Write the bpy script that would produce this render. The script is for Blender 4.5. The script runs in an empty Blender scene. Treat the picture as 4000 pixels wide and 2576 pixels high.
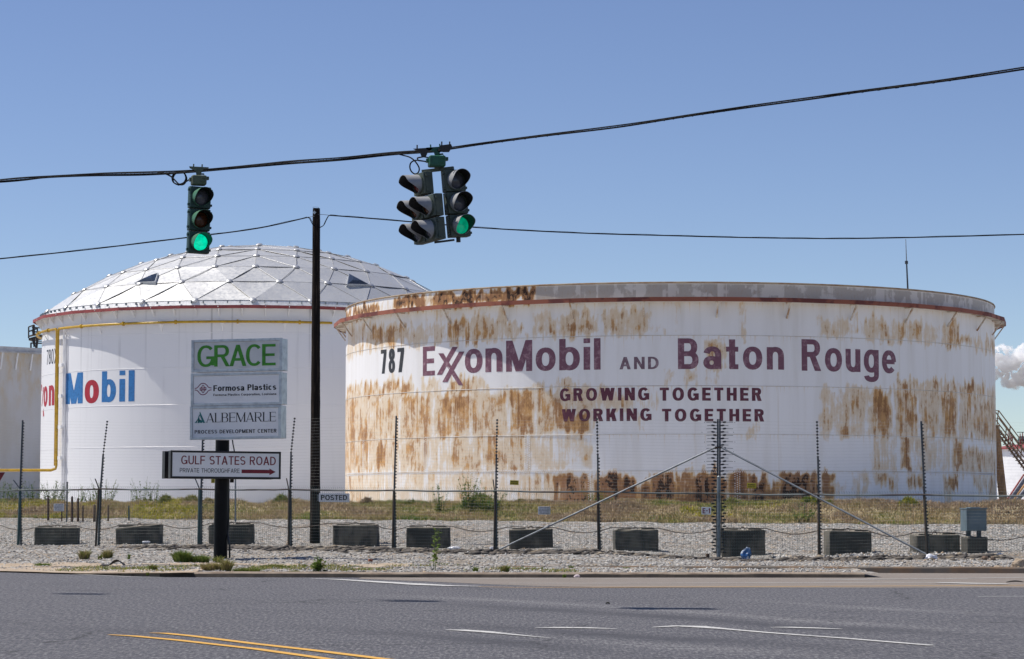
import bpy, bmesh, math, random
import numpy as np
from mathutils import Vector, Matrix

S = bpy.context.scene
COL = S.collection
rad = math.radians
rng = random.Random(7)
nrg = np.random.default_rng(7)

# ------------------------------------------------------------------ camera
EYE = 1.5
PITCH = rad(4.19)
FPX = 9444.0                      # focal length in pixels of the 4000 px wide photograph
cam_d = bpy.data.cameras.new('camera')
cam_d.lens = 85.0
cam_d.sensor_width = 36.0
cam_d.clip_end = 9000
cam = bpy.data.objects.new('camera', cam_d)
cam.location = (0, 0, EYE)
cam.rotation_euler = (math.pi / 2 + PITCH, 0, 0)
COL.objects.link(cam)
S.camera = cam

# ------------------------------------------------------------------ sky, sun, exposure
SUN_EL, SUN_AZ = rad(60), rad(12)          # azimuth: how far behind the left-hand direction (-X) the sun stands
to_sun = Vector((-math.cos(SUN_EL) * math.cos(SUN_AZ), math.cos(SUN_EL) * math.sin(SUN_AZ), math.sin(SUN_EL)))
world = bpy.data.worlds.new('World')
S.world = world
world.use_nodes = True
wt = world.node_tree
sky = wt.nodes.new('ShaderNodeTexSky')
sky.sky_type = 'NISHITA'
sky.sun_disc = False
sky.sun_elevation = SUN_EL
sky.sun_rotation = math.atan2(to_sun.x, to_sun.y)
sky.altitude = 2200
sky.air_density = 1.0
sky.dust_density = 0.6
sky.ozone_density = 2.5
hsv = wt.nodes.new('ShaderNodeHueSaturation')
hsv.inputs['Hue'].default_value = 0.512
hsv.inputs['Saturation'].default_value = 1.03
hsv.inputs['Value'].default_value = 0.86
wt.links.new(sky.outputs[0], hsv.inputs['Color'])
wt.links.new(hsv.outputs[0], wt.nodes['Background'].inputs[0])
wt.nodes['Background'].inputs[1].default_value = 0.118
sun_d = bpy.data.lights.new('sun', 'SUN')
sun_d.energy = 5.0
sun_d.angle = rad(0.5)
sun_d.color = (1.0, 0.95, 0.87)
sun = bpy.data.objects.new('sun', sun_d)
sun.rotation_euler = to_sun.to_track_quat('Z', 'Y').to_euler()
sun.location = (-30, 20, 60)
COL.objects.link(sun)
S.view_settings.view_transform = 'Standard'
S.view_settings.look = 'None'
S.view_settings.gamma = 1
S.view_settings.exposure = 0.12
S.cycles.max_bounces = 12
S.cycles.diffuse_bounces = 5
S.cycles.glossy_bounces = 3
S.cycles.use_denoising = True

# ------------------------------------------------------------------ helpers
CP, SP = math.cos(PITCH), math.sin(PITCH)


def ray(px, py):
    cx, cy = (px - 2000) / FPX, (1288 - py) / FPX
    return Vector((cx, CP - SP * cy, SP + CP * cy))


def at(px, py, Y):
    d = ray(px, py)
    k = Y / d.y
    return Vector((d.x * k, Y, EYE + d.z * k))


def atz(px, py, z):
    d = ray(px, py)
    k = (z - EYE) / d.z
    return Vector((d.x * k, d.y * k, z))


def tag(o, label=None, cat=None, group=None, kind=None):
    if label: o['label'] = label
    if cat: o['category'] = cat
    if group: o['group'] = group
    if kind: o['kind'] = kind
    return o


def empty(name, loc, label=None, cat=None, group=None, rz=0.0):
    o = bpy.data.objects.new(name, None)
    o.empty_display_size = 0.2
    COL.objects.link(o)
    o.location = loc
    o.rotation_euler = (0, 0, rz)
    o.matrix_world = Matrix.Translation(Vector(loc)) @ Matrix.Rotation(rz, 4, 'Z')
    return tag(o, label, cat, group)


class MB:
    """collects shapes (world or local coordinates) and links them as one mesh object"""

    def __init__(s):
        s.v, s.f = [], []

    def add(s, vs, fs):
        b = len(s.v)
        s.v.extend([tuple(p) for p in vs])
        s.f.extend([tuple(i + b for i in f) for f in fs])
        return s

    def box(s, c, d, M=None):
        x, y, z = d[0] / 2, d[1] / 2, d[2] / 2
        vs = [Vector((i * x, j * y, k * z)) for k in (-1, 1) for j in (-1, 1) for i in (-1, 1)]
        if M is not None: vs = [M @ p for p in vs]
        vs = [p + Vector(c) for p in vs]
        return s.add(vs, [(0, 2, 3, 1), (4, 5, 7, 6), (0, 1, 5, 4), (2, 6, 7, 3), (0, 4, 6, 2), (1, 3, 7, 5)])

    def bar(s, a, b, w, h):
        a, b = Vector(a), Vector(b)
        d = b - a
        q = d.to_track_quat('Z', 'Y').to_matrix()
        return s.box((a + b) / 2, (w, h, d.length), q)

    def tube(s, pts, r, n=8, caps=True, closed=False):
        pts = [Vector(p) for p in pts]
        m = len(pts)
        rs = r if isinstance(r, (list, tuple)) else [r] * m
        vs, up = [], None
        for i, p in enumerate(pts):
            if closed:
                d = pts[(i + 1) % m] - pts[i - 1]
            else:
                d = pts[min(i + 1, m - 1)] - pts[max(i - 1, 0)]
            d.normalize()
            if up is None:
                up = Vector((0, 0, 1)) if abs(d.z) < 0.9 else Vector((1, 0, 0))
            x = d.cross(up)
            if x.length < 1e-6:
                x = d.cross(Vector((0, 1, 0)))
            x.normalize()
            up = x.cross(d)
            for k in range(n):
                a = 2 * math.pi * k / n
                vs.append(p + (x * math.cos(a) + up * math.sin(a)) * rs[i])
        fs = []
        for i in range(m if closed else m - 1):
            j = (i + 1) % m
            for k in range(n):
                l = (k + 1) % n
                fs.append((i * n + k, i * n + l, j * n + l, j * n + k))
        if caps and not closed:
            fs.append(tuple(range(n - 1, -1, -1)))
            fs.append(tuple((m - 1) * n + k for k in range(n)))
        return s.add(vs, fs)

    def lathe(s, prof, n=16, c=(0, 0, 0), M=None, cap=True):
        c = Vector(c)
        vs = []
        for r, z in prof:
            for k in range(n):
                a = 2 * math.pi * k / n
                p = Vector((r * math.cos(a), r * math.sin(a), z))
                if M is not None: p = M @ p
                vs.append(p + c)
        fs = []
        for i in range(len(prof) - 1):
            for k in range(n):
                l = (k + 1) % n
                fs.append((i * n + k, i * n + l, (i + 1) * n + l, (i + 1) * n + k))
        if cap:
            fs.append(tuple(range(n - 1, -1, -1)))
            fs.append(tuple((len(prof) - 1) * n + k for k in range(n)))
        return s.add(vs, fs)

    def prism(s, poly, y0, y1, M=None, c=(0, 0, 0)):
        """poly in XZ, extruded along Y"""
        n = len(poly)
        vs = [Vector((x, y, z)) for y in (y0, y1) for x, z in poly]
        if M is not None: vs = [M @ p for p in vs]
        vs = [p + Vector(c) for p in vs]
        fs = [tuple(range(n)), tuple(range(2 * n - 1, n - 1, -1))]
        fs += [(i, i + n, (i + 1) % n + n, (i + 1) % n) for i in range(n)]
        return s.add(vs, fs)

    def build(s, name, m, parent=None, smooth=False, bevel=0.0, local=False, seg=2):
        me = bpy.data.meshes.new(name)
        vs = s.v
        if parent is not None and not local:
            inv = parent.matrix_world.inverted()
            vs = [inv @ Vector(p) for p in vs]
        me.from_pydata([tuple(p) for p in vs], [], s.f)
        me.validate()
        me.materials.append(m)
        bm = bmesh.new()
        bm.from_mesh(me)
        bmesh.ops.recalc_face_normals(bm, faces=bm.faces)
        if bevel > 0:
            es = [e for e in bm.edges if len(e.link_faces) == 2 and e.calc_face_angle(0) > 0.5]
            bmesh.ops.bevel(bm, geom=es, offset=bevel, segments=seg, affect='EDGES', profile=0.6)
        bm.to_mesh(me)
        bm.free()
        if smooth:
            me.polygons.foreach_set('use_smooth', [True] * len(me.polygons))
            me.set_sharp_from_angle(angle=rad(38))
        o = bpy.data.objects.new(name, me)
        COL.objects.link(o)
        if parent is not None:
            o.parent = parent
            o.matrix_world = parent.matrix_world.copy()
        return o


def split_parts(o, name):
    """each separate piece of a mesh becomes a part of its own under the same parent"""
    me = o.data
    par = list(range(len(me.vertices)))

    def find(a):
        while par[a] != a:
            par[a] = par[par[a]]
            a = par[a]
        return a

    for e in me.edges: par[find(e.vertices[0])] = find(e.vertices[1])
    groups = {}
    for p in me.polygons: groups.setdefault(find(p.vertices[0]), []).append(p)
    for ps in groups.values():
        ids = sorted({v for p in ps for v in p.vertices})
        ix = {v: k for k, v in enumerate(ids)}
        m2 = bpy.data.meshes.new(name)
        m2.from_pydata([tuple(me.vertices[v].co) for v in ids], [], [[ix[v] for v in p.vertices] for p in ps])
        m2.materials.append(me.materials[0])
        c = bpy.data.objects.new(name, m2)
        COL.objects.link(c)
        c.parent = o.parent
        c.matrix_world = o.matrix_world.copy()
    bpy.data.objects.remove(o)


def np_mesh(name, v, f, m, attrs=None, smooth=False):
    """fast mesh from arrays (quads or triangles)"""
    me = bpy.data.meshes.new(name)
    v = np.asarray(v, dtype=np.float32)
    f = np.asarray(f, dtype=np.int32)
    k = f.shape[1]
    me.vertices.add(len(v))
    me.vertices.foreach_set('co', v.ravel())
    me.loops.add(f.size)
    me.loops.foreach_set('vertex_index', f.ravel())
    me.polygons.add(len(f))
    me.polygons.foreach_set('loop_start', np.arange(0, f.size, k, dtype=np.int32))
    me.update(calc_edges=True)
    me.validate()
    for an, a in (attrs or {}).items():
        at_ = me.attributes.new(an, 'FLOAT', 'POINT')
        at_.data.foreach_set('value', np.asarray(a, dtype=np.float32))
    if smooth:
        me.polygons.foreach_set('use_smooth', [True] * len(me.polygons))
    me.materials.append(m)
    o = bpy.data.objects.new(name, me)
    COL.objects.link(o)
    return o


def dup(o, parent=None):
    c = o.copy()
    COL.objects.link(c)
    if parent is not None: c.parent = parent
    for ch in list(o.children):
        dup(ch, c)
    return c


def grid_faces(nx, ny):
    i, j = np.meshgrid(np.arange(nx - 1), np.arange(ny - 1), indexing='ij')
    a = (i * ny + j).ravel()
    return np.stack([a, a + ny, a + ny + 1, a + 1], 1)


def vnoise(x, y, seed=0):
    """cheap smooth value noise, arrays in, about -1..1"""
    xi, yi = np.floor(x).astype(int), np.floor(y).astype(int)
    fx, fy = x - xi, y - yi
    fx, fy = fx * fx * (3 - 2 * fx), fy * fy * (3 - 2 * fy)

    def h(a, b):
        n = (a * 374761393 + b * 668265263 + seed * 1442695041) & 0x7fffffff
        n = ((n ^ (n >> 13)) * 1274126177) & 0x7fffffff
        return ((n ^ (n >> 16)) & 0xffff) / 32767.5 - 1

    return (h(xi, yi) * (1 - fx) + h(xi + 1, yi) * fx) * (1 - fy) + (h(xi, yi + 1) * (1 - fx) + h(xi + 1, yi + 1) * fx) * fy


# ------------------------------------------------------------------ materials
class G:
    def __init__(s, name):
        s.m = bpy.data.materials.new(name)
        s.m.use_nodes = True
        s.t = s.m.node_tree
        s.b = s.t.nodes['Principled BSDF']

    def n(s, typ, **kw):
        x = s.t.nodes.new('ShaderNode' + typ)
        for k, v in kw.items():
            setattr(x, k, v)
        return x

    def l(s, a, b):
        s.t.links.new(a, b)

    def put(s, inp, v):
        if hasattr(v, 'links'): s.l(v, inp)
        else: inp.default_value = v

    def math(s, op, a, b=0.0, c=None, clamp=False):
        x = s.n('Math', operation=op, use_clamp=clamp)
        s.put(x.inputs[0], a)
        s.put(x.inputs[1], b)
        if c is not None: s.put(x.inputs[2], c)
        return x.outputs[0]

    def co(s, scale=(1, 1, 1), kind='Object'):
        tc = s.n('TexCoord')
        mp = s.n('Mapping')
        mp.inputs['Scale'].default_value = scale
        s.l(tc.outputs[kind], mp.inputs['Vector'])
        return mp.outputs[0]

    def noise(s, vec, scale, detail=4, rough=0.55):
        x = s.n('TexNoise')
        s.l(vec, x.inputs['Vector'])
        x.inputs['Scale'].default_value = scale
        x.inputs['Detail'].default_value = detail
        x.inputs['Roughness'].default_value = rough
        return x.outputs['Fac']

    def ss(s, v, lo, hi, a=0.0, b=1.0):
        x = s.n('MapRange', interpolation_type='SMOOTHSTEP')
        s.put(x.inputs[0], v)
        for k, q in enumerate((lo, hi, a, b)):
            x.inputs[k + 1].default_value = q
        return x.outputs[0]

    def mix(s, f, a, b, typ='MIX'):
        x = s.n('Mix', data_type='RGBA', blend_type=typ)
        s.put(x.inputs[0], f)
        for i, q in ((6, a), (7, b)):
            if hasattr(q, 'links'): s.l(q, x.inputs[i])
            else: x.inputs[i].default_value = (q[0], q[1], q[2], 1)
        return x.outputs[2]

    def attr(s, name):
        x = s.n('Attribute', attribute_name=name)
        return x.outputs['Fac']

    def bump(s, h, strength=0.3, dist=0.02):
        x = s.n('Bump')
        x.inputs['Strength'].default_value = strength
        x.inputs['Distance'].default_value = dist
        s.l(h, x.inputs['Height'])
        s.l(x.outputs[0], s.b.inputs['Normal'])

    def done(s, col=None, rough=0.6, metal=0.0):
        if col is not None:
            if hasattr(col, 'links'): s.l(col, s.b.inputs['Base Color'])
            else: s.b.inputs['Base Color'].default_value = (col[0], col[1], col[2], 1)
        s.put(s.b.inputs['Roughness'], rough)
        s.put(s.b.inputs['Metallic'], metal)
        return s.m


def pbr(name, col, rough=0.6, metal=0.0, col2=None, scale=6.0, stretch=(1, 1, 1), lo=0.4, hi=0.7, bump=0.0, spec=None):
    g = G(name)
    v = g.co(stretch)
    n = g.noise(v, scale, 6, 0.6)
    c2 = col2 or tuple(c * 0.72 for c in col)
    c = g.mix(g.ss(n, lo, hi), col, c2)
    if bump > 0:
        g.bump(g.noise(v, scale * 3, 5, 0.65), bump, 0.01)
    if spec is not None:
        g.b.inputs['Specular IOR Level'].default_value = spec
    return g.done(c, g.ss(n, 0.3, 0.7, rough * 0.9, min(1, rough * 1.1)), metal)


M = {}
M['steel'] = pbr('galvanised_steel', (0.22, 0.25, 0.27), 0.5, 0.6, (0.14, 0.16, 0.17), 9)
M['bluesteel'] = pbr('dark_channel_steel', (0.06, 0.075, 0.09), 0.5, 0.3, (0.035, 0.04, 0.05), 9)
M['brace'] = pbr('brace_steel', (0.24, 0.26, 0.28), 0.5, 0.4, (0.15, 0.165, 0.18), 5)
M['greenpost'] = pbr('green_coated_post', (0.05, 0.09, 0.085), 0.55, 0.1, (0.03, 0.05, 0.05), 8)
M['rustpost'] = pbr('rusty_post', (0.045, 0.035, 0.03), 0.8, 0.0, (0.10, 0.06, 0.035), 5, (3, 3, 1))
M['mesh'] = pbr('green_fence_wire', (0.07, 0.17, 0.152), 0.5, 0.0, (0.04, 0.10, 0.092), 3)
M['wire'] = pbr('bright_wire', (0.40, 0.40, 0.39), 0.6, 0.0)
M['black'] = pbr('black_plastic', (0.012, 0.012, 0.014), 0.45, 0, (0.02, 0.02, 0.022), 10)
M['cable'] = pbr('black_cable', (0.006, 0.006, 0.008), 0.7, 0, (0.014, 0.014, 0.015), 20, spec=.08)
M['galvwire'] = pbr('galvanised_strand', (0.12, 0.13, 0.14), 0.5, 0.5)
M['polewood'] = pbr('creosoted_wood', (0.016, 0.012, 0.010), 0.7, 0, (0.065, 0.047, 0.034), 7, (4, 4, 0.25), 0.5, 0.72, 0.5, spec=.08)
M['signpole'] = pbr('black_painted_pole', (0.005, 0.005, 0.006), 0.4, 0, (0.009, 0.009, 0.010), 3, spec=.12)
M['signframe'] = pbr('mill_aluminium_frame', (0.5, 0.52, 0.54), 0.38, 0.75, (0.38, 0.4, 0.42), 6)
M['signpanel'] = pbr('grey_white_sign_panel', (0.80, 0.80, 0.80), 0.35, 0, (0.74, 0.74, 0.74), 2)
M['gracepanel'] = pbr('grey_sign_panel', (0.62, 0.63, 0.61), 0.35, 0, (0.54, 0.545, 0.54), 2.5)
M['bronze'] = pbr('dark_bronze_sign_box', (0.012, 0.011, 0.011), 0.45, 0.2, (0.022, 0.02, 0.02), 5)
M['t_green'] = pbr('green_lettering', (0.05, 0.27, 0.015), 0.5)
M['t_black'] = pbr('black_lettering', (0.006, 0.006, 0.008), 0.5)
M['t_maroon'] = pbr('maroon_lettering', (0.19, 0.004, 0.016), 0.5)
M['t_plum'] = pbr('plum_lettering', (0.20, 0.008, 0.06), 0.5)
M['t_teal'] = pbr('teal_lettering', (0.01, 0.16, 0.15), 0.5)
M['t_blue'] = pbr('blue_lettering', (0.025, 0.17, 0.44), 0.5)
M['t_red'] = pbr('red_lettering', (0.40, 0.012, 0.03), 0.5)
M['t_navy'] = pbr('dark_navy_numerals', (0.02, 0.024, 0.045), 0.5)
M['t_787'] = pbr('faded_black_numerals', (0.025, 0.028, 0.033), 0.6, 0, (0.06, 0.06, 0.06), 2.5, (1, 1, 1), 0.5, 0.75)
M['whitesteel'] = pbr('white_painted_steel', (0.80, 0.80, 0.81), 0.45, 0, (0.72, 0.72, 0.73), 1.5)
M['redlip'] = pbr('red_oxide_fascia', (0.30, 0.06, 0.055), 0.6, 0, (0.2, 0.04, 0.04), 2)
M['rustlip'] = pbr('rusty_red_fascia', (0.27, 0.085, 0.05), 0.75, 0, (0.13, 0.035, 0.03), 0.8, (1, 1, 1), 0.48, 0.6)
M['yellow'] = pbr('yellow_pipe_paint', (0.50, 0.30, 0.01), 0.45, 0, (0.34, 0.2, 0.01), 3)
def block_mat():
    g = G('dark_weathered_concrete')
    v = g.co((1, 1, .5))
    oi = g.n('ObjectInfo')
    off = g.n('VectorMath', operation='ADD')
    g.l(v, off.inputs[0])
    sc_ = g.n('VectorMath', operation='SCALE')
    sc_.inputs['Scale'].default_value = 40
    cx_ = g.n('CombineXYZ')
    g.l(oi.outputs['Random'], cx_.inputs[0])
    g.l(cx_.outputs[0], sc_.inputs[0])
    g.l(sc_.outputs[0], off.inputs[1])
    n1, n2 = g.noise(off.outputs[0], 2.2, 6, .6), g.noise(off.outputs[0], 9, 5, .7)
    c = g.mix(g.ss(n1, .42, .66), (0.052, 0.049, 0.043), (0.16, 0.145, 0.115))
    c = g.mix(g.ss(n2, .56, .74, 0, .7), c, (0.21, 0.19, 0.155))
    c = g.mix(g.math('MULTIPLY', oi.outputs['Random'], .35), c, (0.09, 0.082, 0.068))
    ge = g.n('NewGeometry')
    sn = g.n('SeparateXYZ')
    g.l(ge.outputs['True Normal'], sn.inputs[0])
    c = g.mix(g.math('MULTIPLY', g.ss(sn.outputs[2], .4, .8), g.ss(n2, .3, .55, .35, 1)), c, (0.25, 0.22, 0.175))   # dusty tops, also lightened in colour to read as sunlit
    g.bump(n2, .6, .02)
    return g.done(c, .95)


M['concrete'] = block_mat()
M['kerb'] = pbr('stained_kerb_concrete', (0.30, 0.24, 0.18), 0.9, 0, (0.2, 0.15, 0.11), 3, (1, 1, 1), 0.4, 0.65, 0.5)
M['kerbdark'] = pbr('dark_kerb_concrete', (0.13, 0.11, 0.09), 0.9, 0, (0.2, 0.13, 0.08), 1.5, (1, 1, 1), 0.4, 0.65, 0.5)
M['sig_green'] = pbr('dark_green_signal_paint', (0.012, 0.045, 0.035), 0.5, 0, (0.02, 0.06, 0.045), 6)
M['sig_olive'] = pbr('olive_signal_paint', (0.10, 0.12, 0.075), 0.6, 0, (0.06, 0.08, 0.055), 6)
M['sig_faded'] = pbr('faded_green_signal_paint', (0.055, 0.075, 0.06), 0.6, 0, (0.11, 0.12, 0.085), 5)
M['sig_box'] = pbr('green_junction_box_paint', (0.015, 0.11, 0.06), 0.5, 0, (0.012, 0.06, 0.04), 6)
M['visor_green'] = pbr('green_visor_paint', (0.05, 0.16, 0.085), 0.5, 0, (0.04, 0.13, 0.07), 5)
M['visor_grey'] = pbr('faded_grey_visor', (0.33, 0.33, 0.33), 0.55, 0, (0.22, 0.22, 0.23), 5)
M['visor_black'] = pbr('matt_black_visor', (0.014, 0.014, 0.015), 0.6, 0, (0.022, 0.02, 0.02), 5)
M['lens_dark'] = pbr('unlit_grey_lens', (0.10, 0.10, 0.12), 0.2, 0, (0.07, 0.07, 0.08), 14)
M['lens_red'] = pbr('unlit_red_lens', (0.12, 0.02, 0.018), 0.2, 0, (0.08, 0.015, 0.012), 14)
M['lens_amber'] = pbr('unlit_amber_lens', (0.085, 0.026, 0.008), 0.22, 0, (0.06, 0.02, 0.008), 14)


def lit_lens(name, col, strength):
    g = G(name)
    v = g.co()
    n = g.noise(v, 14, 3)
    c = g.mix(g.ss(n, 0.35, 0.7), col, tuple(x * 0.62 for x in col))
    g.l(c, g.b.inputs['Emission Color'])
    g.b.inputs['Emission Strength'].default_value = strength
    return g.done((0.0, 0.12, 0.08), 0.25)


M['lens_green'] = lit_lens('lit_green_lens', (0.0, 0.72, 0.42), 1.0)
M['lens_green_dim'] = lit_lens('dim_green_lens', (0.0, 0.30, 0.16), 0.8)
M['boxmetal'] = pbr('blue_grey_cabinet_paint', (0.13, 0.18, 0.21), 0.5, 0, (0.10, 0.14, 0.165), 3)
M['bollard'] = pbr('rusty_brown_bollard', (0.085, 0.04, 0.025), 0.8, 0, (0.045, 0.025, 0.02), 5)
M['bollardwood'] = pbr('weathered_wood_post', (0.17, 0.11, 0.07), 0.9, 0, (0.10, 0.07, 0.05), 6, (4, 4, .5))
M['tag_yellow'] = pbr('yellow_warning_plate', (0.55, 0.44, 0.02), 0.5, 0, (0.45, 0.36, 0.03), 4)
M['plate_white'] = pbr('white_sign_plate', (0.80, 0.80, 0.80), 0.45, 0, (0.72, 0.72, 0.72), 3)
M['rust_steel'] = pbr('orange_rusted_steel', (0.52, 0.29, 0.13), 0.85, 0, (0.30, 0.16, 0.08), 2, (1, 1, .6))
M['rust_stair'] = pbr('tan_rusted_steel', (0.46, 0.30, 0.17), 0.85, 0, (0.27, 0.15, 0.075), 3)
M['rubber'] = pbr('black_rubber', (0.02, 0.018, 0.016), 0.7, 0, (0.035, 0.03, 0.025), 7)
M['yieldred'] = pbr('faded_red_sign', (0.2, 0.02, 0.02), 0.5)
M['bag_white'] = pbr('white_plastic', (0.65, 0.66, 0.7), 0.4, 0, (0.45, 0.46, 0.52), 9)
M['bag_blue'] = pbr('crumpled_blue_wrapper', (0.03, 0.12, 0.32), 0.35, 0, (0.5, 0.55, 0.6), 7, (1, 1, 1), 0.5, 0.6)
M['paper'] = pbr('pale_pink_paper', (0.6, 0.5, 0.52), 0.7)
M['brick'] = pbr('red_brick', (0.25, 0.09, 0.05), 0.9)
M['rock'] = pbr('brown_rock', (0.19, 0.13, 0.09), 0.9, 0, (0.1, 0.07, 0.05), 4, bump=.5)
M['asphaltchunk'] = pbr('broken_asphalt', (0.075, 0.068, 0.06), 0.95, 0, (0.12, 0.105, 0.09), 4, bump=.6)
M['glass'] = pbr('skylight_acrylic', (0.03, 0.04, 0.06), 0.08, 0.0)
M['redpipe'] = pbr('red_pipe_paint', (0.3, 0.04, 0.04), 0.5)
M['bluepipe'] = pbr('slate_pipe_paint', (0.06, 0.07, 0.11), 0.5)
M['darksteel'] = pbr('dark_platform_steel', (0.03, 0.028, 0.03), 0.6, 0.2, (0.06, 0.045, 0.035), 4)
M['plank'] = pbr('weathered_plank', (0.22, 0.15, 0.1), 0.9, 0, (0.12, 0.08, 0.06), 3)


def gravel_mat():
    g = G('crushed_limestone_gravel')
    v = g.co()
    vo = g.n('TexVoronoi')
    vo.inputs['Scale'].default_value = 11
    vo.inputs['Randomness'].default_value = 1
    g.l(v, vo.inputs['Vector'])
    sep = g.n('SeparateColor')
    g.l(vo.outputs['Color'], sep.inputs[0])
    big = g.noise(v, 0.35, 5)
    mid = g.noise(v, 2.2, 4)
    base = g.mix(sep.outputs[0], (0.20, 0.192, 0.18), (0.57, 0.545, 0.505))
    base = g.mix(g.ss(sep.outputs[1], 0.72, 0.92), base, (0.12, 0.115, 0.105))
    base = g.mix(g.ss(sep.outputs[2], 0.9, 0.97), base, (0.50, 0.36, 0.24))
    base = g.mix(g.ss(mid, 0.5, 0.7, 0, 0.6), base, (0.34, 0.275, 0.2))
    base = g.mix(g.ss(big, 0.5, 0.66, 0, 0.6), base, (0.30, 0.235, 0.165))
    base = g.mix(g.ss(vo.outputs['Distance'], 0.38, 0.7, 0, 0.7), base, (0.10, 0.095, 0.085))
    sl = g.math('MULTIPLY', g.attr('soil'), g.ss(g.math('MULTIPLY_ADD', g.math('SUBTRACT', mid, .5), 1.2, g.noise(v, 1.0, 5)), .30, .48))
    base = g.mix(g.math('MULTIPLY', sl, .85), base, g.mix(g.ss(g.noise(v, 5, 5), .4, .65), (.10, .088, .072), (.21, .175, .13)))
    h = g.math('SUBTRACT', 1.0, vo.outputs['Distance'])
    h = g.math('ADD', h, g.math('MULTIPLY', sep.outputs[0], 0.8))
    g.bump(h, 1.0, 0.05)
    return g.done(base, 0.95)


def soil_mat(name, a, b, c):
    g = G(name)
    v = g.co()
    n1, n2 = g.noise(v, 1.6, 6), g.noise(v, 14, 5, 0.7)
    col = g.mix(g.ss(n1, 0.4, 0.65), a, b)
    col = g.mix(g.ss(n2, 0.5, 0.75), col, c)
    g.bump(n2, 0.8, 0.03)
    return g.done(col, 0.95)


def asphalt_mat(name, base, dark, light, lanes=True):
    g = G(name)
    v = g.co()
    fine = g.noise(v, 95, 3, 0.7)
    agg = g.n('TexVoronoi')
    agg.inputs['Scale'].default_value = 60
    g.l(v, agg.inputs['Vector'])
    sp = g.n('SeparateColor')
    g.l(agg.outputs['Color'], sp.inputs[0])
    patch = g.noise(v, 0.35, 5, 0.6)
    mid = g.noise(v, 11, 4, 0.65)
    col = g.mix(g.ss(fine, 0.35, 0.7), dark, base)
    col = g.mix(g.ss(sp.outputs[0], 0.72, 0.97, 0, 0.55), col, light)
    col = g.mix(g.ss(patch, 0.45, 0.7, 0, 0.35), col, dark)
    if lanes:
        gr = g.attr('gritty')
        po = g.attr('polished')
        clump = g.noise(g.co((17, 2.6, 1)), 1.5, 5, 0.7)
        col = g.mix(g.ss(clump, 0.51, 0.60, 0, 0.6), col, light)
        col = g.mix(g.ss(clump, 0.48, 0.40, 0, 0.7), col, tuple(x * 0.8 for x in dark))
        col = g.mix(g.math('MULTIPLY', po, g.ss(patch, 0.3, 0.6, 0.6, 0.9)), col, tuple(x * 0.9 for x in dark))
        col = g.mix(g.math('MULTIPLY', gr, g.ss(clump, 0.4, 0.62, 0.15, 0.7)), col, tuple(x * 1.05 for x in light))
        crack = g.n('TexVoronoi', feature='DISTANCE_TO_EDGE')
        crack.inputs['Scale'].default_value = 0.22
        wv = g.n('VectorMath', operation='ADD')
        g.l(v, wv.inputs[0])
        nv = g.n('TexNoise')
        nv.inputs['Scale'].default_value = 1.1
        nv.inputs['Detail'].default_value = 5
        g.l(v, nv.inputs['Vector'])
        g.l(nv.outputs['Color'], wv.inputs[1])
        g.l(wv.outputs[0], crack.inputs['Vector'])
        col = g.mix(g.math('MULTIPLY', g.ss(crack.outputs['Distance'], 0.010, 0.002), g.ss(patch, .48, .6, 0, .7)), col, (0.03, 0.03, 0.032))
    h = g.math('ADD', fine, g.math('MULTIPLY', sp.outputs[0], 0.7))
    h = g.math('ADD', h, g.math('MULTIPLY', mid, 1.5))
    g.bump(h, 0.9, 0.02)
    return g.done(col, 0.85)


def paint_mat(name, col, wear=0.45):
    g = G(name)
    v = g.co()
    n = g.noise(v, 22, 6, 0.7)
    n2 = g.noise(v, 1.3, 4)
    k = g.math('ADD', n, g.math('MULTIPLY', g.math('SUBTRACT', n2, 0.5), 0.6))
    c = g.mix(g.ss(k, wear + .1, wear + .3), col, (0.13, 0.13, 0.135))
    return g.done(c, 0.7)


M['gravel'] = gravel_mat()
M['yard'] = soil_mat('pale_bounce_yard_ground', (0.48, 0.455, 0.42), (0.43, 0.40, 0.37), (0.38, 0.355, 0.32))  # unseen ground; pale tone put in to bounce light onto shaded tank walls
M['soil'] = soil_mat('dry_soil', (0.14, 0.11, 0.075), (0.2, 0.15, 0.10), (0.1, 0.085, 0.06))
M['dirt'] = soil_mat('sandy_verge_dirt', (0.36, 0.28, 0.2), (0.43, 0.35, 0.26), (0.28, 0.22, 0.165))
M['asphalt'] = asphalt_mat('road_asphalt', (0.142, 0.139, 0.155), (0.070, 0.069, 0.080), (0.285, 0.277, 0.275))
M['tanroad'] = asphalt_mat('tan_dusty_asphalt', (0.29, 0.25, 0.215), (0.225, 0.19, 0.16), (0.38, 0.335, 0.285), False)
M['markwhite'] = paint_mat('worn_white_paint', (0.52, 0.51, 0.485), .40)
M['markyellow'] = paint_mat('worn_yellow_paint', (0.60, 0.33, 0.055), 0.52)


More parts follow.
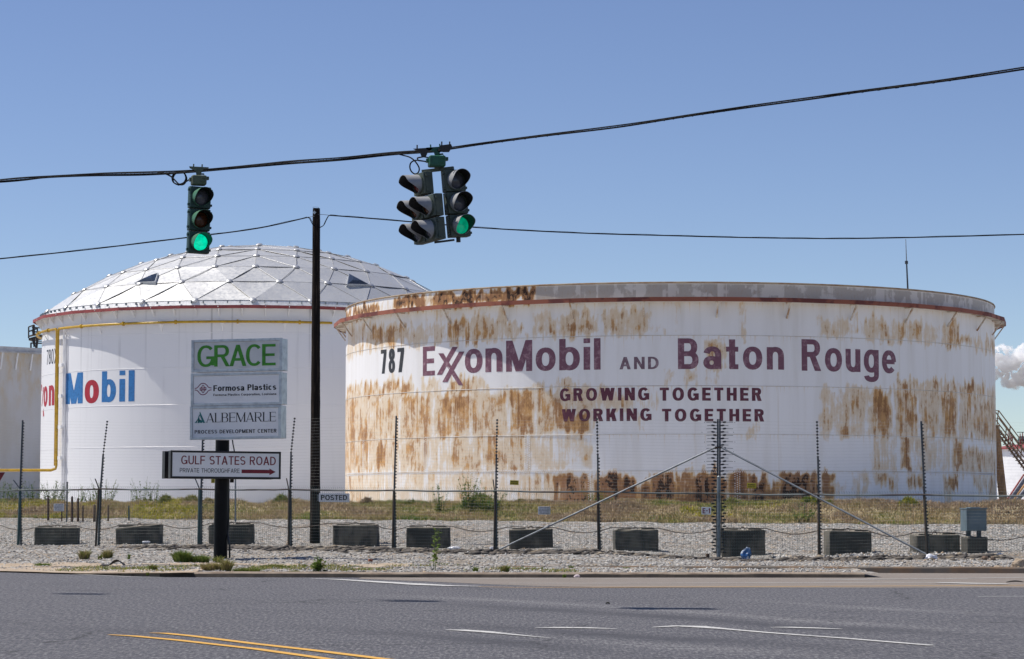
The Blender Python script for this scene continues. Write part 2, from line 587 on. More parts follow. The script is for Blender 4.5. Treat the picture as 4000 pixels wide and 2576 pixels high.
def rust_shell(R):
    """white paint with streaky rust; the vertex attribute 'rust' says how corroded each plate is"""
    g = G('rusting_white_tank_paint')
    tc = g.n('TexCoord')
    sp = g.n('SeparateXYZ')
    g.l(tc.outputs['Object'], sp.inputs[0])
    ang = g.math('ARCTAN2', sp.outputs[0], g.math('MULTIPLY', sp.outputs[1], -1))
    u = g.math('MULTIPLY', ang, R)
    z = sp.outputs[2]

    def vec(su, sz, off=0.0):
        c = g.n('CombineXYZ')
        g.l(g.math('MULTIPLY_ADD', u, su, off), c.inputs[0])
        g.l(g.math('MULTIPLY', z, sz), c.inputs[1])
        return c.outputs[0]

    # hard-edged vertical runs: columns of uneven width (noise-warped, then floored)
    wob = g.noise(vec(1.1, 0.0), 1.0, 3)
    colid = g.math('FLOOR', g.math('MULTIPLY_ADD', u, 4.2, g.math('MULTIPLY', wob, 7.0)))
    c1 = g.n('CombineXYZ')
    g.l(g.math('MULTIPLY', colid, 7.31), c1.inputs[0])
    g.l(g.math('MULTIPLY', z, 0.55), c1.inputs[1])
    runs = g.noise(c1.outputs[0], 1.0, 3, 0.6)
    streak = g.noise(vec(6.5, 0.5), 1.0, 7, 0.68)
    blot = g.noise(vec(0.9, 0.8, 13.0), 1.0, 5, 0.6)
    fine = g.noise(vec(9.0, 4.0), 1.0, 6, 0.7)
    r = g.attr('rust')
    gate = g.ss(r, 0.02, 0.16)
    k = g.math('MULTIPLY', g.math('MINIMUM', r, 1.0), 1.05)
    for n, w in ((runs, 1.55), (streak, 1.4), (blot, 1.1), (fine, 0.9)):
        k = g.math('MULTIPLY_ADD', g.math('SUBTRACT', n, 0.5), w, k)
    stain = g.math('MULTIPLY', g.ss(k, 0.0, 0.55), gate)
    for zs, off in zip(list(Z1) + [zlip0], (1.0, 3.0, 5.0, 7.0, 9.0)):
        dz = g.math('SUBTRACT', zs, z)
        ln = g.ss(g.noise(vec(5.5, 0.0, off), 1.0, 4, 0.6), 0.52, 0.8, 0.0, 2.2)
        q = g.math('SUBTRACT', 1.0, g.math('DIVIDE', dz, g.math('ADD', ln, 0.001)), clamp=True)
        q = g.math('MULTIPLY', q, g.math('GREATER_THAN', dz, 0.0))
        stain = g.math('MAXIMUM', stain, g.math('MULTIPLY', q, 0.55))
    rust = g.math('MULTIPLY', g.ss(k, 0.57, 0.88), gate)
    deep = g.math('MULTIPLY', g.ss(k, 0.94, 1.12), gate)
    flk = g.noise(vec(3.6, 2.6, 5.0), 1.0, 8, 0.72)
    heavy = g.math('MULTIPLY', g.ss(r, 1.2, 1.8), g.ss(g.math('MULTIPLY_ADD', g.math('SUBTRACT', runs, 0.5), 0.8, flk), 0.505, 0.54))
    dirt = g.noise(vec(1.4, 0.12, 3.0), 1.0, 5)
    drip = g.noise(vec(2.4, 0.05, 8.0), 1.0, 4)
    white = g.mix(g.ss(dirt, 0.4, 0.75), (0.80, 0.79, 0.79), (0.72, 0.70, 0.68))
    white = g.mix(g.ss(drip, 0.62, 0.76, 0, 0.35), white, (0.52, 0.42, 0.28))
    c = g.mix(g.math('MULTIPLY', stain, 0.72), white, (0.66, 0.49, 0.28))
    c = g.mix(g.math('MULTIPLY', rust, 0.85), c, g.mix(g.ss(g.noise(vec(1.7, 1.2, 31.0), 1.0, 5), .38, .62), (0.53, 0.27, 0.075), (0.34, 0.15, 0.045)))
    c = g.mix(g.math('MULTIPLY', deep, 0.7), c, (0.22, 0.10, 0.04))
    c = g.mix(g.math('MULTIPLY', g.ss(r, 1.0, 1.6), g.ss(streak, .3, .6, .35, .9)), c, (0.29, 0.145, 0.072))
    c = g.mix(g.math('MULTIPLY', heavy, 0.95), c, (0.032, 0.017, 0.012))
    # lilac-grey bare patches (attribute 'bare')
    bare = g.math('MULTIPLY', g.attr('bare'), g.ss(g.math('MULTIPLY_ADD', g.math('SUBTRACT', runs, .5), .8, blot), 0.42, 0.5))
    c = g.mix(g.math('MULTIPLY', g.attr('bare'), .7), c, (0.61, 0.56, 0.49))
    c = g.mix(bare, c, g.mix(g.ss(fine, .5, .7), (0.47, 0.43, 0.385), (0.44, 0.35, 0.26)))
    h = g.math('ADD', g.math('MULTIPLY', rust, -0.6), g.math('MULTIPLY', heavy, -1.0))
    h = g.math('ADD', h, g.math('MULTIPLY', fine, 0.3))
    g.bump(h, 0.5, 0.02)
    return g.done(c, g.ss(rust, 0, 1, 0.55, 0.9))


def white_shell(R):
    g = G('clean_white_tank_paint')
    tc = g.n('TexCoord')
    sp = g.n('SeparateXYZ')
    g.l(tc.outputs['Object'], sp.inputs[0])
    u = g.math('MULTIPLY', g.math('ARCTAN2', sp.outputs[0], g.math('MULTIPLY', sp.outputs[1], -1)), R)
    c1 = g.n('CombineXYZ')
    g.l(g.math('MULTIPLY', u, 1.3), c1.inputs[0])
    g.l(g.math('MULTIPLY', sp.outputs[2], 0.07), c1.inputs[1])
    n = g.noise(c1.outputs[0], 1.0, 5)
    top = g.ss(sp.outputs[2], 7.5, 12.5, 0, 1)
    c = g.mix(g.math('MULTIPLY', g.ss(n, 0.56, 0.74), g.math('MULTIPLY_ADD', top, 0.45, 0.12)), (0.74, 0.74, 0.755), (0.42, 0.42, 0.43))
    for px, w_, a_ in ((827, .10, .6), (907, .09, .45), (318, .12, .4), (570, .12, .22), (1210, .1, .35), (358, .08, .2), (700, .1, .15)):
        du = g.math('ABSOLUTE', g.math('SUBTRACT', u, T2.hit(px, 1300)[0]))
        c = g.mix(g.math('MULTIPLY', g.ss(du, w_, 0, 0, a_), g.ss(sp.outputs[2], 9.0, 12.5, .12, 1)), c, (0.3, 0.3, 0.31))
    return g.done(c, 0.42)


def brushed_letter(name, a, b):
    g = G(name)
    v = g.co((1, 1, 1))
    n = g.noise(v, 3.2, 6, 0.65)
    n2 = g.noise(v, 9, 5, 0.7)
    c = g.mix(g.ss(g.math('MULTIPLY_ADD', g.math('SUBTRACT', n2, .5), .6, n), 0.48, 0.72), a, b)
    return g.done(c, 0.6)


M['t_exx'] = brushed_letter('brushed_plum_lettering', (0.165, 0.066, 0.10), (0.32, 0.19, 0.225))
M['t_grow'] = brushed_letter('brushed_maroon_lettering', (0.105, 0.022, 0.042), (0.17, 0.06, 0.08))
M['t_and'] = brushed_letter('faded_plum_lettering', (0.16, 0.095, 0.125), (0.3, 0.22, 0.25))


def dome_mat():
    g = G('mill_finish_aluminium_panel')
    v = g.co()
    n = g.noise(v, 0.55, 4, 0.55)
    n2 = g.noise(v, 4, 5, 0.6)
    c = g.mix(g.ss(n2, 0.45, 0.75), (0.60, 0.60, 0.59), (0.50, 0.50, 0.50))
    g.bump(n, 0.25, 0.25)
    return g.done(c, g.ss(n2, 0.3, 0.7, 0.36, 0.5), 0.55)


M['dome'] = dome_mat()


def grass_mat():
    g = G('mixed_grass_blades')
    t = g.attr('tint')
    h = g.attr('tip')
    ramp = g.n('ValToRGB')
    cr = ramp.color_ramp
    cols = [(0.0, (0.27, 0.195, 0.14)), (0.30, (0.40, 0.305, 0.185)), (0.52, (0.32, 0.28, 0.10)), (0.72, (0.155, 0.215, 0.045)), (0.86, (0.09, 0.15, 0.035)), (1.0, (0.50, 0.43, 0.04))]
    cr.elements[0].color = (*cols[0][1], 1)
    cr.elements[1].position = 1.0
    cr.elements[1].color = (*cols[-1][1], 1)
    for p, c in cols[1:-1]:
        e = cr.elements.new(p)
        e.color = (*c, 1)
    g.l(t, ramp.inputs[0])
    g.l(ramp.outputs[0], g.b.inputs['Base Color'])
    g.b.inputs['Roughness'].default_value = 0.7
    g.b.inputs['Specular IOR Level'].default_value = 0.2
    tr = g.n('BsdfTranslucent')
    g.l(ramp.outputs[0], tr.inputs[0])
    mx = g.n('MixShader')
    mx.inputs[0].default_value = 0.3
    g.l(g.b.outputs[0], mx.inputs[1])
    g.l(tr.outputs[0], mx.inputs[2])
    g.l(mx.outputs[0], g.t.nodes['Material Output'].inputs[0])
    return g.m


M['grass'] = grass_mat()

# ------------------------------------------------------------------ lettering made of plain strokes
XH = 0.73


def _ring(cx, cy, rx, ry, a0, a1, v, t, n=None):
    n = n or max(6, int(abs(a1 - a0) / 15))
    q, pr = [], None
    for i in range(n + 1):
        a = rad(a0 + (a1 - a0) * i / n)
        c, s = math.cos(a), math.sin(a)
        c = math.copysign(abs(c) ** .9, c)
        s = math.copysign(abs(s) ** .9, s)
        o, p = (cx + rx * c, cy + ry * s), (cx + (rx - v) * c, cy + (ry - t) * s)
        if pr: q.append([pr[0], o, p, pr[1]])
        pr = (o, p)
    return q


def _rect(x0, y0, x1, y1):
    return [[(x0, y0), (x1, y0), (x1, y1), (x0, y1)]]


def _para(b0, b1, t0, t1, y0=0.0, y1=1.0):
    return [[(b0, y0), (b1, y0), (t1, y1), (t0, y1)]]


def _bowl(x0, x1, y0, y1, v, t):
    r = (y1 - y0) / 2
    rx = min(r, (x1 - x0) * 0.75)
    q = _ring(x1 - rx, y0 + r, rx, r, -90, 90, v, t)
    return _rect(x0, y1 - t, x1 - rx, y1) + q + _rect(x0, y0, x1 - rx, y0 + t)


def _s(W, H, v, t):
    rx, ry = (W - v) / 2, (H - t) / 4
    pts = [(W / 2 + rx * math.cos(rad(a)), H - t / 2 - ry + ry * math.sin(rad(a))) for a in range(30, 271, 20)]
    pts += [(W / 2 + rx * math.cos(rad(a)), t / 2 + ry + ry * math.sin(rad(a))) for a in range(70, -151, -20)]
    q, pr = [], None
    for i, p in enumerate(pts):
        a, b = pts[max(i - 1, 0)], pts[min(i + 1, len(pts) - 1)]
        dx, dy = b[0] - a[0], b[1] - a[1]
        l = math.hypot(dx, dy) or 1
        nx, ny = -dy / l * v / 2, dx / l * t / 2
        c = ((p[0] + nx, p[1] + ny), (p[0] - nx, p[1] - ny))
        if pr: q.append([pr[0], c[0], c[1], pr[1]])
        pr = c
    return q


def glyph(c, v, t, serif=False):
    """list of pieces (each a list of quads), advance width; cap height 1"""
    lw = v * 1.1
    th = t * 1.3 if serif else lw
    P = []
    if c == 'A':
        W = .76
        P = [_para(0, th, W / 2 - th * .45, W / 2 + th * .45), _para(W - lw, W, W / 2 - lw * .5, W / 2 + lw * .5), _rect(W * .2, .25, W * .8, .25 + t)]
    elif c == 'B':
        W = .66
        P = [_rect(0, 0, v, 1), _bowl(v * .5, W * .94, .5 - t * .5, 1, v, t), _bowl(v * .5, W, 0, .5 + t * .5, v, t)]
    elif c == 'C':
        W = .74
        P = [_ring(W / 2, .5, W / 2, .51, 42, 318, v, t)]
    elif c == 'D':
        W = .72
        P = [_rect(0, 0, v, 1), _bowl(v * .5, W, 0, 1, v, t)]
    elif c in 'EF':
        W = .60
        P = [_rect(0, 0, v, 1), _rect(v, 1 - t, W, 1), _rect(v, .5 - t / 2, W * .93, .5 + t / 2)]
        if c == 'E': P.append(_rect(v, 0, W, t))
    elif c == 'G':
        W = .78
        P = [_ring(W / 2, .5, W / 2, .51, 42, 345, v, t), _rect(W * .52, .36, W, .36 + t), _rect(W - v * .95, .06, W, .37)]
    elif c == 'H':
        W = .70
        P = [_rect(0, 0, v, 1), _rect(W - v, 0, W, 1), _rect(v, .5 - t / 2, W - v, .5 + t / 2)]
    elif c == 'I':
        W = v
        P = [_rect(0, 0, v, 1)]
    elif c == 'K':
        W = .72
        P = [_rect(0, 0, v, 1), _para(v * .7, v * .7 + lw, W - lw * 1.15, W, .3, 1), _para(W - lw * 1.1, W, .3, .3 + lw, 0, .62)]
    elif c == 'L':
        W = .56
        P = [_rect(0, 0, v, 1), _rect(v, 0, W, t)]
    elif c == 'M':
        W = .88
        st = th if serif else v
        P = [_rect(0, 0, st, 1), _rect(W - v, 0, W, 1), _para(W / 2 - lw * .5, W / 2 + lw * .5, 0, lw), _para(W / 2 - th * .5, W / 2 + th * .5, W - th, W)]
    elif c == 'N':
        W = .72
        P = [_rect(0, 0, v, 1), _rect(W - v, 0, W, 1), _para(W - lw, W, 0, lw)]
    elif c == 'O':
        W = .80
        P = [_ring(W / 2, .5, W / 2, .51, 0, 360, v, t)]
    elif c == 'P':
        W = .64
        P = [_rect(0, 0, v, 1), _bowl(v * .5, W, .42, 1, v, t)]
    elif c == 'R':
        W = .70
        P = [_rect(0, 0, v, 1), _bowl(v * .5, W * .95, .44, 1, v, t), _para(W - lw * 1.05, W, W * .38, W * .38 + lw, 0, .5)]
    elif c == 'S':
        W = .66
        P = [_s(W, 1, v, t)]
    elif c == 'T':
        W = .64
        P = [_rect(W / 2 - v / 2, 0, W / 2 + v / 2, 1 - t), _rect(0, 1 - t, W, 1)]
    elif c == 'U':
        W = .70
        P = [_rect(0, .4, v, 1), _rect(W - v, .4, W, 1), _ring(W / 2, .4, W / 2, .41, 180, 360, v, t)]
    elif c == 'V':
        W = .70
        P = [_para(W / 2 - lw * .5, W / 2 + lw * .5, 0, lw), _para(W / 2 - lw * .5, W / 2 + lw * .5, W - lw, W)]
    elif c == 'W':
        W = 1.04
        for b, a in ((.27, 0), (.27, .5), (.73, .5), (.73, 1)):
            x0, x1 = b * W, a * (W - lw) + lw / 2
            P.append(_para(x0 - lw * .45, x0 + lw * .45, x1 - lw / 2, x1 + lw / 2))
    elif c == 'X':
        W = .70
        P = [_para(0, lw, W - lw, W), _para(W - lw, W, 0, lw)]
    elif c == 'Y':
        W = .68
        P = [_para(W / 2 - lw / 2, W / 2 + lw / 2, 0, lw, .4, 1), _para(W / 2 - lw / 2, W / 2 + lw / 2, W - lw, W, .4, 1), _rect(W / 2 - v / 2, 0, W / 2 + v / 2, .45)]
    elif c == 'o':
        W = .64
        P = [_ring(W / 2, XH / 2, W / 2, XH / 2 + .012, 0, 360, v, t)]
    elif c in 'nr':
        W = .58 if c == 'n' else .40
        q = .58 / 2
        P = [_rect(0, 0, v, XH), _ring(q, XH * .6, q, XH * .4 + .01, 0 if c == 'n' else 60, 170, v, t)]
        if c == 'n': P.append(_rect(W - v, 0, W, XH * .6))
    elif c == 'm':
        W = .92
        q = (W + v) / 4
        P = [_rect(0, 0, v, XH), _ring(q, XH * .6, q, XH * .4 + .01, 0, 170, v, t), _ring(W - q, XH * .6, q, XH * .4 + .01, 0, 180, v, t),
             _rect(2 * q - v, 0, 2 * q, XH * .6), _rect(W - v, 0, W, XH * .6)]
    elif c == 'u':
        W = .58
        P = [_rect(W - v, 0, W, XH), _ring(W / 2, XH * .4, W / 2, XH * .4 + .01, 180, 350, v, t), _rect(0, XH * .4, v, XH)]
    elif c == 'a':
        W = .58
        P = [_rect(W - v, 0, W, XH * .62), _ring(W / 2, XH * .62, W / 2, XH * .39, 0, 165, v, t), _ring(W * .46, XH * .285, W * .46, XH * .295, 0, 360, v, t * .9)]
    elif c == 'b':
        W = .64
        P = [_rect(0, 0, v, 1), _ring(W / 2, XH / 2, W / 2, XH / 2 + .01, 0, 360, v, t)]
    elif c == 'p':
        W = .64
        P = [_rect(0, -.27, v, XH), _ring(W / 2, XH / 2, W / 2, XH / 2 + .01, 0, 360, v, t)]
    elif c == 'c':
        W = .58
        P = [_ring(W / 2, XH / 2, W / 2, XH / 2 + .01, 45, 315, v, t)]
    elif c == 'e':
        W = .62
        P = [_ring(W / 2, XH / 2, W / 2, XH / 2 + .01, 0, 318, v, t), _rect(v * .6, XH * .5 - t * .45, W - v * .3, XH * .5 + t * .45)]
    elif c == 'g':
        W = .62
        P = [_ring(W / 2, XH / 2, W / 2, XH / 2 + .01, 0, 360, v, t), _rect(W - v, -.08, W, XH), _ring(W / 2, -.08, W / 2, .23, 190, 360, v, t)]
    elif c == 'i':
        W = v
        P = [_rect(0, 0, v, XH), _rect(0, .85, v, 1)]
    elif c == 'l':
        W = v
        P = [_rect(0, 0, v, 1)]
    elif c == 's':
        W = .54
        P = [_s(W, XH, v, t)]
    elif c == 't':
        W = .40
        P = [_rect(.10, .02, .10 + v, .97), _rect(0, XH - t, W, XH), _rect(.12, 0, W, t)]
    elif c == '7':
        W = .58
        P = [_rect(0, 1 - t, W, 1), _para(W * .18, W * .18 + lw, W - lw, W, 0, 1 - t)]
    elif c == '8':
        W = .60
        P = [_ring(W / 2, .28, W / 2, .285, 0, 360, v, t), _ring(W / 2, .76, W * .46, .25, 0, 360, v, t)]
    elif c == '0':
        W = .60
        P = [_ring(W / 2, .5, W / 2, .51, 0, 360, v, t)]
    elif c == '9':
        W = .60
        P = [_ring(W / 2, .7, W / 2, .305, 0, 360, v, t), _ring(W / 2, .5, W / 2, .51, 240, 370, v, t)]
    elif c == '1':
        W = .36
        P = [_rect(W - v, 0, W, 1), _para(0, v, W - v, W, .7, .98)]
    elif c == '-':
        W = .34
        P = [_rect(0, .42, W, .42 + t)]
    elif c == '.':
        W = v
        P = [_rect(0, 0, v, v)]
    elif c == ',':
        W = v
        P = [_para(-v * .3, v * .5, 0, v, -.16, v)]
    else:
        return [], .32
    if serif:
        e, k = .07, .032
        feet = {'A': [(0, th), (W - lw, W)], 'L': [(0, v)], 'B': [(0, v)], 'E': [(0, v)], 'M': [(0, th), (W - v, W)], 'R': [(0, v), (W - lw * .6, W)]}[c]
        P += [_rect(a - e, 0, b + e, k) for a, b in feet]
        if c in 'LBEMR': P.append(_rect(-e, 1 - k, v + e * .5, 1))
        if c == 'M': P.append(_rect(W - v, 1 - k, W + e, 1))
        if c == 'E': P += [_para(W - k, W, W - k * .5, W, 0, .2), _para(W - k * .5, W, W - k, W, .82, 1), _rect(W * .86, .42, W * .9, .58)]
        if c == 'L': P.append(_para(W - k, W, W - k * .4, W, 0, .22))
    return P, W


def text(s, v=.15, t=.13, sp=.13, serif=False):
    """pieces of a whole line in units of cap height, and its length"""
    out, x = [], 0.0
    for ch in s:
        P, W = glyph(ch, v, t, serif)
        for p in P:
            out.append([[(a + x, b) for a, b in q] for q in p])
        x += W + sp
    return out, x - sp


def lay(mb, pieces, fn, step=None):
    """lay pieces through fn(x, y, k); k staggers overlapping strokes in depth"""
    for i, p in enumerate(pieces):
        for q in p:
            n = 1
            if step:
                n = max(1, int(math.ceil((max(a[0] for a in q) - min(a[0] for a in q)) / step)))
            for j in range(n):
                f0, f1 = j / n, (j + 1) / n

                def bl(f, side):
                    a, b = (q[0], q[1]) if side == 0 else (q[3], q[2])
                    return (a[0] + (b[0] - a[0]) * f, a[1] + (b[1] - a[1]) * f)

                c = [bl(f0, 0), bl(f1, 0), bl(f1, 1), bl(f0, 1)]
                if len({(round(a, 5), round(b, 5)) for a, b in c}) < 3: continue
                mb.add([fn(a, b, i % 6) for a, b in c], [(0, 1, 2, 3)])


def flat_text(mb, s, x0, x1, y0, y1, y, **kw):
    """a line of lettering on a plate facing -Y, fitted to the box x0..x1, y0 (baseline)..y1 (cap height)"""
    P, L = text(s, **kw)
    sx, sy = (x1 - x0) / L, y1 - y0
    lay(mb, P, lambda a, b, k: (x0 + a * sx, y - .002 - k * .0006, y0 + b * sy))


# ------------------------------------------------------------------ lie of the land
POSTS = [  # native px of base, rail; how rusty; upper member
    (-330, 2135, -322, 1917), (71, 2135, 79, 1916), (374, 2135, 387, 1911), (776, 2133, 780, 1911), (1128, 2139, 1130, 1913), (1534, 2146, 1539, 1916),
    (1931, 2154, 1935, 1918), (2338, 2154, 2335, 1921), (2806, 2186, 2808, 1928), (3199, 2184, 3197, 1933), (3622, 2172, 3610, 1933), (4060, 2172, 4046, 1938)]


def dfence(px):
    return 79.0 - 12.0 * px / 3700.0


fb = [at(a, b, dfence(a)) for a, b, c, d in POSTS]
ft = [at(c, d, dfence(a) + .0) for a, b, c, d in POSTS]
FX = np.array([p.x for p in fb])
FY = np.array([p.y for p in fb])
FZ = np.array([p.z for p in fb])


def fenceY(x):
    x = np.asarray(x, float)
    y = np.interp(x, FX, FY)
    sl = (FY[-1] - FY[0]) / (FX[-1] - FX[0])
    y = np.where(x < FX[0], FY[0] + (x - FX[0]) * sl, y)
    return np.where(x > FX[-1], FY[-1] + (x - FX[-1]) * sl, y)


K1 = [(-60, 62), (-16, 58.2), (-11.5, 55.6), (-8.9, 53.2), (-7.4, 51.9), (-5, 51.6), (0, 51.35), (7.5, 51.3), (60, 51.2)]     # road edge / first kerb face
K2 = [(-60, 59.5), (-12, 59.5), (-2, 57.4), (0, 56.6), (5, 55.5), (8, 54.9), (12, 54.6), (60, 54.4)]     # second kerb face
K1X, K1Y = [np.array(c) for c in zip(*K1)]
K2X, K2Y = [np.array(c) for c in zip(*K2)]
KEND = 7.55                        # where the first kerb ends


def terrain(x, y):
    x, y = np.asarray(x, float), np.asarray(y, float)
    e1, e2, fy = np.interp(x, K1X, K1Y), np.interp(x, K2X, K2Y), fenceY(x)
    zf = np.interp(x, FX, FZ)
    a = np.clip((x + 9.5) / 2.5, 0, 1)
    z1 = .02 + .07 * a                                          # verge just behind the first kerb
    z2 = np.where(x > -3, .115, .09)
    z = z1 + (z2 - z1) * np.clip((y - e1) / 6, 0, 1)
    z = np.where(y > e2, z2 + (zf - z2) * np.clip((y - e2 - 1) / np.maximum(fy - 1.5 - e2 - 1, 1), 0, 1), z)
    u = y - fy
    zc = np.interp(x, [-17, 0, 11], [1.06, .99, .92])
    s = np.clip((u - .6) / 13.4, 0, 1)
    z = np.where(u > -1.5, zf + (zc - zf) * s ** 1.25, z)
    b = np.clip((u - 14) / 3.6, 0, 1)
    b = b * b * (3 - 2 * b)
    z = z + np.where(u > 14, (1.58 - zc) * b, 0)
    z = z - np.clip((u - 19) / 3, 0, 1) * .25
    return z


def rough(x, y):
    x, y = np.asarray(x, float), np.asarray(y, float)
    u = y - fenceY(x)
    g = .03 * vnoise(x * .9, y * .9, 3) + .02 * vnoise(x * 3, y * 3, 4)
    edge = np.clip((y - np.interp(x, K1X, K1Y) - .5) / 1.5, 0, 1)
    ridge = .05 * np.exp(-((u + 1.6) / .7) ** 2) * vnoise(x * 2.2, y * 2.2, 5)
    bh = np.clip((u - 14.5) / 1.5, 0, 1) * (.10 * vnoise(x * .7, y * .5, 8) + .07 * vnoise(x * 1.7, y * 1.3, 9))
    return g * edge + ridge + bh


def gz(x, y):
    return float(terrain(x, y) + rough(x, y))


def sheet(name, x0, x1, dx, ylo, yhi, ny, m, dz=0.0, kind='structure', smooth=False, zfn=None):
    xs = np.arange(x0, x1 + dx * .5, dx)
    lo, hi = ylo(xs), yhi(xs)
    t = np.linspace(0, 1, ny)
    Y = lo[:, None] + (hi - lo)[:, None] * t[None, :]
    X = np.repeat(xs[:, None], ny, 1)
    Z = (terrain(X, Y) + rough(X, Y) + dz) if zfn is None else zfn(X, Y)
    v = np.stack([X.ravel(), Y.ravel(), Z.ravel()], 1)
    u = (Y - fenceY(X)).ravel()
    so = np.clip((u + 4.4) / 1.2, 0, 1) * np.clip((-.1 - u) / .6, 0, 1) * np.interp(X.ravel(), [-18, -13, -9, -4, 2, 6, 10, 14], [.35, .5, .9, 1, .9, .6, .5, .6])
    o = np_mesh(name, v, grid_faces(len(xs), ny), m, {'soil': so} if m is M['gravel'] else None, smooth=smooth)
    return tag(o, kind=kind)


k1 = lambda x: np.interp(x, K1X, K1Y)
k2 = lambda x: np.interp(x, K2X, K2Y)
# ground under and around everything
mb = MB()
mb.add([(-3000, -200, -.35), (3000, -200, -.35), (3000, 5200, -.35), (-3000, 5200, -.35)], [(0, 1, 2, 3)])
tag(mb.build('ground', M['soil']), kind='structure')
mb = MB()
mb.add([(-600, 99.5, 1.28), (600, 99.5, 1.28), (600, 900, 1.28), (-600, 900, 1.28)], [(0, 1, 2, 3)])
tag(mb.build('tank_yard', M['yard']), kind='structure')
# road
mb = MB()
GR = [[(1350, 2324), (1900, 2343), (2360, 2370), (2800, 2398), (3100, 2424), (3400, 2440), (4150, 2494)], [(1900, 2476), (2400, 2508), (2900, 2540), (3500, 2585)], [(2700, 2330), (3300, 2370), (4150, 2410)]]
DK = [[(1500, 2346), (2100, 2380), (2700, 2416), (3100, 2450), (3500, 2464), (4150, 2506)], [(1500, 2425), (2100, 2462), (2600, 2492), (3000, 2508), (3600, 2560)], [(1000, 2440), (1600, 2480), (2300, 2540), (2700, 2585)], [(-100, 2455), (300, 2458), (800, 2475)]]


def band(X, Y, lines, w):
    out = np.zeros_like(X)
    for ln in lines:
        P = np.array([[atz(a, b_, 0).x, atz(a, b_, 0).y] for a, b_ in ln])
        yy_ = np.interp(X, P[:, 0], P[:, 1])
        ends = np.clip((X - P[0, 0]) / 2.5, 0, 1) * np.clip((P[-1, 0] + .1 - X) / 2.0, 0, 1)
        out = np.maximum(out, ends * np.exp(-((Y - yy_ - .25 * vnoise(X * .6, Y * .3, 77)) / w) ** 2))
    return out


xs_, ys_ = np.arange(-17, 17.1, .2), np.concatenate([np.arange(20, 63.1, .25)])
XX_, YY_ = np.meshgrid(xs_, ys_, indexing='ij')
o = np_mesh('road', np.stack([XX_.ravel(), YY_.ravel(), XX_.ravel() * 0], 1), grid_faces(len(xs_), len(ys_)), M['asphalt'], {'gritty': band(XX_, YY_, GR, .55).ravel(), 'polished': band(XX_, YY_, DK, .75).ravel()})
tag(o, kind='structure')
mb.add([(-120, -30, 0), (120, -30, 0), (120, 20, 0), (-120, 20, 0)], [(0, 1, 2, 3)])
mb.add([(-120, 20, 0), (-17, 20, 0), (-17, 63, 0), (-120, 63, 0)], [(0, 1, 2, 3)])
mb.add([(17, 20, 0), (120, 20, 0), (120, 63, 0), (17, 63, 0)], [(0, 1, 2, 3)])
tag(mb.build('road_beyond', M['asphalt']), kind='structure')
sheet('gravel_verge', -46, KEND + .3, .2, lambda x: np.where(x < -9, k1(x) - .05, k1(x) + .2), lambda x: np.where(x < -2.0, k2(x), k2(x) - .02), 36, M['gravel'])
sheet('gravel_bed', -46, 46, .2, lambda x: np.where(x < -2.0, k2(x), k2(x) + .2), lambda x: fenceY(x) + 14.2, 150, M['gravel'])
M['thatch'] = soil_mat('dry_thatch', (0.26, 0.21, 0.12), (0.33, 0.26, 0.15), (0.15, 0.14, 0.06))
sheet('berm', -46, 46, .2, lambda x: fenceY(x) + 14.0, lambda x: fenceY(x) + 23.5, 44, M['thatch'], .012, smooth=True)
sheet('buried_kerb_dirt', -46, -2.4, .2, lambda x: k2(x) - .7 + .5 * vnoise(x * .7, x * 0, 61), lambda x: k2(x) + .9 + .7 * vnoise(x * .9, x * 0, 62), 8, M['dirt'], .010)


def far_side_lane():
    """tan, dusty side lane between the yellow line and the kerb on the right"""
    a = [(-3.2, 50.6), (-1.6, 48.6), (-.6, 47.2), (.4, 46.0), (2, 45.1), (6, 44.95), (14, 45.3), (60, 45.9)]
    X, Yy = [np.array(c) for c in zip(*a)]
    return sheet('side_lane', -3.2, 46, .2, lambda x: np.interp(x, X, Yy), lambda x: np.where(x < KEND, k1(x) + .05, k2(x) + .05), 12, M['tanroad'], zfn=lambda x, y: x * 0 + .004)


far_side_lane()
sheet('dirt_edge', -46, -6.8, .2, lambda x: k1(x) - .12, lambda x: k1(x) + 1.7 + .6 * vnoise(x * .8, x * 0, 3), 8, M['dirt'], .012)


# kerbs
def kerb(name, line, x0, x1, w, zt, m, zb=-.05, m2=None):
    xs = np.arange(x0, x1 + .01, .25)
    f = np.interp(xs, *[np.array(c) for c in zip(*line)])
    vs, fs = [], []
    for i, (x, y) in enumerate(zip(xs, f)):
        h = zt(x) + .008 * float(vnoise(np.array(x * 1.7), np.array(3.1), 2)) if callable(zt) else zt
        j = .012 * float(vnoise(np.array(x * 2.3), np.array(7.7), 6))
        vs += [(x, y + j, zb), (x, y + j + .03, h - .03), (x, y + j + .06, h), (x, y + w, h), (x, y + w + .01, zb)]
    for i in range(len(xs) - 1):
        for k in range(4):
            a = i * 5 + k
            fs.append((a, a + 5, a + 6, a + 1))
    fs.append((0, 1, 2, 3, 4))
    e = (len(xs) - 1) * 5
    fs.append((e + 4, e + 3, e + 2, e + 1, e))
    b = MB()
    b.add(vs, fs)
    o = b.build(name, m, smooth=False)
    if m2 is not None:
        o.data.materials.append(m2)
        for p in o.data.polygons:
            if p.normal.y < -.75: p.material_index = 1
    return tag(o, kind='structure')


kerb('kerb', K1, -9.3, KEND, .55, lambda x: .05 + .055 * min(1, max(0, (x + 9.3) / 2.5)), M['kerb'], -.05, pbr('shade_dark_kerb_face', (.075, .062, .05), .95, 0, (.15, .12, .09), 2.5))  # front face darker: shade put into the colour of the stained concrete
kerb('back_kerb', K2, -2.2, 45, .2, lambda x: .125 + .02 * min(1, max(0, (x - 1) / 5)), M['kerbdark'])


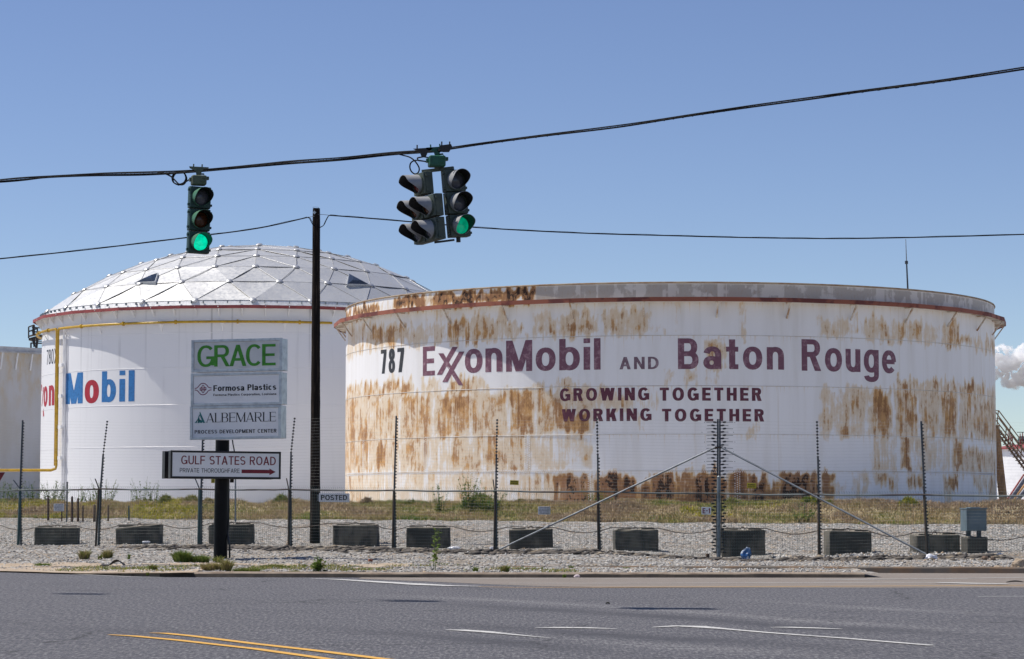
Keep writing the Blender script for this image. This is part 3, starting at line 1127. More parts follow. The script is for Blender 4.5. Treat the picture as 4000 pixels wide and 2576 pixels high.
# road markings: strips through points given in picture space on the road plane
def strip(pts, w, z=.008):
    P = [atz(a, b, 0) for a, b in pts]
    ws = w if isinstance(w, (list, tuple)) else [w] * len(P)
    fine, fw = [], []
    for i in range(len(P) - 1):
        n = max(2, int((P[i + 1] - P[i]).length / .4))
        for k in range(n):
            t = k / n
            fine.append(P[i].lerp(P[i + 1], t))
            fw.append(ws[i] * (1 - t) + ws[i + 1] * t)
    fine.append(P[-1])
    fw.append(ws[-1])
    vs, fs = [], []
    for i, p in enumerate(fine):
        d = fine[min(i + 1, len(fine) - 1)] - fine[max(i - 1, 0)]
        n = Vector((-d.y, d.x, 0)).normalized() * (fw[i] / 2)
        vs += [(p.x + n.x, p.y + n.y, z), (p.x - n.x, p.y - n.y, z)]
    for i in range(len(fine) - 1):
        fs.append((2 * i, 2 * i + 1, 2 * i + 3, 2 * i + 2))
    return vs, fs


def marking(name, strips, m):
    b = MB()
    for s in strips: b.add(*s)
    return tag(b.build(name, m), kind='structure')


marking('yellow_centre_lines', [
    strip([(425, 2482), (520, 2487), (700, 2504), (1000, 2538), (1230, 2570), (1500, 2612)], [.06, .13, .13, .13, .13, .13]),
    strip([(585, 2475), (640, 2476), (760, 2488), (1000, 2518), (1240, 2545), (1600, 2590)], [.05, .13, .13, .14, .14, .14]),
], M['markyellow'])
marking('yellow_edge_line', [strip([(1870, 2294), (2000, 2297), (2400, 2296.5), (3000, 2294), (3500, 2291.5), (4080, 2288)], [.05, .09, .12, .11, .11, .11], .010)], M['markyellow'])
marking('white_edge_line', [strip([(-60, 2229.5), (60, 2233), (200, 2240), (380, 2249), (520, 2255), (640, 2257)], [.16, .16, .15, .12, .08, .03], .008)], M['markwhite'])
marking('white_lane_lines', [
    strip([(1215, 2262), (1330, 2266.5), (1500, 2277), (1650, 2286), (1760, 2291), (1880, 2293)], [.06, .22, .4, .5, .35, .08], .012),
    strip([(1740, 2463), (1800, 2464), (1900, 2471), (2010, 2482), (2150, 2495)], [.05, .2, .2, .1, .02], .008),
    strip([(2090, 2455), (2170, 2454), (2280, 2455), (2410, 2459)], [.05, .22, .22, .05], .008),
    strip([(2550, 2453), (2640, 2448), (2720, 2450), (2830, 2459), (3000, 2474), (3300, 2496), (3640, 2524)], [.05, .2, .3, .16, .12, .12, .12], .008),
    strip([(3010, 2453), (3080, 2453), (3180, 2456), (3290, 2460)], [.05, .22, .2, .05], .008),
    strip([(1990, 2281), (2400, 2281), (2990, 2279), (3400, 2278), (3700, 2279)], [.1, .1, .1, .12, .1], .012),
    strip([(3190, 2265), (3320, 2266), (3700, 2263), (4060, 2257)], [.12, .2, .14, .1], .012),
    strip([(3660, 2279), (3800, 2282), (3935, 2284)], [.3, .45, .3], .015),
    strip([(3820, 2332), (4060, 2331)], .09, .008),
    strip([(1600, 2263), (2000, 2262), (3000, 2262)], [.06, .08, .05], .012),
], M['markwhite'])

# ------------------------------------------------------------------ tanks
TB = 1.3      # level of the tank yard


class Cyl:
    def __init__(s, pl, pr, py, R):
        bl, br = [math.atan2(d.x, d.y) for d in (ray(pl, py), ray(pr, py))]
        s.b, h = (bl + br) / 2, (br - bl) / 2
        s.R = R
        s.D = R / math.sin(h)
        s.c = Vector((s.D * math.sin(s.b), s.D * math.cos(s.b), 0))

    def near(s, py, off=0.0):
        """height of a point on the wall nearest to the camera"""
        px = 2000 + FPX * math.tan(s.b) * .999
        d = ray(px, py)
        k = (s.D - s.R - off) / math.hypot(d.x, d.y)
        return EYE + d.z * k

    def hit(s, px, py, off=0.0):
        """(arc length u measured from -Y, z) where the sight line meets the wall"""
        d = ray(px, py)
        a = d.x ** 2 + d.y ** 2
        b = -2 * (d.x * s.c.x + d.y * s.c.y)
        c = s.c.x ** 2 + s.c.y ** 2 - (s.R + off) ** 2
        q = b * b - 4 * a * c
        k = (-b - math.sqrt(max(q, 0))) / (2 * a)
        p = d * k
        return math.atan2(p.x - s.c.x, -(p.y - s.c.y)) * s.R, EYE + p.z

    def pt(s, u, z, off=0.0):
        a = u / s.R
        return Vector((s.c.x + (s.R + off) * math.sin(a), s.c.y - (s.R + off) * math.cos(a), z))


def wrap_text(mb, T, s, px0, px1, pyt, pyb, off=.006, **kw):
    """lettering painted on a tank wall, fitted to a box of the picture"""
    P, L = text(s, **kw)
    ym = (pyt + pyb) / 2
    u0, u1 = T.hit(px0, ym)[0], T.hit(px1, ym)[0]
    xm = (px0 + px1) / 2
    z1, z0 = T.hit(xm, pyt)[1], T.hit(xm, pyb)[1]
    sx, sz = (u1 - u0) / L, z1 - z0
    lay(mb, P, lambda a, b, k: T.pt(u0 + a * sx, z0 + b * sz, off + k * .0008), step=.35 / sx)


def wrap_quads(mb, T, quads, off=.012):
    for i, q in enumerate(quads):
        c = [T.hit(*p) for p in q]
        lay(mb, [[c]], lambda a, b, k, i=i: T.pt(a, b, off + i * .001), step=.35)


def shell(name, T, rows, m, ncol=720, attrs=None, parent=None, r_of=None):
    a = np.linspace(-math.pi, math.pi, ncol + 1)[:-1]
    rows = np.array(rows)
    nz = len(rows)
    Rr = np.full(nz, T.R) if r_of is None else r_of
    X = T.R * 0 + np.sin(a)[:, None] * Rr[None, :]
    Y = -np.cos(a)[:, None] * Rr[None, :]
    Z = np.repeat(rows[None, :], ncol, 0)
    v = np.stack([X.ravel(), Y.ravel(), Z.ravel()], 1)
    i, j = np.meshgrid(np.arange(ncol), np.arange(nz - 1), indexing='ij')
    p = (i * nz + j).ravel()
    q = (((i + 1) % ncol) * nz + j).ravel()
    f = np.stack([p, q, q + 1, p + 1], 1)
    A = {}
    for k, fn in (attrs or {}).items():
        A[k] = fn(np.repeat((a * T.R)[:, None], nz, 1).ravel(), Z.ravel())
    o = np_mesh(name, v, f, m, A, smooth=True)
    if parent is not None:
        o.parent = parent
    return o


def poly_ring(T, n, ro, ri, z0, z1, phase=0.0, parent=None, name='fascia', m=None):
    """polygonal girder: top and bottom plates with an outer fascia"""
    b = MB()
    for k in range(n):
        a0, a1 = 2 * math.pi * (k + phase) / n, 2 * math.pi * (k + 1 + phase) / n
        P = []
        for a in (a0, a1):
            s_, c_ = math.sin(a), -math.cos(a)
            P.append([(T.c.x + r * s_, T.c.y + r * c_, z) for r, z in ((ri, z0), (ro, z0), (ro, z1), (ri, z1))])
        b.add(P[0] + P[1], [(0, 4, 5, 1), (1, 5, 6, 2), (2, 6, 7, 3)])
    return b.build(name, m, parent)


# ---- rusty open-top tank
T1 = Cyl(1350, 3889, 1560, 18.29)
t1 = empty('storage_tank', (T1.c.x, T1.c.y, 0), 'open topped white storage tank streaked with rust, lettered and numbered 787', 'storage tank')
Z1 = [T1.near(p) for p in (1311, 1508, 1697, 1840)]
ztop = T1.near(1104)
zlip0, zlip1 = T1.near(1177, .7), T1.near(1160, .7)
RECT = [  # px x0, y0, x1, y1, rust   (plates of the wall as they weathered)
    (1360, 1268, 1430, 1345, .5), (1430, 1272, 1600, 1345, .72), (1600, 1262, 1745, 1340, .42), (1752, 1250, 1850, 1338, .75), (1855, 1245, 1905, 1334, .8), (1905, 1258, 2010, 1330, .6),
    (2010, 1282, 2062, 1318, .6), (2108, 1226, 2180, 1314, .6), (2180, 1222, 2282, 1312, .72), (2285, 1225, 2330, 1310, .6), (2380, 1208, 2530, 1308, .55), (2540, 1280, 2600, 1305, .3),
    (1700, 1195, 1760, 1290, .25), (2085, 1228, 2102, 1312, .7), (2352, 1230, 2366, 1312, .8), (2889, 1178, 2905, 1330, .62), (2640, 1180, 2650, 1300, .4), (1958, 1190, 1970, 1320, .6), (2128, 1190, 2136, 1260, .5),
    (3198, 1245, 3260, 1320, .38), (3268, 1245, 3330, 1322, .42), (3345, 1245, 3425, 1326, .5), (3430, 1250, 3478, 1328, .78), (3480, 1250, 3540, 1332, .55), (3540, 1255, 3600, 1336, .55), (3600, 1270, 3668, 1342, .42),
    (3676, 1270, 3700, 1346, .75), (3705, 1255, 3748, 1352, .85), (3748, 1318, 3800, 1358, .7), (3805, 1325, 3842, 1366, .5), (3848, 1330, 3888, 1385, .6),
    (1355, 1345, 1380, 1400, .35), (1385, 1342, 1420, 1378, .55), (1432, 1345, 1480, 1368, .5), (1480, 1338, 1530, 1360, .7), (1598, 1334, 1660, 1352, .45), (1520, 1458, 1534, 1500, .7),
    (2768, 1320, 2825, 1455, .66), (2680, 1442, 2718, 1500, .7), (2600, 1450, 2632, 1500, .35), (2760, 1445, 2776, 1500, .5), (2790, 1440, 2805, 1500, .5),
    (1355, 1505, 1420, 1548, .62), (1420, 1500, 1530, 1546, .7), (1530, 1490, 1612, 1540, .8), (1645, 1488, 1720, 1535, .55), (1760, 1478, 1850, 1530, .85), (1850, 1485, 1890, 1525, .4), (1990, 1520, 2080, 1560, .5), (2165, 1490, 2260, 1510, .45),
    (3480, 1487, 3505, 1528, .3), (3505, 1485, 3545, 1528, .75), (3550, 1488, 3640, 1530, .55), (3640, 1490, 3740, 1540, .6), (3748, 1497, 3806, 1545, .85), (3808, 1505, 3850, 1555, .6), (3855, 1515, 3890, 1570, .6),
    (1346, 1545, 1440, 1735, .70), (1440, 1545, 1560, 1730, .62), (1560, 1540, 1690, 1722, .72), (1700, 1535, 1840, 1712, .76), (1840, 1530, 1985, 1705, .58), (1990, 1522, 2082, 1702, .86), (2100, 1515, 2200, 1690, .74), (2200, 1515, 2300, 1605, .66), (2200, 1600, 2300, 1690, 1.08),
    (2300, 1600, 2345, 1650, .55), (2300, 1520, 2400, 1600, .4), (2375, 1600, 2390, 1690, .3), (2495, 1640, 2510, 1690, .5), (2400, 1540, 2560, 1600, .35), (2926, 1660, 2956, 1696, .4),
    (3207, 1518, 3262, 1695, .52), (3262, 1525, 3285, 1690, .3), (3288, 1520, 3385, 1700, .5), (3395, 1530, 3480, 1705, .78), (3498, 1525, 3582, 1705, .74), (3590, 1530, 3670, 1700, .55), (3672, 1540, 3738, 1712, .76), (3746, 1545, 3800, 1710, .62), (3800, 1560, 3890, 1725, .66),
    (1344, 1730, 1440, 1850, .68), (1440, 1725, 1560, 1845, .6), (1470, 1732, 1505, 1835, .95), (1560, 1720, 1670, 1845, .62), (1680, 1712, 1760, 1842, .42), (1765, 1708, 1880, 1842, .68), (1880, 1700, 2060, 1840, .58), (2060, 1700, 2160, 1838, .5), (2160, 1700, 2310, 1836, .3),
    (3405, 1705, 3500, 1845, .42), (3522, 1710, 3560, 1840, 1.0), (3570, 1712, 3640, 1845, .45), (3720, 1715, 3762, 1848, .8), (3640, 1712, 3720, 1845, .3), (3765, 1755, 3890, 1856, .58),
    (1343, 1850, 1440, 1990, .52), (1440, 1848, 1560, 1990, .42), (1560, 1846, 1770, 1990, .35), (1770, 1845, 1860, 1990, .55), (1860, 1845, 2060, 1990, .35), (2060, 1855, 2168, 1990, .45),
    (2168, 1866, 2188, 1990, 1.9), (2192, 1862, 2292, 1990, 2.0), (2292, 1880, 2318, 1990, .6), (2318, 1872, 2345, 1990, 1.6), (2346, 1852, 2428, 1990, 2.0), (2428, 1868, 2490, 1990, 1.9), (2500, 1888, 2545, 1990, 1.6),
    (2545, 1862, 2600, 1990, 2.0), (2560, 1852, 2640, 1990, 1.9), (2640, 1850, 2690, 1990, 1.2), (2690, 1866, 2725, 1990, 1.4), (2712, 1850, 2800, 1990, 2.0), (2800, 1862, 2840, 1990, 1.0), (2850, 1842, 2918, 1990, 1.5), (2922, 1856, 2998, 1990, 1.7),
    (3000, 1880, 3045, 1990, 1.2), (3055, 1855, 3160, 1990, 2.0), (3160, 1856, 3190, 1990, 1.7), (3212, 1856, 3252, 1990, 1.5), (3262, 1880, 3300, 1930, .3),
    (3335, 1850, 3360, 1990, .5), (3372, 1850, 3392, 1930, .75), (3420, 1862, 3500, 1910, .62), (3500, 1860, 3512, 1990, .4), (3545, 1858, 3605, 1905, .75), (3690, 1858, 3745, 1910, .85), (3695, 1905, 3720, 1990, .5), (3800, 1862, 3855, 1910, .55), (3862, 1862, 3890, 1990, .6),
]
BROWN = [(1352, 1215, 1372, 1245, 1.6), (1380, 1195, 1480, 1232, 1.7), (1478, 1185, 1545, 1225, .25), (1545, 1160, 1660, 1200, 1.7), (1660, 1150, 1690, 1195, .7), (1690, 1145, 1760, 1192, 1.8), (1760, 1140, 1850, 1190, 2.0), (1850, 1138, 1960, 1185, 1.7), (1960, 1132, 2090, 1176, 2.0)]


def rect_field(T, rects, soft=.16):
    C = []
    for x0, y0, x1, y1, w in rects:
        ym, xm = (y0 + y1) / 2, min(max((x0 + x1) / 2, 1360), 3880)
        u0, u1 = T.hit(x0, ym)[0], T.hit(x1, ym)[0]
        zt, zb = T.hit(xm, y0)[1], T.hit(xm, y1)[1]
        C.append((u0, u1, zb, zt, w))

    def fn(u, z):
        r = np.zeros_like(u)
        uu = u + .12 * vnoise(u * 3, z * 3, 11)
        zz = z + .26 * vnoise(u * 4.5, z * .8, 12) + .24 * vnoise(u * 8, z * 1.1, 14) + .08 * vnoise(u * 9, z * 5, 13)
        for u0, u1, z0, z1, w in C:
            d = np.minimum(np.minimum(uu - u0, u1 - uu) / soft, np.minimum(zz - z0, z1 - zz) / soft)
            r = np.maximum(r, w * np.clip(d * .5 + .5, 0, 1))
        return r

    return fn


M['rustshell'] = rust_shell(T1.R)
f_rust = rect_field(T1, RECT)
f_brown = rect_field(T1, BROWN)
ambient = lambda u, z: .06 * (vnoise(u * .25, z * .3, 21) > .1)
rows = sorted(set([round(v, 3) for v in np.arange(TB - .3, ztop + .001, .11)] + [round(ztop, 3)]))
sh = shell('shell', T1, rows, M['rustshell'], 1040, {
    'rust': lambda u, z: np.maximum(f_rust(u, z) * (z < zlip0), f_brown(u, z) * (z > zlip0 - .05)),
    'bare': lambda u, z: ((z > zlip1 - .05) & (z < ztop - .12) & (u > T1.hit(2095, 1150)[0])).astype(float)}, t1)
# rim angle, girder, braces
b = MB()
b.tube([T1.pt(2 * math.pi * T1.R * k / 220, ztop, .02) for k in range(220)], .045, 6, closed=True)
b.build('top_rim', pbr('rusty_rim', (.34, .27, .19), .8, 0, (.22, .12, .06), 1.2), t1)
poly_ring(T1, 32, T1.R + .66, T1.R - .01, zlip0 + .06, zlip0 + .085, .35, t1, 'wind_girder', pbr('rusted_girder_plate', (.55, .5, .43), .7, 0, (.3, .18, .09), 1.3))
poly_ring(T1, 32, T1.R + .68, T1.R + .665, zlip0, zlip1, .35, t1, 'fascia', M['rustlip'])
stain = pbr('stained_white_brace', (.6, .55, .48), .7, 0, (.35, .2, .1), 3)
kb = None
for k in range(32):
    u = 2 * math.pi * T1.R * (k + .35) / 32
    if abs(((u / T1.R + math.pi) % (2 * math.pi)) - math.pi) > 1.75: continue
    b = MB()
    b.bar(T1.pt(u, zlip0 + .04, .60), T1.pt(u, zlip0 - .75, .02), .07, .07)
    b.bar(T1.pt(u, zlip0 + .02, .62), T1.pt(u, zlip0 + .02, .02), .07, .05)
    b.build('knee_brace', stain, t1)
# plate seams
for z in Z1:
    b = MB()
    b.tube([T1.pt(2 * math.pi * T1.R * k / 240, z, .004) for k in range(240)], .014, 5, closed=True)
    b.build('plate_seam', pbr('seam_paint', (.6, .58, .55), .7, 0, (.42, .33, .24), 1.0), t1)


def rivets(pts, r=.028):
    b = MB()
    for p, n in pts:
        q = n.to_track_quat('Z', 'Y').to_matrix()
        b.lathe([(r, 0), (r * .8, r * .55), (r * .3, r * .8)], 6, p, q)
    return b


ul, ur = T1.hit(1356, 1856)[0], T1.hit(3880, 1856)[0]
pts = []
u = ul
while u < ur:
    for dz in (-.05, .05):
        pts.append((T1.pt(u + (.05 if dz > 0 else 0), Z1[3] + dz), (T1.pt(u, 0) - T1.c).normalized()))
    u += .10
for px, y0, y1 in ((1420, 1722, 1840), (1663, 1706, 1838), (2060, 1700, 1836), (1362, 1860, 1960), (1523, 1850, 1985), (1852, 1846, 1985), (2307, 1842, 1985), (2880, 1842, 1985), (3300, 1846, 1985)):
    u0, za = T1.hit(px, y0)
    _, zb = T1.hit(px, y1)
    z = zb
    while z < za:
        for i, du in enumerate((-.12, 0, .12)):
            pts.append((T1.pt(u0 + du, z + (.05 if i == 1 else 0)), (T1.pt(u0, 0) - T1.c).normalized()))
        z += .11
o = rivets(pts, .026).build('rivets', M['whitesteel'], t1, smooth=True)
o['kind'] = 'stuff'
# painted words
b = MB()
wrap_text(b, T1, '787', 1488, 1579, 1363, 1457, v=.26, t=.16, sp=.2)
b.build('number', M['t_787'], t1)
b = MB()
wrap_text(b, T1, 'E', 1652, 1699, 1354, 1468, v=.2, t=.16)
z2n = lambda x, y: (1000 + x / 2.391, 900 + y / 2.391)
wrap_quads(b, T1, [[z2n(1690, 1350), z2n(1738, 1350), z2n(1886, 1090), z2n(1836, 1090)], [z2n(1893, 1448), z2n(1938, 1448), z2n(1752, 1150), z2n(1704, 1150)], [z2n(1742, 1418), z2n(1790, 1418), z2n(1948, 1134), z2n(1900, 1134)]])
wrap_text(b, T1, 'on', 1816, 1963, 1329, 1455, v=.2, t=.155, sp=.1)
wrap_text(b, T1, 'Mobil', 1977, 2346, 1326, 1448, v=.2, t=.16, sp=.115)
b.build('lettering', M['t_exx'], t1)
b = MB()
wrap_text(b, T1, 'AND', 2420, 2573, 1395, 1443, v=.2, t=.15, sp=.22)
b.build('lettering', M['t_and'], t1)
b = MB()
wrap_text(b, T1, 'Baton', 2648, 3062, 1323, 1443, v=.2, t=.16, sp=.15)
b.build('lettering', M['t_exx'], t1)
b = MB()
wrap_text(b, T1, 'Rouge', 3131, 3499, 1331, 1453, v=.2, t=.16, sp=.14)
b.build('lettering', M['t_exx'], t1)
b = MB()
wrap_text(b, T1, 'GROWING', 2187, 2536, 1516, 1566, v=.25, t=.2, sp=.22)
b.build('lettering', M['t_grow'], t1)
b = MB()
wrap_text(b, T1, 'TOGETHER', 2577, 2975, 1515, 1566, v=.25, t=.2, sp=.24)
b.build('lettering', M['t_grow'], t1)
b = MB()
wrap_text(b, T1, 'WORKING', 2194, 2545, 1597, 1646, v=.25, t=.2, sp=.22)
b.build('lettering', M['t_grow'], t1)
b = MB()
wrap_text(b, T1, 'TOGETHER', 2586, 2985, 1598, 1647, v=.25, t=.2, sp=.24)
b.build('lettering', M['t_grow'], t1)

# ---- white domed tank
T2 = Cyl(159, 1849, 1672, 15.1)
t2 = empty('domed_tank', (T2.c.x, T2.c.y, 0), 'white storage tank numbered 780X under a faceted aluminium dome roof', 'storage tank')
M['whiteshell'] = white_shell(T2.R)
z2l0, z2l1 = T2.near(1205, .5), T2.near(1193, .5)
shell('shell', T2, np.linspace(TB - .3, z2l1, 8), M['whiteshell'], 360, None, t2)
poly_ring(T2, 22, T2.R + .62, T2.R - .01, z2l1 - .03, z2l1, .2, t2, 'wind_girder', M['whitesteel'])
poly_ring(T2, 22, T2.R + .64, T2.R + .625, z2l0, z2l1 + .01, .2, t2, 'fascia', M['redlip'])
b = MB()
for k in range(64):
    a = 2 * math.pi * (k + .3) / 64
    u = a * T2.R
    p0, p1, p2 = T2.pt(u, z2l1 - .04, .02), T2.pt(u, z2l1 - .04, .55), T2.pt(u, z2l1 - .66, .02)
    t = (T2.pt(u + .01, 0) - T2.pt(u, 0)).normalized() * .025
    b.add([p0 + t, p1 + t, p2 + t, p0 - t, p1 - t, p2 - t], [(0, 1, 2), (5, 4, 3), (0, 3, 4, 1), (1, 4, 5, 2), (2, 5, 3, 0)])
split_parts(b.build('gusset', M['whitesteel'], t2), 'gusset')
for py in (1300, 1435, 1580, 1745):
    z = T2.near(py)
    b = MB()
    b.tube([T2.pt(2 * math.pi * T2.R * k / 200, z, .004) for k in range(200)], .012, 4, closed=True)
    b.build('plate_seam', M['whitesteel'], t2)
b = MB()
wrap_text(b, T2, 'M', 258, 324, 1457, 1578, v=.24, t=.17)
wrap_text(b, T2, 'bil', 398, 526, 1449, 1570, v=.24, t=.17, sp=.14)
b.build('lettering', M['t_blue'], t2)
b = MB()
wrap_text(b, T2, 'o', 331, 387, 1453, 1575, v=.24, t=.17)
wrap_text(b, T2, 'on', 171, 213, 1479, 1586, v=.24, t=.17, sp=.16)
wrap_quads(b, T2, [[(169, 1628), (173, 1626), (164, 1502), (162, 1505)], [(163, 1590), (165, 1585), (173, 1512), (170, 1514)]])
b.build('lettering', M['t_red'], t2)
b = MB()
wrap_text(b, T2, '780X', 183, 224, 1364, 1422, v=.15, t=.12, sp=.14)
b.build('number', M['t_navy'], t2)

# dome: six sectors of triangles, five rings
zr = T2.near(1172, .1)
DR = T2.R - .02
apex = at(1004, 960, T2.D - 1.8).z
rise = apex - zr
SR = (DR ** 2 + rise ** 2) / (2 * rise)
zc_ = apex - SR
amax = math.asin(DR / SR)
N = 5
DPH = rad(6.0)


NR = [1, 5, 10, 15, 20, 25, 25, 25]          # nodes on each ring, apex to rim
FR = [0, .135, .27, .405, .54, .69, .845, 1.0]
PH0 = rad(4.3)
OFFS = [0, 0, 0, 0, 0, 0, rad(7.2), 0]
N = 7


def dnode(k, i):
    if k == 0: return Vector((T2.c.x, T2.c.y, apex))
    th = 2 * math.pi * i / NR[k] + PH0 + OFFS[k]
    ph = amax * FR[k]
    return Vector((T2.c.x + SR * math.sin(ph) * math.sin(th), T2.c.y - SR * math.sin(ph) * math.cos(th), zc_ + SR * math.cos(ph)))


tris, edges = [], set()


def tri(a, b_, c):
    tris.append((a, b_, c))
    for p, q in ((a, b_), (b_, c), (c, a)): edges.add(tuple(sorted((p, q))))


for s_ in range(5):
    for k in range(1, 6):
        for j in range(k):
            o0, o1 = (k, (s_ * k + j) % (5 * k)), (k, (s_ * k + j + 1) % (5 * k))
            i0 = (k - 1, (s_ * (k - 1) + j) % max(1, 5 * (k - 1)))
            tri(o0, o1, i0)
            if j < k - 1:
                i1 = (k - 1, (s_ * (k - 1) + j + 1) % max(1, 5 * (k - 1)))
                tri(i0, o1, i1)
for k in (6, 7):
    for i in range(25):
        if k == 6:      # outer ring shifted forward by half a step
            tri((6, i), (5, i), (5, (i + 1) % 25))
            tri((6, i), (6, (i + 1) % 25), (5, (i + 1) % 25))
        else:
            tri((7, i), (6, i), (6, (i - 1) % 25))
            tri((7, i), (7, (i + 1) % 25), (6, i))
dome = None
b = MB()
for T_ in tris:
    A, B_, C_ = [dnode(*x) for x in T_]
    n = (B_ - A).cross(C_ - A).normalized()
    if n.z < 0: n = -n
    # slightly dished sheet: 4x4 subdivided triangle
    m_ = 4
    idx, vs = {}, []
    jit = [rng.uniform(-.06, .06) for _ in range(3)]
    for i in range(m_ + 1):
        for j in range(m_ + 1 - i):
            w = (i / m_, j / m_, 1 - (i + j) / m_)
            h = (w[0] * w[1] + w[1] * w[2] + w[2] * w[0])
            d = -.09 * h + sum(jit[q] * w[q] * w[(q + 1) % 3] * 3 for q in range(3))
            idx[(i, j)] = len(vs)
            vs.append(A * w[0] + B_ * w[1] + C_ * w[2] + n * d)
    fs = []
    for i in range(m_):
        for j in range(m_ - i):
            fs.append((idx[i, j], idx[i + 1, j], idx[i, j + 1]))
            if j < m_ - i - 1: fs.append((idx[i + 1, j], idx[i + 1, j + 1], idx[i, j + 1]))
    b.add(vs, fs)
dome = b.build('dome_roof', M['dome'], t2)
dome.data.polygons.foreach_set('use_smooth', [True] * len(dome.data.polygons))
dome.data.set_sharp_from_angle(angle=rad(5))
b = MB()
battendark = pbr('dark_batten_gasket', (.14, .14, .145), .6, .0)
for e in edges:
    A, B_ = dnode(*e[0]), dnode(*e[1])
    up = ((A + B_) / 2 - Vector((T2.c.x, T2.c.y, zc_))).normalized()
    b.tube([A + up * .002, B_ + up * .002], .012, 5, caps=False)
b.build('battens', pbr('aluminium_batten', (.5, .5, .5), .5, .3), dome)
b2 = MB()
for e in edges:
    A, B_ = dnode(*e[0]), dnode(*e[1])
    up = ((A + B_) / 2 - Vector((T2.c.x, T2.c.y, zc_))).normalized()
    sd = (B_ - A).normalized().cross(up) * .026
    if sd.z > 0: sd = -sd
    b2.tube([A + up * .002 + sd, B_ + up * .002 + sd], .009, 4, caps=False)
b2.build('gaskets', battendark, dome)
proto = None
hubm = pbr('aluminium_hub', (.6, .6, .6), .35, .6)
for k in range(N + 1):
    for i in range(NR[k]):
        p = dnode(k, i)
        if p.y > T2.c.y + 4: continue
        up = (p - Vector((T2.c.x, T2.c.y, zc_))).normalized()
        if proto is None:
            q = MB()
            q.lathe([(.22, .0), (.22, .03), (.16, .075), (.06, .09)], 14)
            proto = q.build('hub', hubm, None, smooth=True)
            h_ = proto
            h_.parent = dome
        else:
            h_ = proto.copy()
            COL.objects.link(h_)
            h_.parent = dome
        h_.location = p - Vector((T2.c.x, T2.c.y, 0)) + up * .02
        h_.rotation_euler = up.to_track_quat('Z', 'Y').to_euler()
# eave flashing with clips
b = MB()
for k in range(25):
    A, B_ = dnode(N, k), dnode(N, (k + 1) % 25)
    o0, o1 = [Vector((T2.c.x + (p.x - T2.c.x) * 1.012, T2.c.y + (p.y - T2.c.y) * 1.012, z2l1 + .02)) for p in (A, B_)]
    b.add([A, B_, o1, o0], [(0, 1, 2, 3)])
b.build('eave_flashing', pbr('white_flashing', (.7, .7, .7), .5), dome)
b = MB()
for k in range(120):
    a = 2 * math.pi * k / 120 + .02
    p = T2.pt(a * T2.R, (zr + z2l1) / 2 + .06, .1)
    b.box(p, (.05, .16, .16), Matrix.Rotation(a, 3, 'Z'))
b.build('flashing_clips', M['steel'], dome)
# triangular skylights
for z_pts in ([(534, 1109), (606, 1106), (616, 1074)], [(1357, 1115), (1437, 1117), (1364, 1078)]):
    def hit_dome(px, py):
        d = ray(px, py).normalized()
        o_ = Vector((0, 0, EYE)) - Vector((T2.c.x, T2.c.y, zc_))
        bq, cq = d.dot(o_), o_.dot(o_) - (SR + .0) ** 2
        k = -bq - math.sqrt(max(bq * bq - cq, 0))
        return Vector((0, 0, EYE)) + d * k
    P3 = [hit_dome(*p) for p in z_pts]
    cen = (P3[0] + P3[1] + P3[2]) / 3
    up = (cen - Vector((T2.c.x, T2.c.y, zc_))).normalized()
    b = MB()
    fr = [cen + (p - cen) * 1.12 for p in P3]
    b.add([p - up * .12 for p in fr] + [p + up * .12 for p in fr], [(0, 1, 2), (5, 4, 3), (0, 3, 4, 1), (1, 4, 5, 2), (2, 5, 3, 0)])
    sk = b.build('skylight', M['signframe'], dome)
    b = MB()
    rim = [cen + (p - cen) * 1.02 + up * .123 for p in P3]
    top = [cen + (p - cen) * .45 + up * .25 for p in P3]
    b.add(rim + top, [(0, 1, 4, 3), (1, 2, 5, 4), (2, 0, 3, 5), (3, 4, 5)])
    b.build('glazing', M['glass'], sk)

# yellow foam pipe on the white tank: a ring under the girder and a double riser
yr = T2.near(1257, .35)
py_ = empty('yellow_pipe', T2.pt(T2.hit(226, 1600)[0], TB, .35), 'yellow foam pipe ringing the domed tank below its rim and dropping down its wall', 'pipe')
uA = T2.hit(226, 1400, .3)[0]
b = MB()
b.tube([T2.pt(-T2.R * 2.2 + (T2.R * 2.2 + uA - .22) * k / 50, yr, .35) for k in range(51)] + [T2.pt(uA - .12, yr - .14, .35), T2.pt(uA - .1, yr - .5, .35)], .085, 8)
b.tube([T2.pt(uA + .1, yr - .5, .35), T2.pt(uA + .12, yr - .14, .35)] + [T2.pt(uA + .22 + (T2.R * 1.35) * k / 60, yr, .35) for k in range(61)], .085, 8)
b.build('ring_pipe', M['yellow'], py_, smooth=True)
zb_ = T2.hit(218, 1838, .3)[1]
b = MB()
foot = T2.pt(uA, zb_, .35)
for s_ in (-.1, .1):
    top_ = T2.pt(uA + s_, yr - .5, .35)
    b.tube([top_, T2.pt(uA + s_, zb_ + .3, .35)] + ([T2.pt(uA + s_, zb_ + .1, .4), foot + Vector((-.35, -.05, -.02))] if s_ > 0 else []), .085, 8)
b.tube([foot + Vector((-.05, -.05, .1)), foot + Vector((-.3, -.05, 0)), foot + Vector((-12, -.6, 0))], .095, 8)
b.build('riser', M['yellow'], py_, smooth=True)
b = MB()
for du in (-4.2, -1.6, 3.0, 6.8, 10.6, 14.6, 18.5):
    p = T2.pt(uA + du, yr, .35)
    n = (p - Vector((T2.c.x, T2.c.y, yr))).normalized()
    b.tube([p - n.cross(Vector((0, 0, 1))) * .06, p + n.cross(Vector((0, 0, 1))) * .06], .14, 10)
split_parts(b.build('flange', M['yellow'], py_), 'flange')
b = MB()
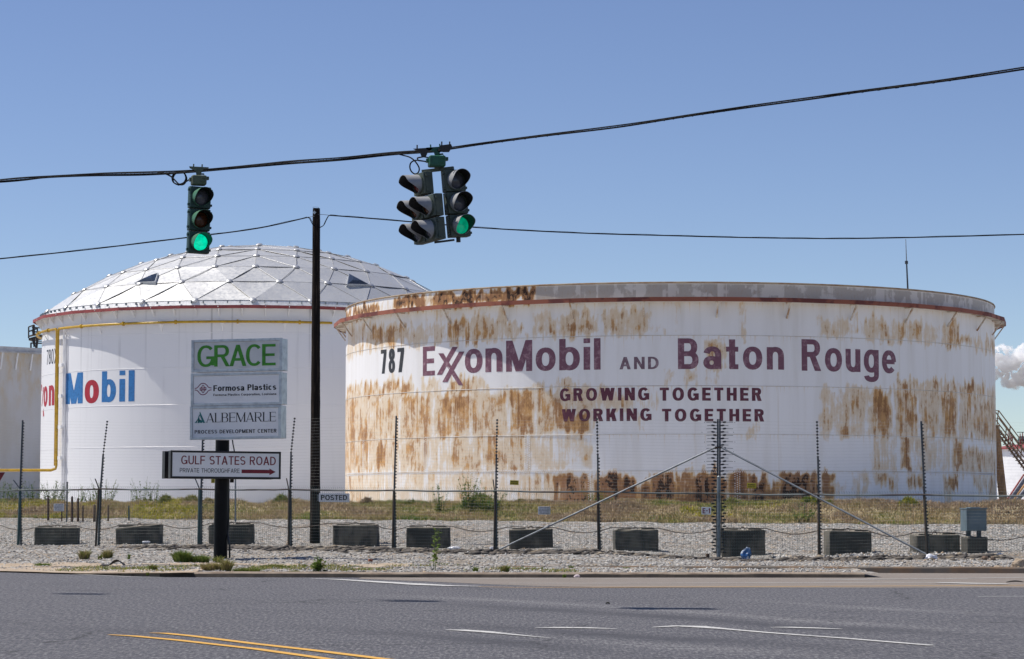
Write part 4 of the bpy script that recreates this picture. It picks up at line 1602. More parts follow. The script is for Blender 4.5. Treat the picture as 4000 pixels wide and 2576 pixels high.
for du in (-3, .9, 4.6, 9.5, 13.6, 17.6):
    p, w = T2.pt(uA + du, yr - .12, .35), T2.pt(uA + du, yr - .12, .0)
    b.bar(p, w, .2, .08)
    b.bar(p.lerp(w, .3) + Vector((0, 0, -.05)), w - Vector((0, 0, .45)), .05, .05)
b.build('brackets', M['whitesteel'], py_)
b = MB()
b.tube([T2.pt(uA + .52, yr - .1, .12), T2.pt(uA + .52, TB + .2, .12)], .07, 8)
b.tube([T2.pt(uA + .75, yr - .6, .12), T2.pt(uA + .75, TB + .2, .12)], .05, 8)
for py in (1430, 1550, 1670, 1790):
    b.box(T2.pt(uA + .45, T2.hit(230, py)[1], .2), (.45, .3, .22), Matrix.Rotation(uA / T2.R, 3, 'Z'))
b.build('white_conduit', M['whitesteel'], py_)

# ------------------------------------------------------------------ far tank on the left, with a platform between
T3 = Cyl(-2300, 700, 1672, 37.0)
t3 = empty('far_tank', (T3.c.x, T3.c.y, 0), 'grey beige storage tank with rust stained top edge, behind the domed tank', 'storage tank')
z3 = T3.hit(80, 1378)[1]
z3t = T3.hit(80, 1357)[1]
def far_shell():
    g = G('stained_beige_tank_paint')
    v = g.co((1, 1, .4))
    tc = g.n('TexCoord')
    sp = g.n('SeparateXYZ')
    g.l(tc.outputs['Object'], sp.inputs[0])
    n1, n2 = g.noise(v, .35, 6, .6), g.noise(v, 1.3, 6, .65)
    hi = g.ss(sp.outputs[2], z3 - 7, z3 - .5, 0, 1)
    c = g.mix(g.ss(n1, .35, .7), (.62, .60, .585), (.56, .52, .46))
    c = g.mix(g.math('MULTIPLY', hi, g.ss(n2, .42, .68, 0, .75)), c, (.58, .43, .23))
    return g.done(c, .7)


M['farshell'] = far_shell()
shell('shell', T3, np.linspace(TB - .3, z3, 8), M['farshell'], 240, None, t3)
b = MB()
n = 200
b.lathe([(T3.R + .5, z3 - .1), (T3.R + .5, z3 + .05), (T3.R, z3 + .06), (T3.R, z3t), (T3.R - .02, z3t)], 160, T3.c, cap=False)
b.build('rim_girder', pbr('grey_white_girder', (.58, .58, .58), .7, 0, (.4, .38, .36), .8), t3)
for u_ in np.linspace(T3.hit(0, 1500)[0], T3.hit(170, 1500)[0], 4):
    b = MB()
    b.bar(T3.pt(u_, z3 - .1, .4), T3.pt(u_, z3 - 1.6, .05), .12, .12)
    b.build('girder_brace', M['whitesteel'], t3)

dp = T3.pt(T3.hit(140, 1375)[0], z3).y + .6
pc = at(135, 1330, dp)
pl = empty('stair_platform', (pc.x, pc.y, z3t), 'dark steel access platform with handrails hugging the domed tank', 'platform')
b = MB()
A0, A1 = at(112, 1322, dp), at(172, 1305, dp)
b.add([A0 + Vector((0, 0, 0)), A1, A1 + Vector((0, 2.2, 0)), A0 + Vector((0, 2.2, 0)), A0 + Vector((0, 0, -.2)), A1 + Vector((0, 0, -.2)), A1 + Vector((0, 2.2, -.2)), A0 + Vector((0, 2.2, -.2))],
      [(0, 1, 2, 3), (7, 6, 5, 4), (0, 4, 5, 1), (2, 6, 7, 3), (0, 3, 7, 4), (1, 5, 6, 2)])
b.build('deck', M['darksteel'], pl)
b = MB()
b.add([at(112, 1318, dp - .03), at(148, 1310, dp - .03), at(148, 1300, dp - .03), at(112, 1312, dp - .03), at(112, 1318, dp + .04), at(148, 1310, dp + .04), at(148, 1300, dp + .04), at(112, 1312, dp + .04)],
      [(0, 1, 2, 3), (7, 6, 5, 4), (0, 4, 5, 1), (1, 5, 6, 2), (2, 6, 7, 3), (3, 7, 4, 0)])
b.build('toe_board', M['plank'], pl)
b = MB()
for pa, pb in (((112, 1278), (134, 1270)), ((112, 1296), (146, 1284)), ((134, 1270), (134, 1310)), ((112, 1278), (112, 1322)), ((146, 1282), (146, 1306)), ((125, 1280), (170, 1282)), ((125, 1297), (170, 1298)), ((129, 1272), (129, 1308))):
    b.tube([at(*pa, dp), at(*pb, dp)], .07, 6)
b.build('handrail', M['darksteel'], pl)
b = MB()
for pa, pb, r_ in (((125, 1320), (134, 1356), .06), ((134, 1320), (134, 1356), .1), ((148, 1312), (140, 1376), .12), ((120, 1341), (170, 1342), .07), ((120, 1362), (170, 1363), .07), ((121, 1341), (121, 1374), .08), ((146, 1334), (170, 1334), .05)):
    b.tube([at(*pa, dp), at(*pb, dp)], r_, 6)
b.build('support_legs', M['darksteel'], pl)

# ------------------------------------------------------------------ lightning mast behind the rusty tank
mp_ = at(3546, 1130, T1.D + 12)
ms = empty('lightning_mast', (mp_.x, mp_.y, TB), 'thin tapering mast standing up behind the rusty tank', 'mast')
b = MB()
b.tube([(mp_.x, mp_.y, TB), at(3546, 1130, mp_.y), at(3541, 1022, mp_.y)], [.08, .055, .045], 8)
b.build('mast_pole', M['bluesteel'], ms)
b = MB()
b.tube([at(3541, 1022, mp_.y), at(3538, 935, mp_.y)], [.035, .02], 6)
b.build('mast_tip', M['brace'], ms)
b = MB()
b.tube([at(3541, 1032, mp_.y), at(3540.5, 1020, mp_.y)], .1, 8)
b.build('mast_collar', M['bluesteel'], ms)

# ------------------------------------------------------------------ beyond the tank on the right
dS = T1.D + 4
sp_ = at(3925, 1975, dS)
st = empty('stair_tower', (sp_.x, sp_.y, TB), 'rusted steel stair climbing against the right side of the rusty tank', 'staircase')
W1 = Vector((0, 1.1, 0))
a0, a1 = at(3894, 1668, dS), at(4220, 2100, dS)
b = MB()
for o_ in (Vector(), W1): b.bar(a0 + o_, a1 + o_, .34, .07)
split_parts(b.build('stringer', M['rust_stair'], st), 'stringer')
b = MB()
for k in range(34):
    p = a0.lerp(a1, (k + .5) / 34)
    b.box(p + W1 / 2 + Vector((-.05, 0, .04)), (.3, 1.1, .05))
split_parts(b.build('tread', M['rust_stair'], st), 'tread')
for o_ in (Vector(), W1):
    b = MB()
    for h in (.95, .5):
        b.tube([at(3870, 1668, dS) + o_ + Vector((0, 0, h)), a0 + o_ + Vector((.12, 0, h)), a1 + o_ + Vector((.12, 0, h))], .035, 6)
    for k in range(8):
        p = a0.lerp(a1, k / 7) + o_
        b.tube([p, p + Vector((.1, 0, .95))], .035, 6)
    b.build('handrail', M['rust_stair'], st)
b = MB()
b.box(at(3880, 1664, dS) + W1 / 2, (.8, 1.2, .1))
b.build('landing', M['rust_stair'], st)
b = MB()
for o_ in (Vector(), W1):
    b.tube([at(3895, 1670, dS) + o_, at(3906, 1773, dS) + o_, at(3930, 1985, dS) + o_], .14, 8)
b.tube([at(3895, 1790, dS), at(3930, 1960, dS)], .05, 6)
b.tube([at(3897, 1900, dS), at(3925, 1935, dS)], .06, 6)
b.tube([at(3893, 1833, dS), at(3908, 1833, dS)], .05, 6)
b.build('support_post', M['rust_steel'], st)

T4 = Cyl(3835, 4900, 1800, 13.5)
t4 = empty('background_tank', (T4.c.x, T4.c.y, 0), 'distant white storage tank with a red rim seen past the stair', 'storage tank')
z4 = T4.hit(3960, 1750)[1]
shell('shell', T4, np.linspace(TB - .3, z4, 6), M['whitesteel'], 160, None, t4)
b = MB()
b.lathe([(T4.R + .35, z4 - .12), (T4.R + .35, z4 + .02), (T4.R, z4 + .03), (T4.R * .4, z4 + 1.2), (.1, z4 + 1.5)], 120, T4.c, cap=False)
b.build('red_rim', M['redlip'], t4)
b = MB()
for pa, pb in (((3948, 1742), (3948, 1700)), ((3938, 1742), (3938, 1690)), ((3955, 1745), (3955, 1706)), ((3948, 1700), (3960, 1745)), ((3985, 1745), (3985, 1694)), ((3994, 1745), (3994, 1694))):
    b.tube([at(*pa, T4.D - T4.R * .8), at(*pb, T4.D - T4.R * .8)], .05, 5)
b.build('roof_pipework', M['redpipe'], t4)

pv = at(3995, 1722, 260)
vs_ = empty('process_vessel', (pv.x, pv.y, TB), 'dark horizontal vessel with railings on a far structure beyond the stair', 'vessel')
b = MB()
b.tube([pv + Vector((-.5, 0, 0)), pv + Vector((-.35, 0, 0)), pv + Vector((6, 0, 0)), pv + Vector((6.2, 0, 0))], [.25, .5, .5, .25], 14)
b.build('drum', M['greenpost'], vs_, smooth=True)
b = MB()
for k in range(4):
    x = pv.x + k * 1.8
    b.tube([(x, pv.y, TB), (x, pv.y, pv.z + .9)], .05, 5)
b.tube([pv + Vector((-.6, 0, .9)), pv + Vector((6.3, 0, .9))], .04, 5)
b.tube([pv + Vector((-.6, 0, -.5)), pv + Vector((6.3, 0, -.5))], .09, 5)
b.build('support_frame', M['darksteel'], vs_)

dP = T1.D + 14
for i, (pa, pb, r_, m_, lab) in enumerate([
    ((3925, 1967), (4000, 1854), .055, 'redpipe', 'thin red inclined pipe nearest the stair foot'),
    ((3938, 1967), (4012, 1860), .12, 'bluepipe', 'slate blue inclined pipe right of the thin red pipe'),
    ((3950, 1967), (4024, 1866), .07, 'rust_steel', 'orange rusted inclined pipe between the slate pipes'),
    ((3965, 1967), (4040, 1872), .13, 'bluepipe', 'slate blue inclined pipe furthest to the right')]):
    A, B_ = at(*pa, dP + i * .3), at(*pb, dP + i * .3)
    e = empty('inclined_pipe', A, lab, 'pipe', 'inclined pipes beyond the stair')
    b = MB()
    b.tube([A, B_], r_, 8)
    b.build('pipe_run', M[m_], e, smooth=True)
    b = MB()
    b.box((A.x, A.y, (A.z + TB) / 2 - .1), (.25, .25, max(.2, A.z - TB + .3)))
    b.build('pipe_footing', M['darksteel'], e)
for i, (py, r_, m_, lab) in enumerate([(1955, .06, 'redpipe', 'level red pipe low beyond the stair'), (1966, .11, 'whitesteel', 'level white pipe lying along the berm behind the stair')]):
    A, B_ = at(3893, py, dP + 2), at(4150, py + 1, dP + 2)
    b = MB()
    b.tube([A, B_], r_, 8)
    for k in range(5):
        p = A.lerp(B_, k / 4)
        b.box((p.x, p.y, (p.z + TB) / 2 - .05), (.08, .08, p.z - TB + .1))
    tag(b.build('level_pipe', M[m_]), lab, 'pipe')

# cloud far away on the right: a real volume of vapour
S.cycles.volume_bounces = 12
S.cycles.volume_max_steps = 256
g_ = G('cloud_vapour')
g_.t.nodes.remove(g_.b)
pv_ = g_.n('VolumePrincipled')
pv_.inputs['Color'].default_value = (1, 1, 1, 1)
pv_.inputs['Anisotropy'].default_value = 0.2
nz_ = g_.noise(g_.co(), .11, 6, .65)
g_.l(g_.ss(nz_, .36, .56, 0.0, .34), pv_.inputs['Density'])
g_.l(pv_.outputs[0], g_.t.nodes['Material Output'].inputs['Volume'])
DC = 2200
bm = bmesh.new()
cs = DC / FPX
for px, py, r in ((3862, 1420, 34), (3898, 1392, 38), (3925, 1380, 30), (3915, 1425, 44), (3955, 1415, 34), (3985, 1400, 40), (4010, 1375, 38), (3945, 1458, 40), (3975, 1470, 40), (3940, 1492, 26), (4010, 1440, 52), (3885, 1462, 26), (3842, 1390, 30), (4040, 1400, 55), (4060, 1455, 50), (3965, 1500, 24),
                  (3872, 1372, 20), (3908, 1358, 17), (3944, 1366, 12), (3935, 1408, 26), (3990, 1370, 16), (3967, 1392, 18), (4000, 1485, 30)):
    bmesh.ops.create_icosphere(bm, subdivisions=3, radius=r * cs, matrix=Matrix.Translation(at(px, py, DC + rng.uniform(-6, 6)) - at(3950, 1430, DC)))
me = bpy.data.meshes.new('cloud')
bm.to_mesh(me)
bm.free()
tmp = bpy.data.objects.new('cloud', me)
COL.objects.link(tmp)
md = tmp.modifiers.new('remesh', 'REMESH')
md.mode = 'VOXEL'
md.voxel_size = .9
dg = bpy.context.evaluated_depsgraph_get()
me2 = bpy.data.meshes.new_from_object(tmp.evaluated_get(dg))
bpy.data.objects.remove(tmp)
from mathutils import noise as mnoise
for v in me2.vertices:
    q = v.co
    v.co = q + v.normal * (mnoise.fractal(q * .17, 1.0, 2.0, 5) * 3.0 + .4)
me2.materials.clear()
me2.materials.append(g_.m)
o = bpy.data.objects.new('cloud', me2)
o.location = at(3950, 1430, DC)
COL.objects.link(o)
tag(o, 'white cumulus cloud with a grey underside low at the right', 'cloud', kind='structure')

# ------------------------------------------------------------------ utility pole and its lines
PB, PT = at(1230, 2118, 78), at(1236, 815, 78)
up_ = empty('utility_pole', PB, 'tall black creosoted wooden utility pole behind the chain link fence', 'utility pole')
b = MB()
N_ = 24
pts = [PB.lerp(PT, k / N_) for k in range(N_ + 1)]
pts[0] = PB - Vector((0, 0, .4))
b.tube(pts, [.17 - .05 * k / N_ + .004 * rng.uniform(-1, 1) for k in range(N_ + 1)], 18)
b.build('pole', M['polewood'], up_, smooth=True)
b = MB()
b.box(at(1228, 831, 77.87), (.085, .02, .085), Matrix.Rotation(rad(45), 3, 'Y'))
b.build('bolt_plate', M['signframe'], up_)
b = MB()
c0 = PT + Vector((0, 0, .01))
b.tube([c0 + Vector((.1 * math.cos(a) - .02, .05 * math.sin(a), .02 + .015 * math.cos(a + 2))) for a in np.linspace(0, 6.28, 14)], .004, 5, closed=True)
b.build('top_wire_loop', M['galvwire'], up_)


def wire_run(pts, Y, r=.012, n=6, sub=6):
    P = [at(px * 1.6729, py * 1.6729, Y if not callable(Y) else Y(px)) for px, py in pts]
    fine = []
    for i in range(len(P) - 1):
        p0, p1, p2, p3 = P[max(i - 1, 0)], P[i], P[i + 1], P[min(i + 2, len(P) - 1)]
        for k in range(sub):
            t = k / sub
            fine.append(.5 * ((2 * p1) + (p2 - p0) * t + (2 * p0 - 5 * p1 + 4 * p2 - p3) * t * t + (3 * p1 - p0 - 3 * p2 + p3) * t ** 3))
    fine.append(P[-1])
    return fine


for lab, pts_, strand, drip in (
    ('black overhead cable running left from the utility pole top', [(-60, 611), (0, 605), (200, 584), (440, 555), (600, 534), (717, 508.5)], [(717, 508.5), (726, 506.5), (738, 505)], [(717, 508.5), (722, 510), (726, 517), (731, 526), (737, 529)]),
    ('black overhead cable sagging right from the utility pole top', [(771, 503.5), (850, 509.5), (1000, 522), (1100, 531), (1250, 540), (1400, 546.5), (1550, 550.5), (1700, 554.5), (1850, 557), (2000, 557.5), (2200, 553.5), (2391, 548), (2460, 545)], [(738, 501), (755, 501.5), (771, 503.5)], [(771, 503.5), (766, 506), (760, 517), (755, 527), (746, 532), (738, 533)])):
    o = empty('overhead_cable', PT, lab, 'cable', 'cables on the utility pole')
    b = MB()
    fine = wire_run(pts_, 78)
    b.tube(fine, .018, 6)
    b.tube([p + Vector((0, .02 * math.sin(i * .9), .022 + .006 * math.sin(i * 1.7))) for i, p in enumerate(fine)], .007, 5)
    b.build('cable_span', M['cable'], o, smooth=True)
    b = MB()
    b.tube(wire_run(strand, 77.9), .008, 5)
    b.build('tie_strand', M['galvwire'], o)
    b = MB()
    b.tube(wire_run(drip, 77.86), .014, 6)
    b.tube([p + Vector((.02, .02, .02)) for p in wire_run(drip, 77.86)], .01, 6)
    b.build('drip_loop', M['cable'], o, smooth=True)

# POSTED plate fixed to the pole
pz = at(1306, 1945, 77.7)
po = empty('posted_sign', pz, 'small white plate reading POSTED fixed to the utility pole', 'sign')
mpp = 77.7 / FPX
b = MB()
b.box(pz, (118 * mpp, .012, 34 * mpp), Matrix.Rotation(rad(.6), 3, 'Y'))
b.build('plate', M['plate_white'], po, bevel=.004)
b = MB()
flat_text(b, 'POSTED', pz.x - 52 * mpp, pz.x + 50 * mpp, pz.z - 9.5 * mpp, pz.z + 10.5 * mpp, pz.y - .008, v=.19, t=.16, sp=.1)
b.build('lettering', M['t_black'], po)
b = MB()
b.box(pz + Vector((-.46, .02, .0)), (.16, .02, .2))
b.build('bracket', M['steel'], po)

# ------------------------------------------------------------------ span cable and traffic signals


def cab(px, py):
    d = ray(px, py)
    k = d.x / d.y
    t = (36.6 * k + 1.14) / (3.95 + 2.9 * k)
    return at(px, py, 36.6 - 2.9 * t)


def cab_pts(pts, sub=8):
    P = [cab(px * 1.6729, py * 1.6729) for px, py in pts]
    fine = []
    for i in range(len(P) - 1):
        p0, p1, p2, p3 = P[max(i - 1, 0)], P[i], P[i + 1], P[min(i + 2, len(P) - 1)]
        for k in range(sub):
            t = k / sub
            fine.append(.5 * ((2 * p1) + (p2 - p0) * t + (2 * p0 - 5 * p1 + 4 * p2 - p3) * t * t + (3 * p1 - p0 - 3 * p2 + p3) * t ** 3))
    fine.append(P[-1])
    return fine


SPAN = [(-330, 430), (-60, 425), (0, 420.5), (60, 416), (115, 411.5), (230, 406), (350, 403), (463, 397), (600, 385.5), (700, 376), (800, 368), (900, 359), (985, 353), (1040, 346.5), (1120, 335), (1260, 316.5), (1400, 299), (1500, 285.5), (1620, 267), (1760, 246), (1900, 227), (1980, 216), (2200, 187), (2391, 157.5), (2520, 137)]
sc = empty('span_cable', cab(1706, 585), 'black bundled span cable carrying the traffic signals across the road', 'cable')
fine = cab_pts(SPAN)
b = MB()
b.tube(fine, .010, 6)
b.build('messenger_strand', M['cable'], sc, smooth=True)
b = MB()
b.tube([p + Vector((0, .006 * math.sin(i * .35), -.021 + .004 * math.sin(i * .23))) for i, p in enumerate(fine)], .0125, 6)
b.build('signal_cable', M['cable'], sc, smooth=True)
left = [p for p in fine if p.x < -1.0]
b = MB()
b.tube([p + Vector((0, .008 * math.cos(i * .3), -.034 + .008 * math.sin(i * .21 + 1))) for i, p in enumerate(left)], .012, 6)
b.tube([p + Vector((0, .008 * math.cos(i * .25 + 2), .008 + .007 * math.sin(i * .27 + 2))) for i, p in enumerate(left)], .007, 5)
b.build('lead_in_cable', M['cable'], sc, smooth=True)
b = MB()
hel = []
for i in range(len(fine) - 1):
    d = (fine[i + 1] - fine[i]).normalized()
    x = d.cross(Vector((0, 0, 1))).normalized()
    zz = x.cross(d)
    for k in range(4):
        c = fine[i].lerp(fine[i + 1], k / 4) + Vector((0, 0, -.014))
        a = (i * 4 + k) * 1.1
        hel.append(c + (x * math.cos(a) + zz * math.sin(a)) * .021)
b.tube(hel, .0025, 4)
b.build('lashing_wire', M['cable'], sc)
b = MB()
q = [(366, 402), (385, 405), (400, 413), (410, 423), (418, 430), (428, 428), (434, 417), (430, 405), (420, 400), (408, 404), (402, 415), (405, 426), (416, 431), (430, 427), (444, 418.5)]
b.tube(cab_pts(q, 5), .012, 6)
b.tube([p + Vector((.012, .03, -.012)) for p in cab_pts(q[:13], 5)], .010, 6)
b.build('cable_coil', M['cable'], sc, smooth=True)
b = MB()
q = [(925, 359), (940, 363), (955, 367), (966, 374), (975, 385), (979, 395), (976, 404), (968, 406.5), (960, 400), (957, 390), (960, 380), (970, 375), (985, 376), (1000, 380)]
b.tube(cab_pts(q, 5), .011, 6)
b.build('cable_coil', M['cable'], sc, smooth=True)


def xform(mb, Mx):
    mb.v = [tuple(Mx @ Vector(p)) for p in mb.v]
    return mb


def visor_mesh(name, Mx, parent, mo, mi, R=.148, L=.285, th=.006):
    vs, fs, mi_ = [], [], []
    A = np.linspace(-165, 165, 45)
    for a in A:
        t = abs(a)
        ln = L if t < 62 else L * (1 - .80 * ((1 - math.cos(math.pi * min(1, (t - 62) / 85))) / 2))
        s_, c_ = math.sin(rad(a)), math.cos(rad(a))
        for r in (R, R - th):
            vs += [(r * s_, 0.0, r * c_), (r * s_, -ln, r * c_ * 1.0 - .02 * ln)]
    for i in range(len(A) - 1):
        p, q = i * 4, i * 4 + 4
        fs += [(p, q, q + 1, p + 1), (p + 2, p + 3, q + 3, q + 2), (p + 1, q + 1, q + 3, p + 3)]
        mi_ += [0, 1, 0]
    me = bpy.data.meshes.new(name)
    inv = parent.matrix_world.inverted()
    me.from_pydata([tuple(inv @ (Mx @ Vector(v))) for v in vs], [], fs)
    me.materials.append(mo)
    me.materials.append(mi)
    me.polygons.foreach_set('material_index', mi_)
    me.polygons.foreach_set('use_smooth', [True] * len(fs))
    me.set_sharp_from_angle(angle=rad(50))
    o = bpy.data.objects.new(name, me)
    COL.objects.link(o)
    o.parent = parent
    o.matrix_world = parent.matrix_world.copy()
    return o


def section(Mx, root, H, mh, mo, lens, k=1.0):
    """one lamp section, local frame facing -Y with its centre at the origin"""
    W_ = H * .97
    b = MB()
    b.box((0, .075, 0), (W_, .13, H * .985))
    b.box((0, -.005, 0), (W_ * .985, .035, H * .955))
    xform(b, Mx)
    sec = b.build('lamp_section', mh, root, bevel=.014)
    b = MB()
    b.lathe([(.158 * k, -.022), (.158 * k, -.045), (.138 * k, -.05), (.138 * k, -.022)], 28, (0, 0, 0), Matrix.Rotation(rad(90), 3, 'X') @ Matrix.Scale(-1, 3, Vector((0, 0, 1))) if False else Matrix(((1, 0, 0), (0, 0, 1), (0, 1, 0))), cap=False)
    for sx in (-1, 1):
        for sz in (-.33, .33):
            b.box((sx * (W_ / 2 + .012), .03, sz * H), (.03, .05, .035))
    # visor mounting ring, hinges and latches
    xform(b, Mx)
    b.build('lamp_door', mh, sec)
    b = MB()
    prof = [(.001, -.075), (.05 * k, -.071), (.09 * k, -.06), (.118 * k, -.043), (.134 * k, -.024)]
    b.lathe(prof, 28, (0, 0, 0), Matrix(((1, 0, 0), (0, 0, 1), (0, 1, 0))), cap=False)
    xform(b, Mx)
    b.build('lens', lens, sec, smooth=True)
    visor_mesh('visor', Mx @ Matrix.Translation((0, -.02, 0)) @ Matrix.Scale(k, 4), sec, mo, M['visor_black'])
    return sec


def junction_box(c, Mx, root, m, s=1.0):
    b = MB()
    b.box((0, 0, 0), (.245 * s, .2 * s, .165 * s))
    jb = b
    xform(jb, Matrix.Translation(c) @ Mx)
    ob = jb.build('junction_box', m, root, bevel=.035, seg=3)
    b = MB()
    b.box((.06 * s, -.105 * s, .04 * s), (.07, .03, .02))
    b.box((.06 * s, -.105 * s, -.02 * s), (.07, .03, .02))
    b.box((.135 * s, 0, .04 * s), (.06, .1, .05))
    b.box((-.13 * s, 0, .01), (.05, .07, .06))
    xform(b, Matrix.Translation(c) @ Mx)
    b.build('box_hinges', m, ob)
    return ob


def hanger(c, root, m, s=1.0, tilt=0.0):
    b = MB()
    Mx = Matrix.Translation(c) @ Matrix.Rotation(tilt, 4, 'Y')
    b.prism([(-.16 * s, .03), (.16 * s, .03), (.15 * s, 0), (.05 * s, -.04), (.03 * s, -.12), (-.03 * s, -.12), (-.05 * s, -.04), (-.15 * s, 0)], -.02, .02)
    for sx in (-.09, .05):
        b.tube([(sx * s, 0, .0), (sx * s, 0, .075)], .012, 6)
    b.tube([(-.03 * s, -.01, -.12), (-.03 * s, -.01, -.14), (.05 * s, -.01, -.14), (.10 * s, -.01, -.11), (.09 * s, -.01, -.085), (-.02 * s, -.01, -.09)], .014, 6)
    b.box((0, 0, -.15), (.10, .09, .05))
    xform(b, Mx)
    return b.build('hanger_clamp', m, root)


def px_mat(px, py, Y, yaw, lean):
    return Matrix.Translation(at(px, py, Y)) @ Matrix.Rotation(lean, 4, 'Y') @ Matrix.Rotation(yaw, 4, 'Z')


d1 = 39.5
s1 = empty('traffic_signal', at(776, 663, d1), 'three lamp green traffic signal hanging alone on the span cable, its bottom lamp lit green', 'traffic signal')
hanger(at(777, 660, d1), s1, M['sig_olive'], 1.0, rad(3))
junction_box(at(776, 706, d1), Matrix.Rotation(rad(16), 4, 'Z'), s1, M['sig_olive'])
for py, px, lens in ((772, 783, 'lens_dark'), (859.5, 780.5, 'lens_amber'), (947.5, 778, 'lens_green')):
    section(px_mat(px, py, d1, rad(23), rad(1.6)), s1, .366, M['sig_green'], M['visor_green'], M[lens])

d2 = 36.6
cp = at(1706, 627, d2)
s2 = empty('traffic_signal_cluster', at(1706, 585, d2), 'pair of traffic signals on one hanger, a five lamp head beside a three lamp head', 'traffic signal')
hanger(at(1706, 583, d2), s2, M['sig_box'], 1.0, rad(-4))
junction_box(at(1706, 632, d2), Matrix.Rotation(rad(10), 4, 'Z'), s2, M['sig_box'], 1.05)
b = MB()
b.bar(at(1649, 671, d2 + .12), at(1772, 657, d2), .06, .045)
b.bar(at(1706, 640, d2), at(1706, 668, d2 + .05), .07, .07)
b.build('cross_bar', M['sig_faded'], s2)
b = MB()
b.bar(at(1697, 948, d2 - .05), at(1775, 938, d2), .03, .03)
b.tube([at(1790, 925, d2 + .1), at(1791, 947, d2 + .1)], .035, 10)
b.build('bottom_bar', M['black'], s2)
for px, py, lens in ((1777.5, 706, 'lens_dark'), (1786.5, 793.5, 'lens_dark'), (1796.5, 882, 'lens_green_dim')):
    section(px_mat(px, py, d2, rad(25), rad(-5)), s2, .346, M['sig_faded'], M['visor_grey'], M[lens], .97)
YAW5 = rad(-57)
ax = Vector((math.cos(YAW5), math.sin(YAW5), 0))


def five(px, py, off, lens):
    Mx = px_mat(px, py, d2, YAW5, rad(-5)) @ Matrix.Translation((off, .0, 0))
    return section(Mx, s2, .346, M['sig_faded'], M['visor_grey'], M[lens], .97)


five(1640, 720, 0, 'lens_red')
five(1655, 812, .18, 'lens_amber')
five(1655, 812, -.18, 'lens_amber')
five(1663, 903, .18, 'lens_dark')
five(1663, 903, -.18, 'lens_dark')
# spare clamps on the cable
b = MB()
c = at(1655, 590, d2)
b.prism([(-.16, .03), (.16, .05), (.06, -.03), (.03, -.1), (-.03, -.1), (-.06, -.02)], -.02, .02, None, c)
b.tube([c + Vector((-.1, 0, -.11)), c + Vector((-.08, 0, -.15)), c + Vector((.08, 0, -.17)), c + Vector((.09, 0, -.11)), c + Vector((0, 0, -.09)), c + Vector((-.1, 0, -.11))], .012, 6)
b.tube([c + Vector((-.1, 0, .03)), c + Vector((-.1, 0, .09))], .012, 6)
tag(b.build('cable_clamp', M['darksteel']), 'rusty spare hanger clamp on the span cable left of the green junction box', 'clamp')
c = at(1741, 582, d2 - .2)
b = MB()
b.prism([(-.1, .0), (-.08, .05), (.08, .07), (.1, .03), (.05, -.05), (-.05, -.05)], -.02, .02, None, c)
for x in (-.06, .06): b.tube([c + Vector((x, 0, 0)), c + Vector((x, 0, .11))], .012, 6)
tag(b.build('cable_clamp', M['darksteel']), 'brown cable clamp on the span cable right of the green junction box', 'clamp')

# a third signal hangs on the same cable, out of frame on the left; its shadow lies on the road
d3 = 42.7
P3 = at(-455, 855, d3)
s3 = empty('traffic_signal', P3 + Vector((0, 0, .8)), 'three lamp green traffic signal hanging at the left end of the span cable', 'traffic signal')
hanger(P3 + Vector((0, 0, .93)), s3, M['sig_olive'])
junction_box(P3 + Vector((0, 0, .68)), Matrix.Rotation(rad(16), 4, 'Z'), s3, M['sig_olive'])
for k, lens in ((1, 'lens_dark'), (0, 'lens_amber'), (-1, 'lens_green')):
    section(Matrix.Translation(P3 + Vector((0, 0, .368 * k))) @ Matrix.Rotation(rad(17), 4, 'Z'), s3, .366, M['sig_green'], M['visor_green'], M[lens])

# ------------------------------------------------------------------ pylon sign
dG = 64.0
gb = at(861, 2188, dG)
sg = empty('business_sign', gb, 'grey company sign of three stacked panels above an arrow sign, on a black pole', 'sign')
gp = dG / FPX
b = MB()
pc_ = at(869, 1720, dG)
b.tube([gb - Vector((0, 0, .3)), gb, at(862, 2100, dG), at(867, 1850, dG), pc_], .183, 24)
b.build('pole', M['signpole'], sg, smooth=True)


def cabinet(px, py, w, h, yaw, roll, mpanel, mframe, dep=.42, fr=.075, yoff=0.0, name='sign_cabinet'):
    Mx = Matrix.Translation(at(px, py, dG + yoff)) @ Matrix.Rotation(yaw, 4, 'Z') @ Matrix.Rotation(roll, 4, 'Y')
    b = MB()
    b.box((0, dep / 2 + .03, 0), (w - .03, dep, h - .03))
    b.box((-w / 2 + fr / 2, 0, 0), (fr, .07, h))
    b.box((w / 2 - fr / 2, 0, 0), (fr, .07, h))
    b.box((0, 0, h / 2 - fr / 2), (w - 2 * fr, .066, fr))
    b.box((0, 0, -h / 2 + fr / 2), (w - 2 * fr, .066, fr))
    xform(b, Mx)
    c = b.build(name, mframe, sg, bevel=.008)
    b = MB()
    b.box((0, -.005, 0), (w - 2 * fr - .004, .02, h - 2 * fr - .004))
    xform(b, Mx)
    b.build('panel', mpanel, c)
    return c, Mx


def put_text(c, Mx, m, fn):
    b = MB()
    fn(b)
    xform(b, Mx)
    return b.build('lettering', m, c)


YG, RG = rad(-14), rad(-.4)
GW = 366 * gp / math.cos(YG)
# zoom-window coordinates (600..1200 x 1280..1900 at 2.483) -> local metres of a cabinet
ZX = lambda x, cx: (x - cx) / 2.483 * gp / math.cos(YG)
ZY = lambda y, cy: -(y - cy) / 2.483 * gp
cx, cy = 808, 270
c, Mx = cabinet(600 + cx / 2.483, 1280 + cy / 2.483, GW, 129 * gp, YG, RG, M['gracepanel'], M['signframe'])
YF = -.016


def t_(s, x0, x1, yb, yt, cx, cy, **kw):
    return lambda b: flat_text(b, s, ZX(x0, cx), ZX(x1, cx), ZY(yb, cy), ZY(yt, cy), YF, **kw)


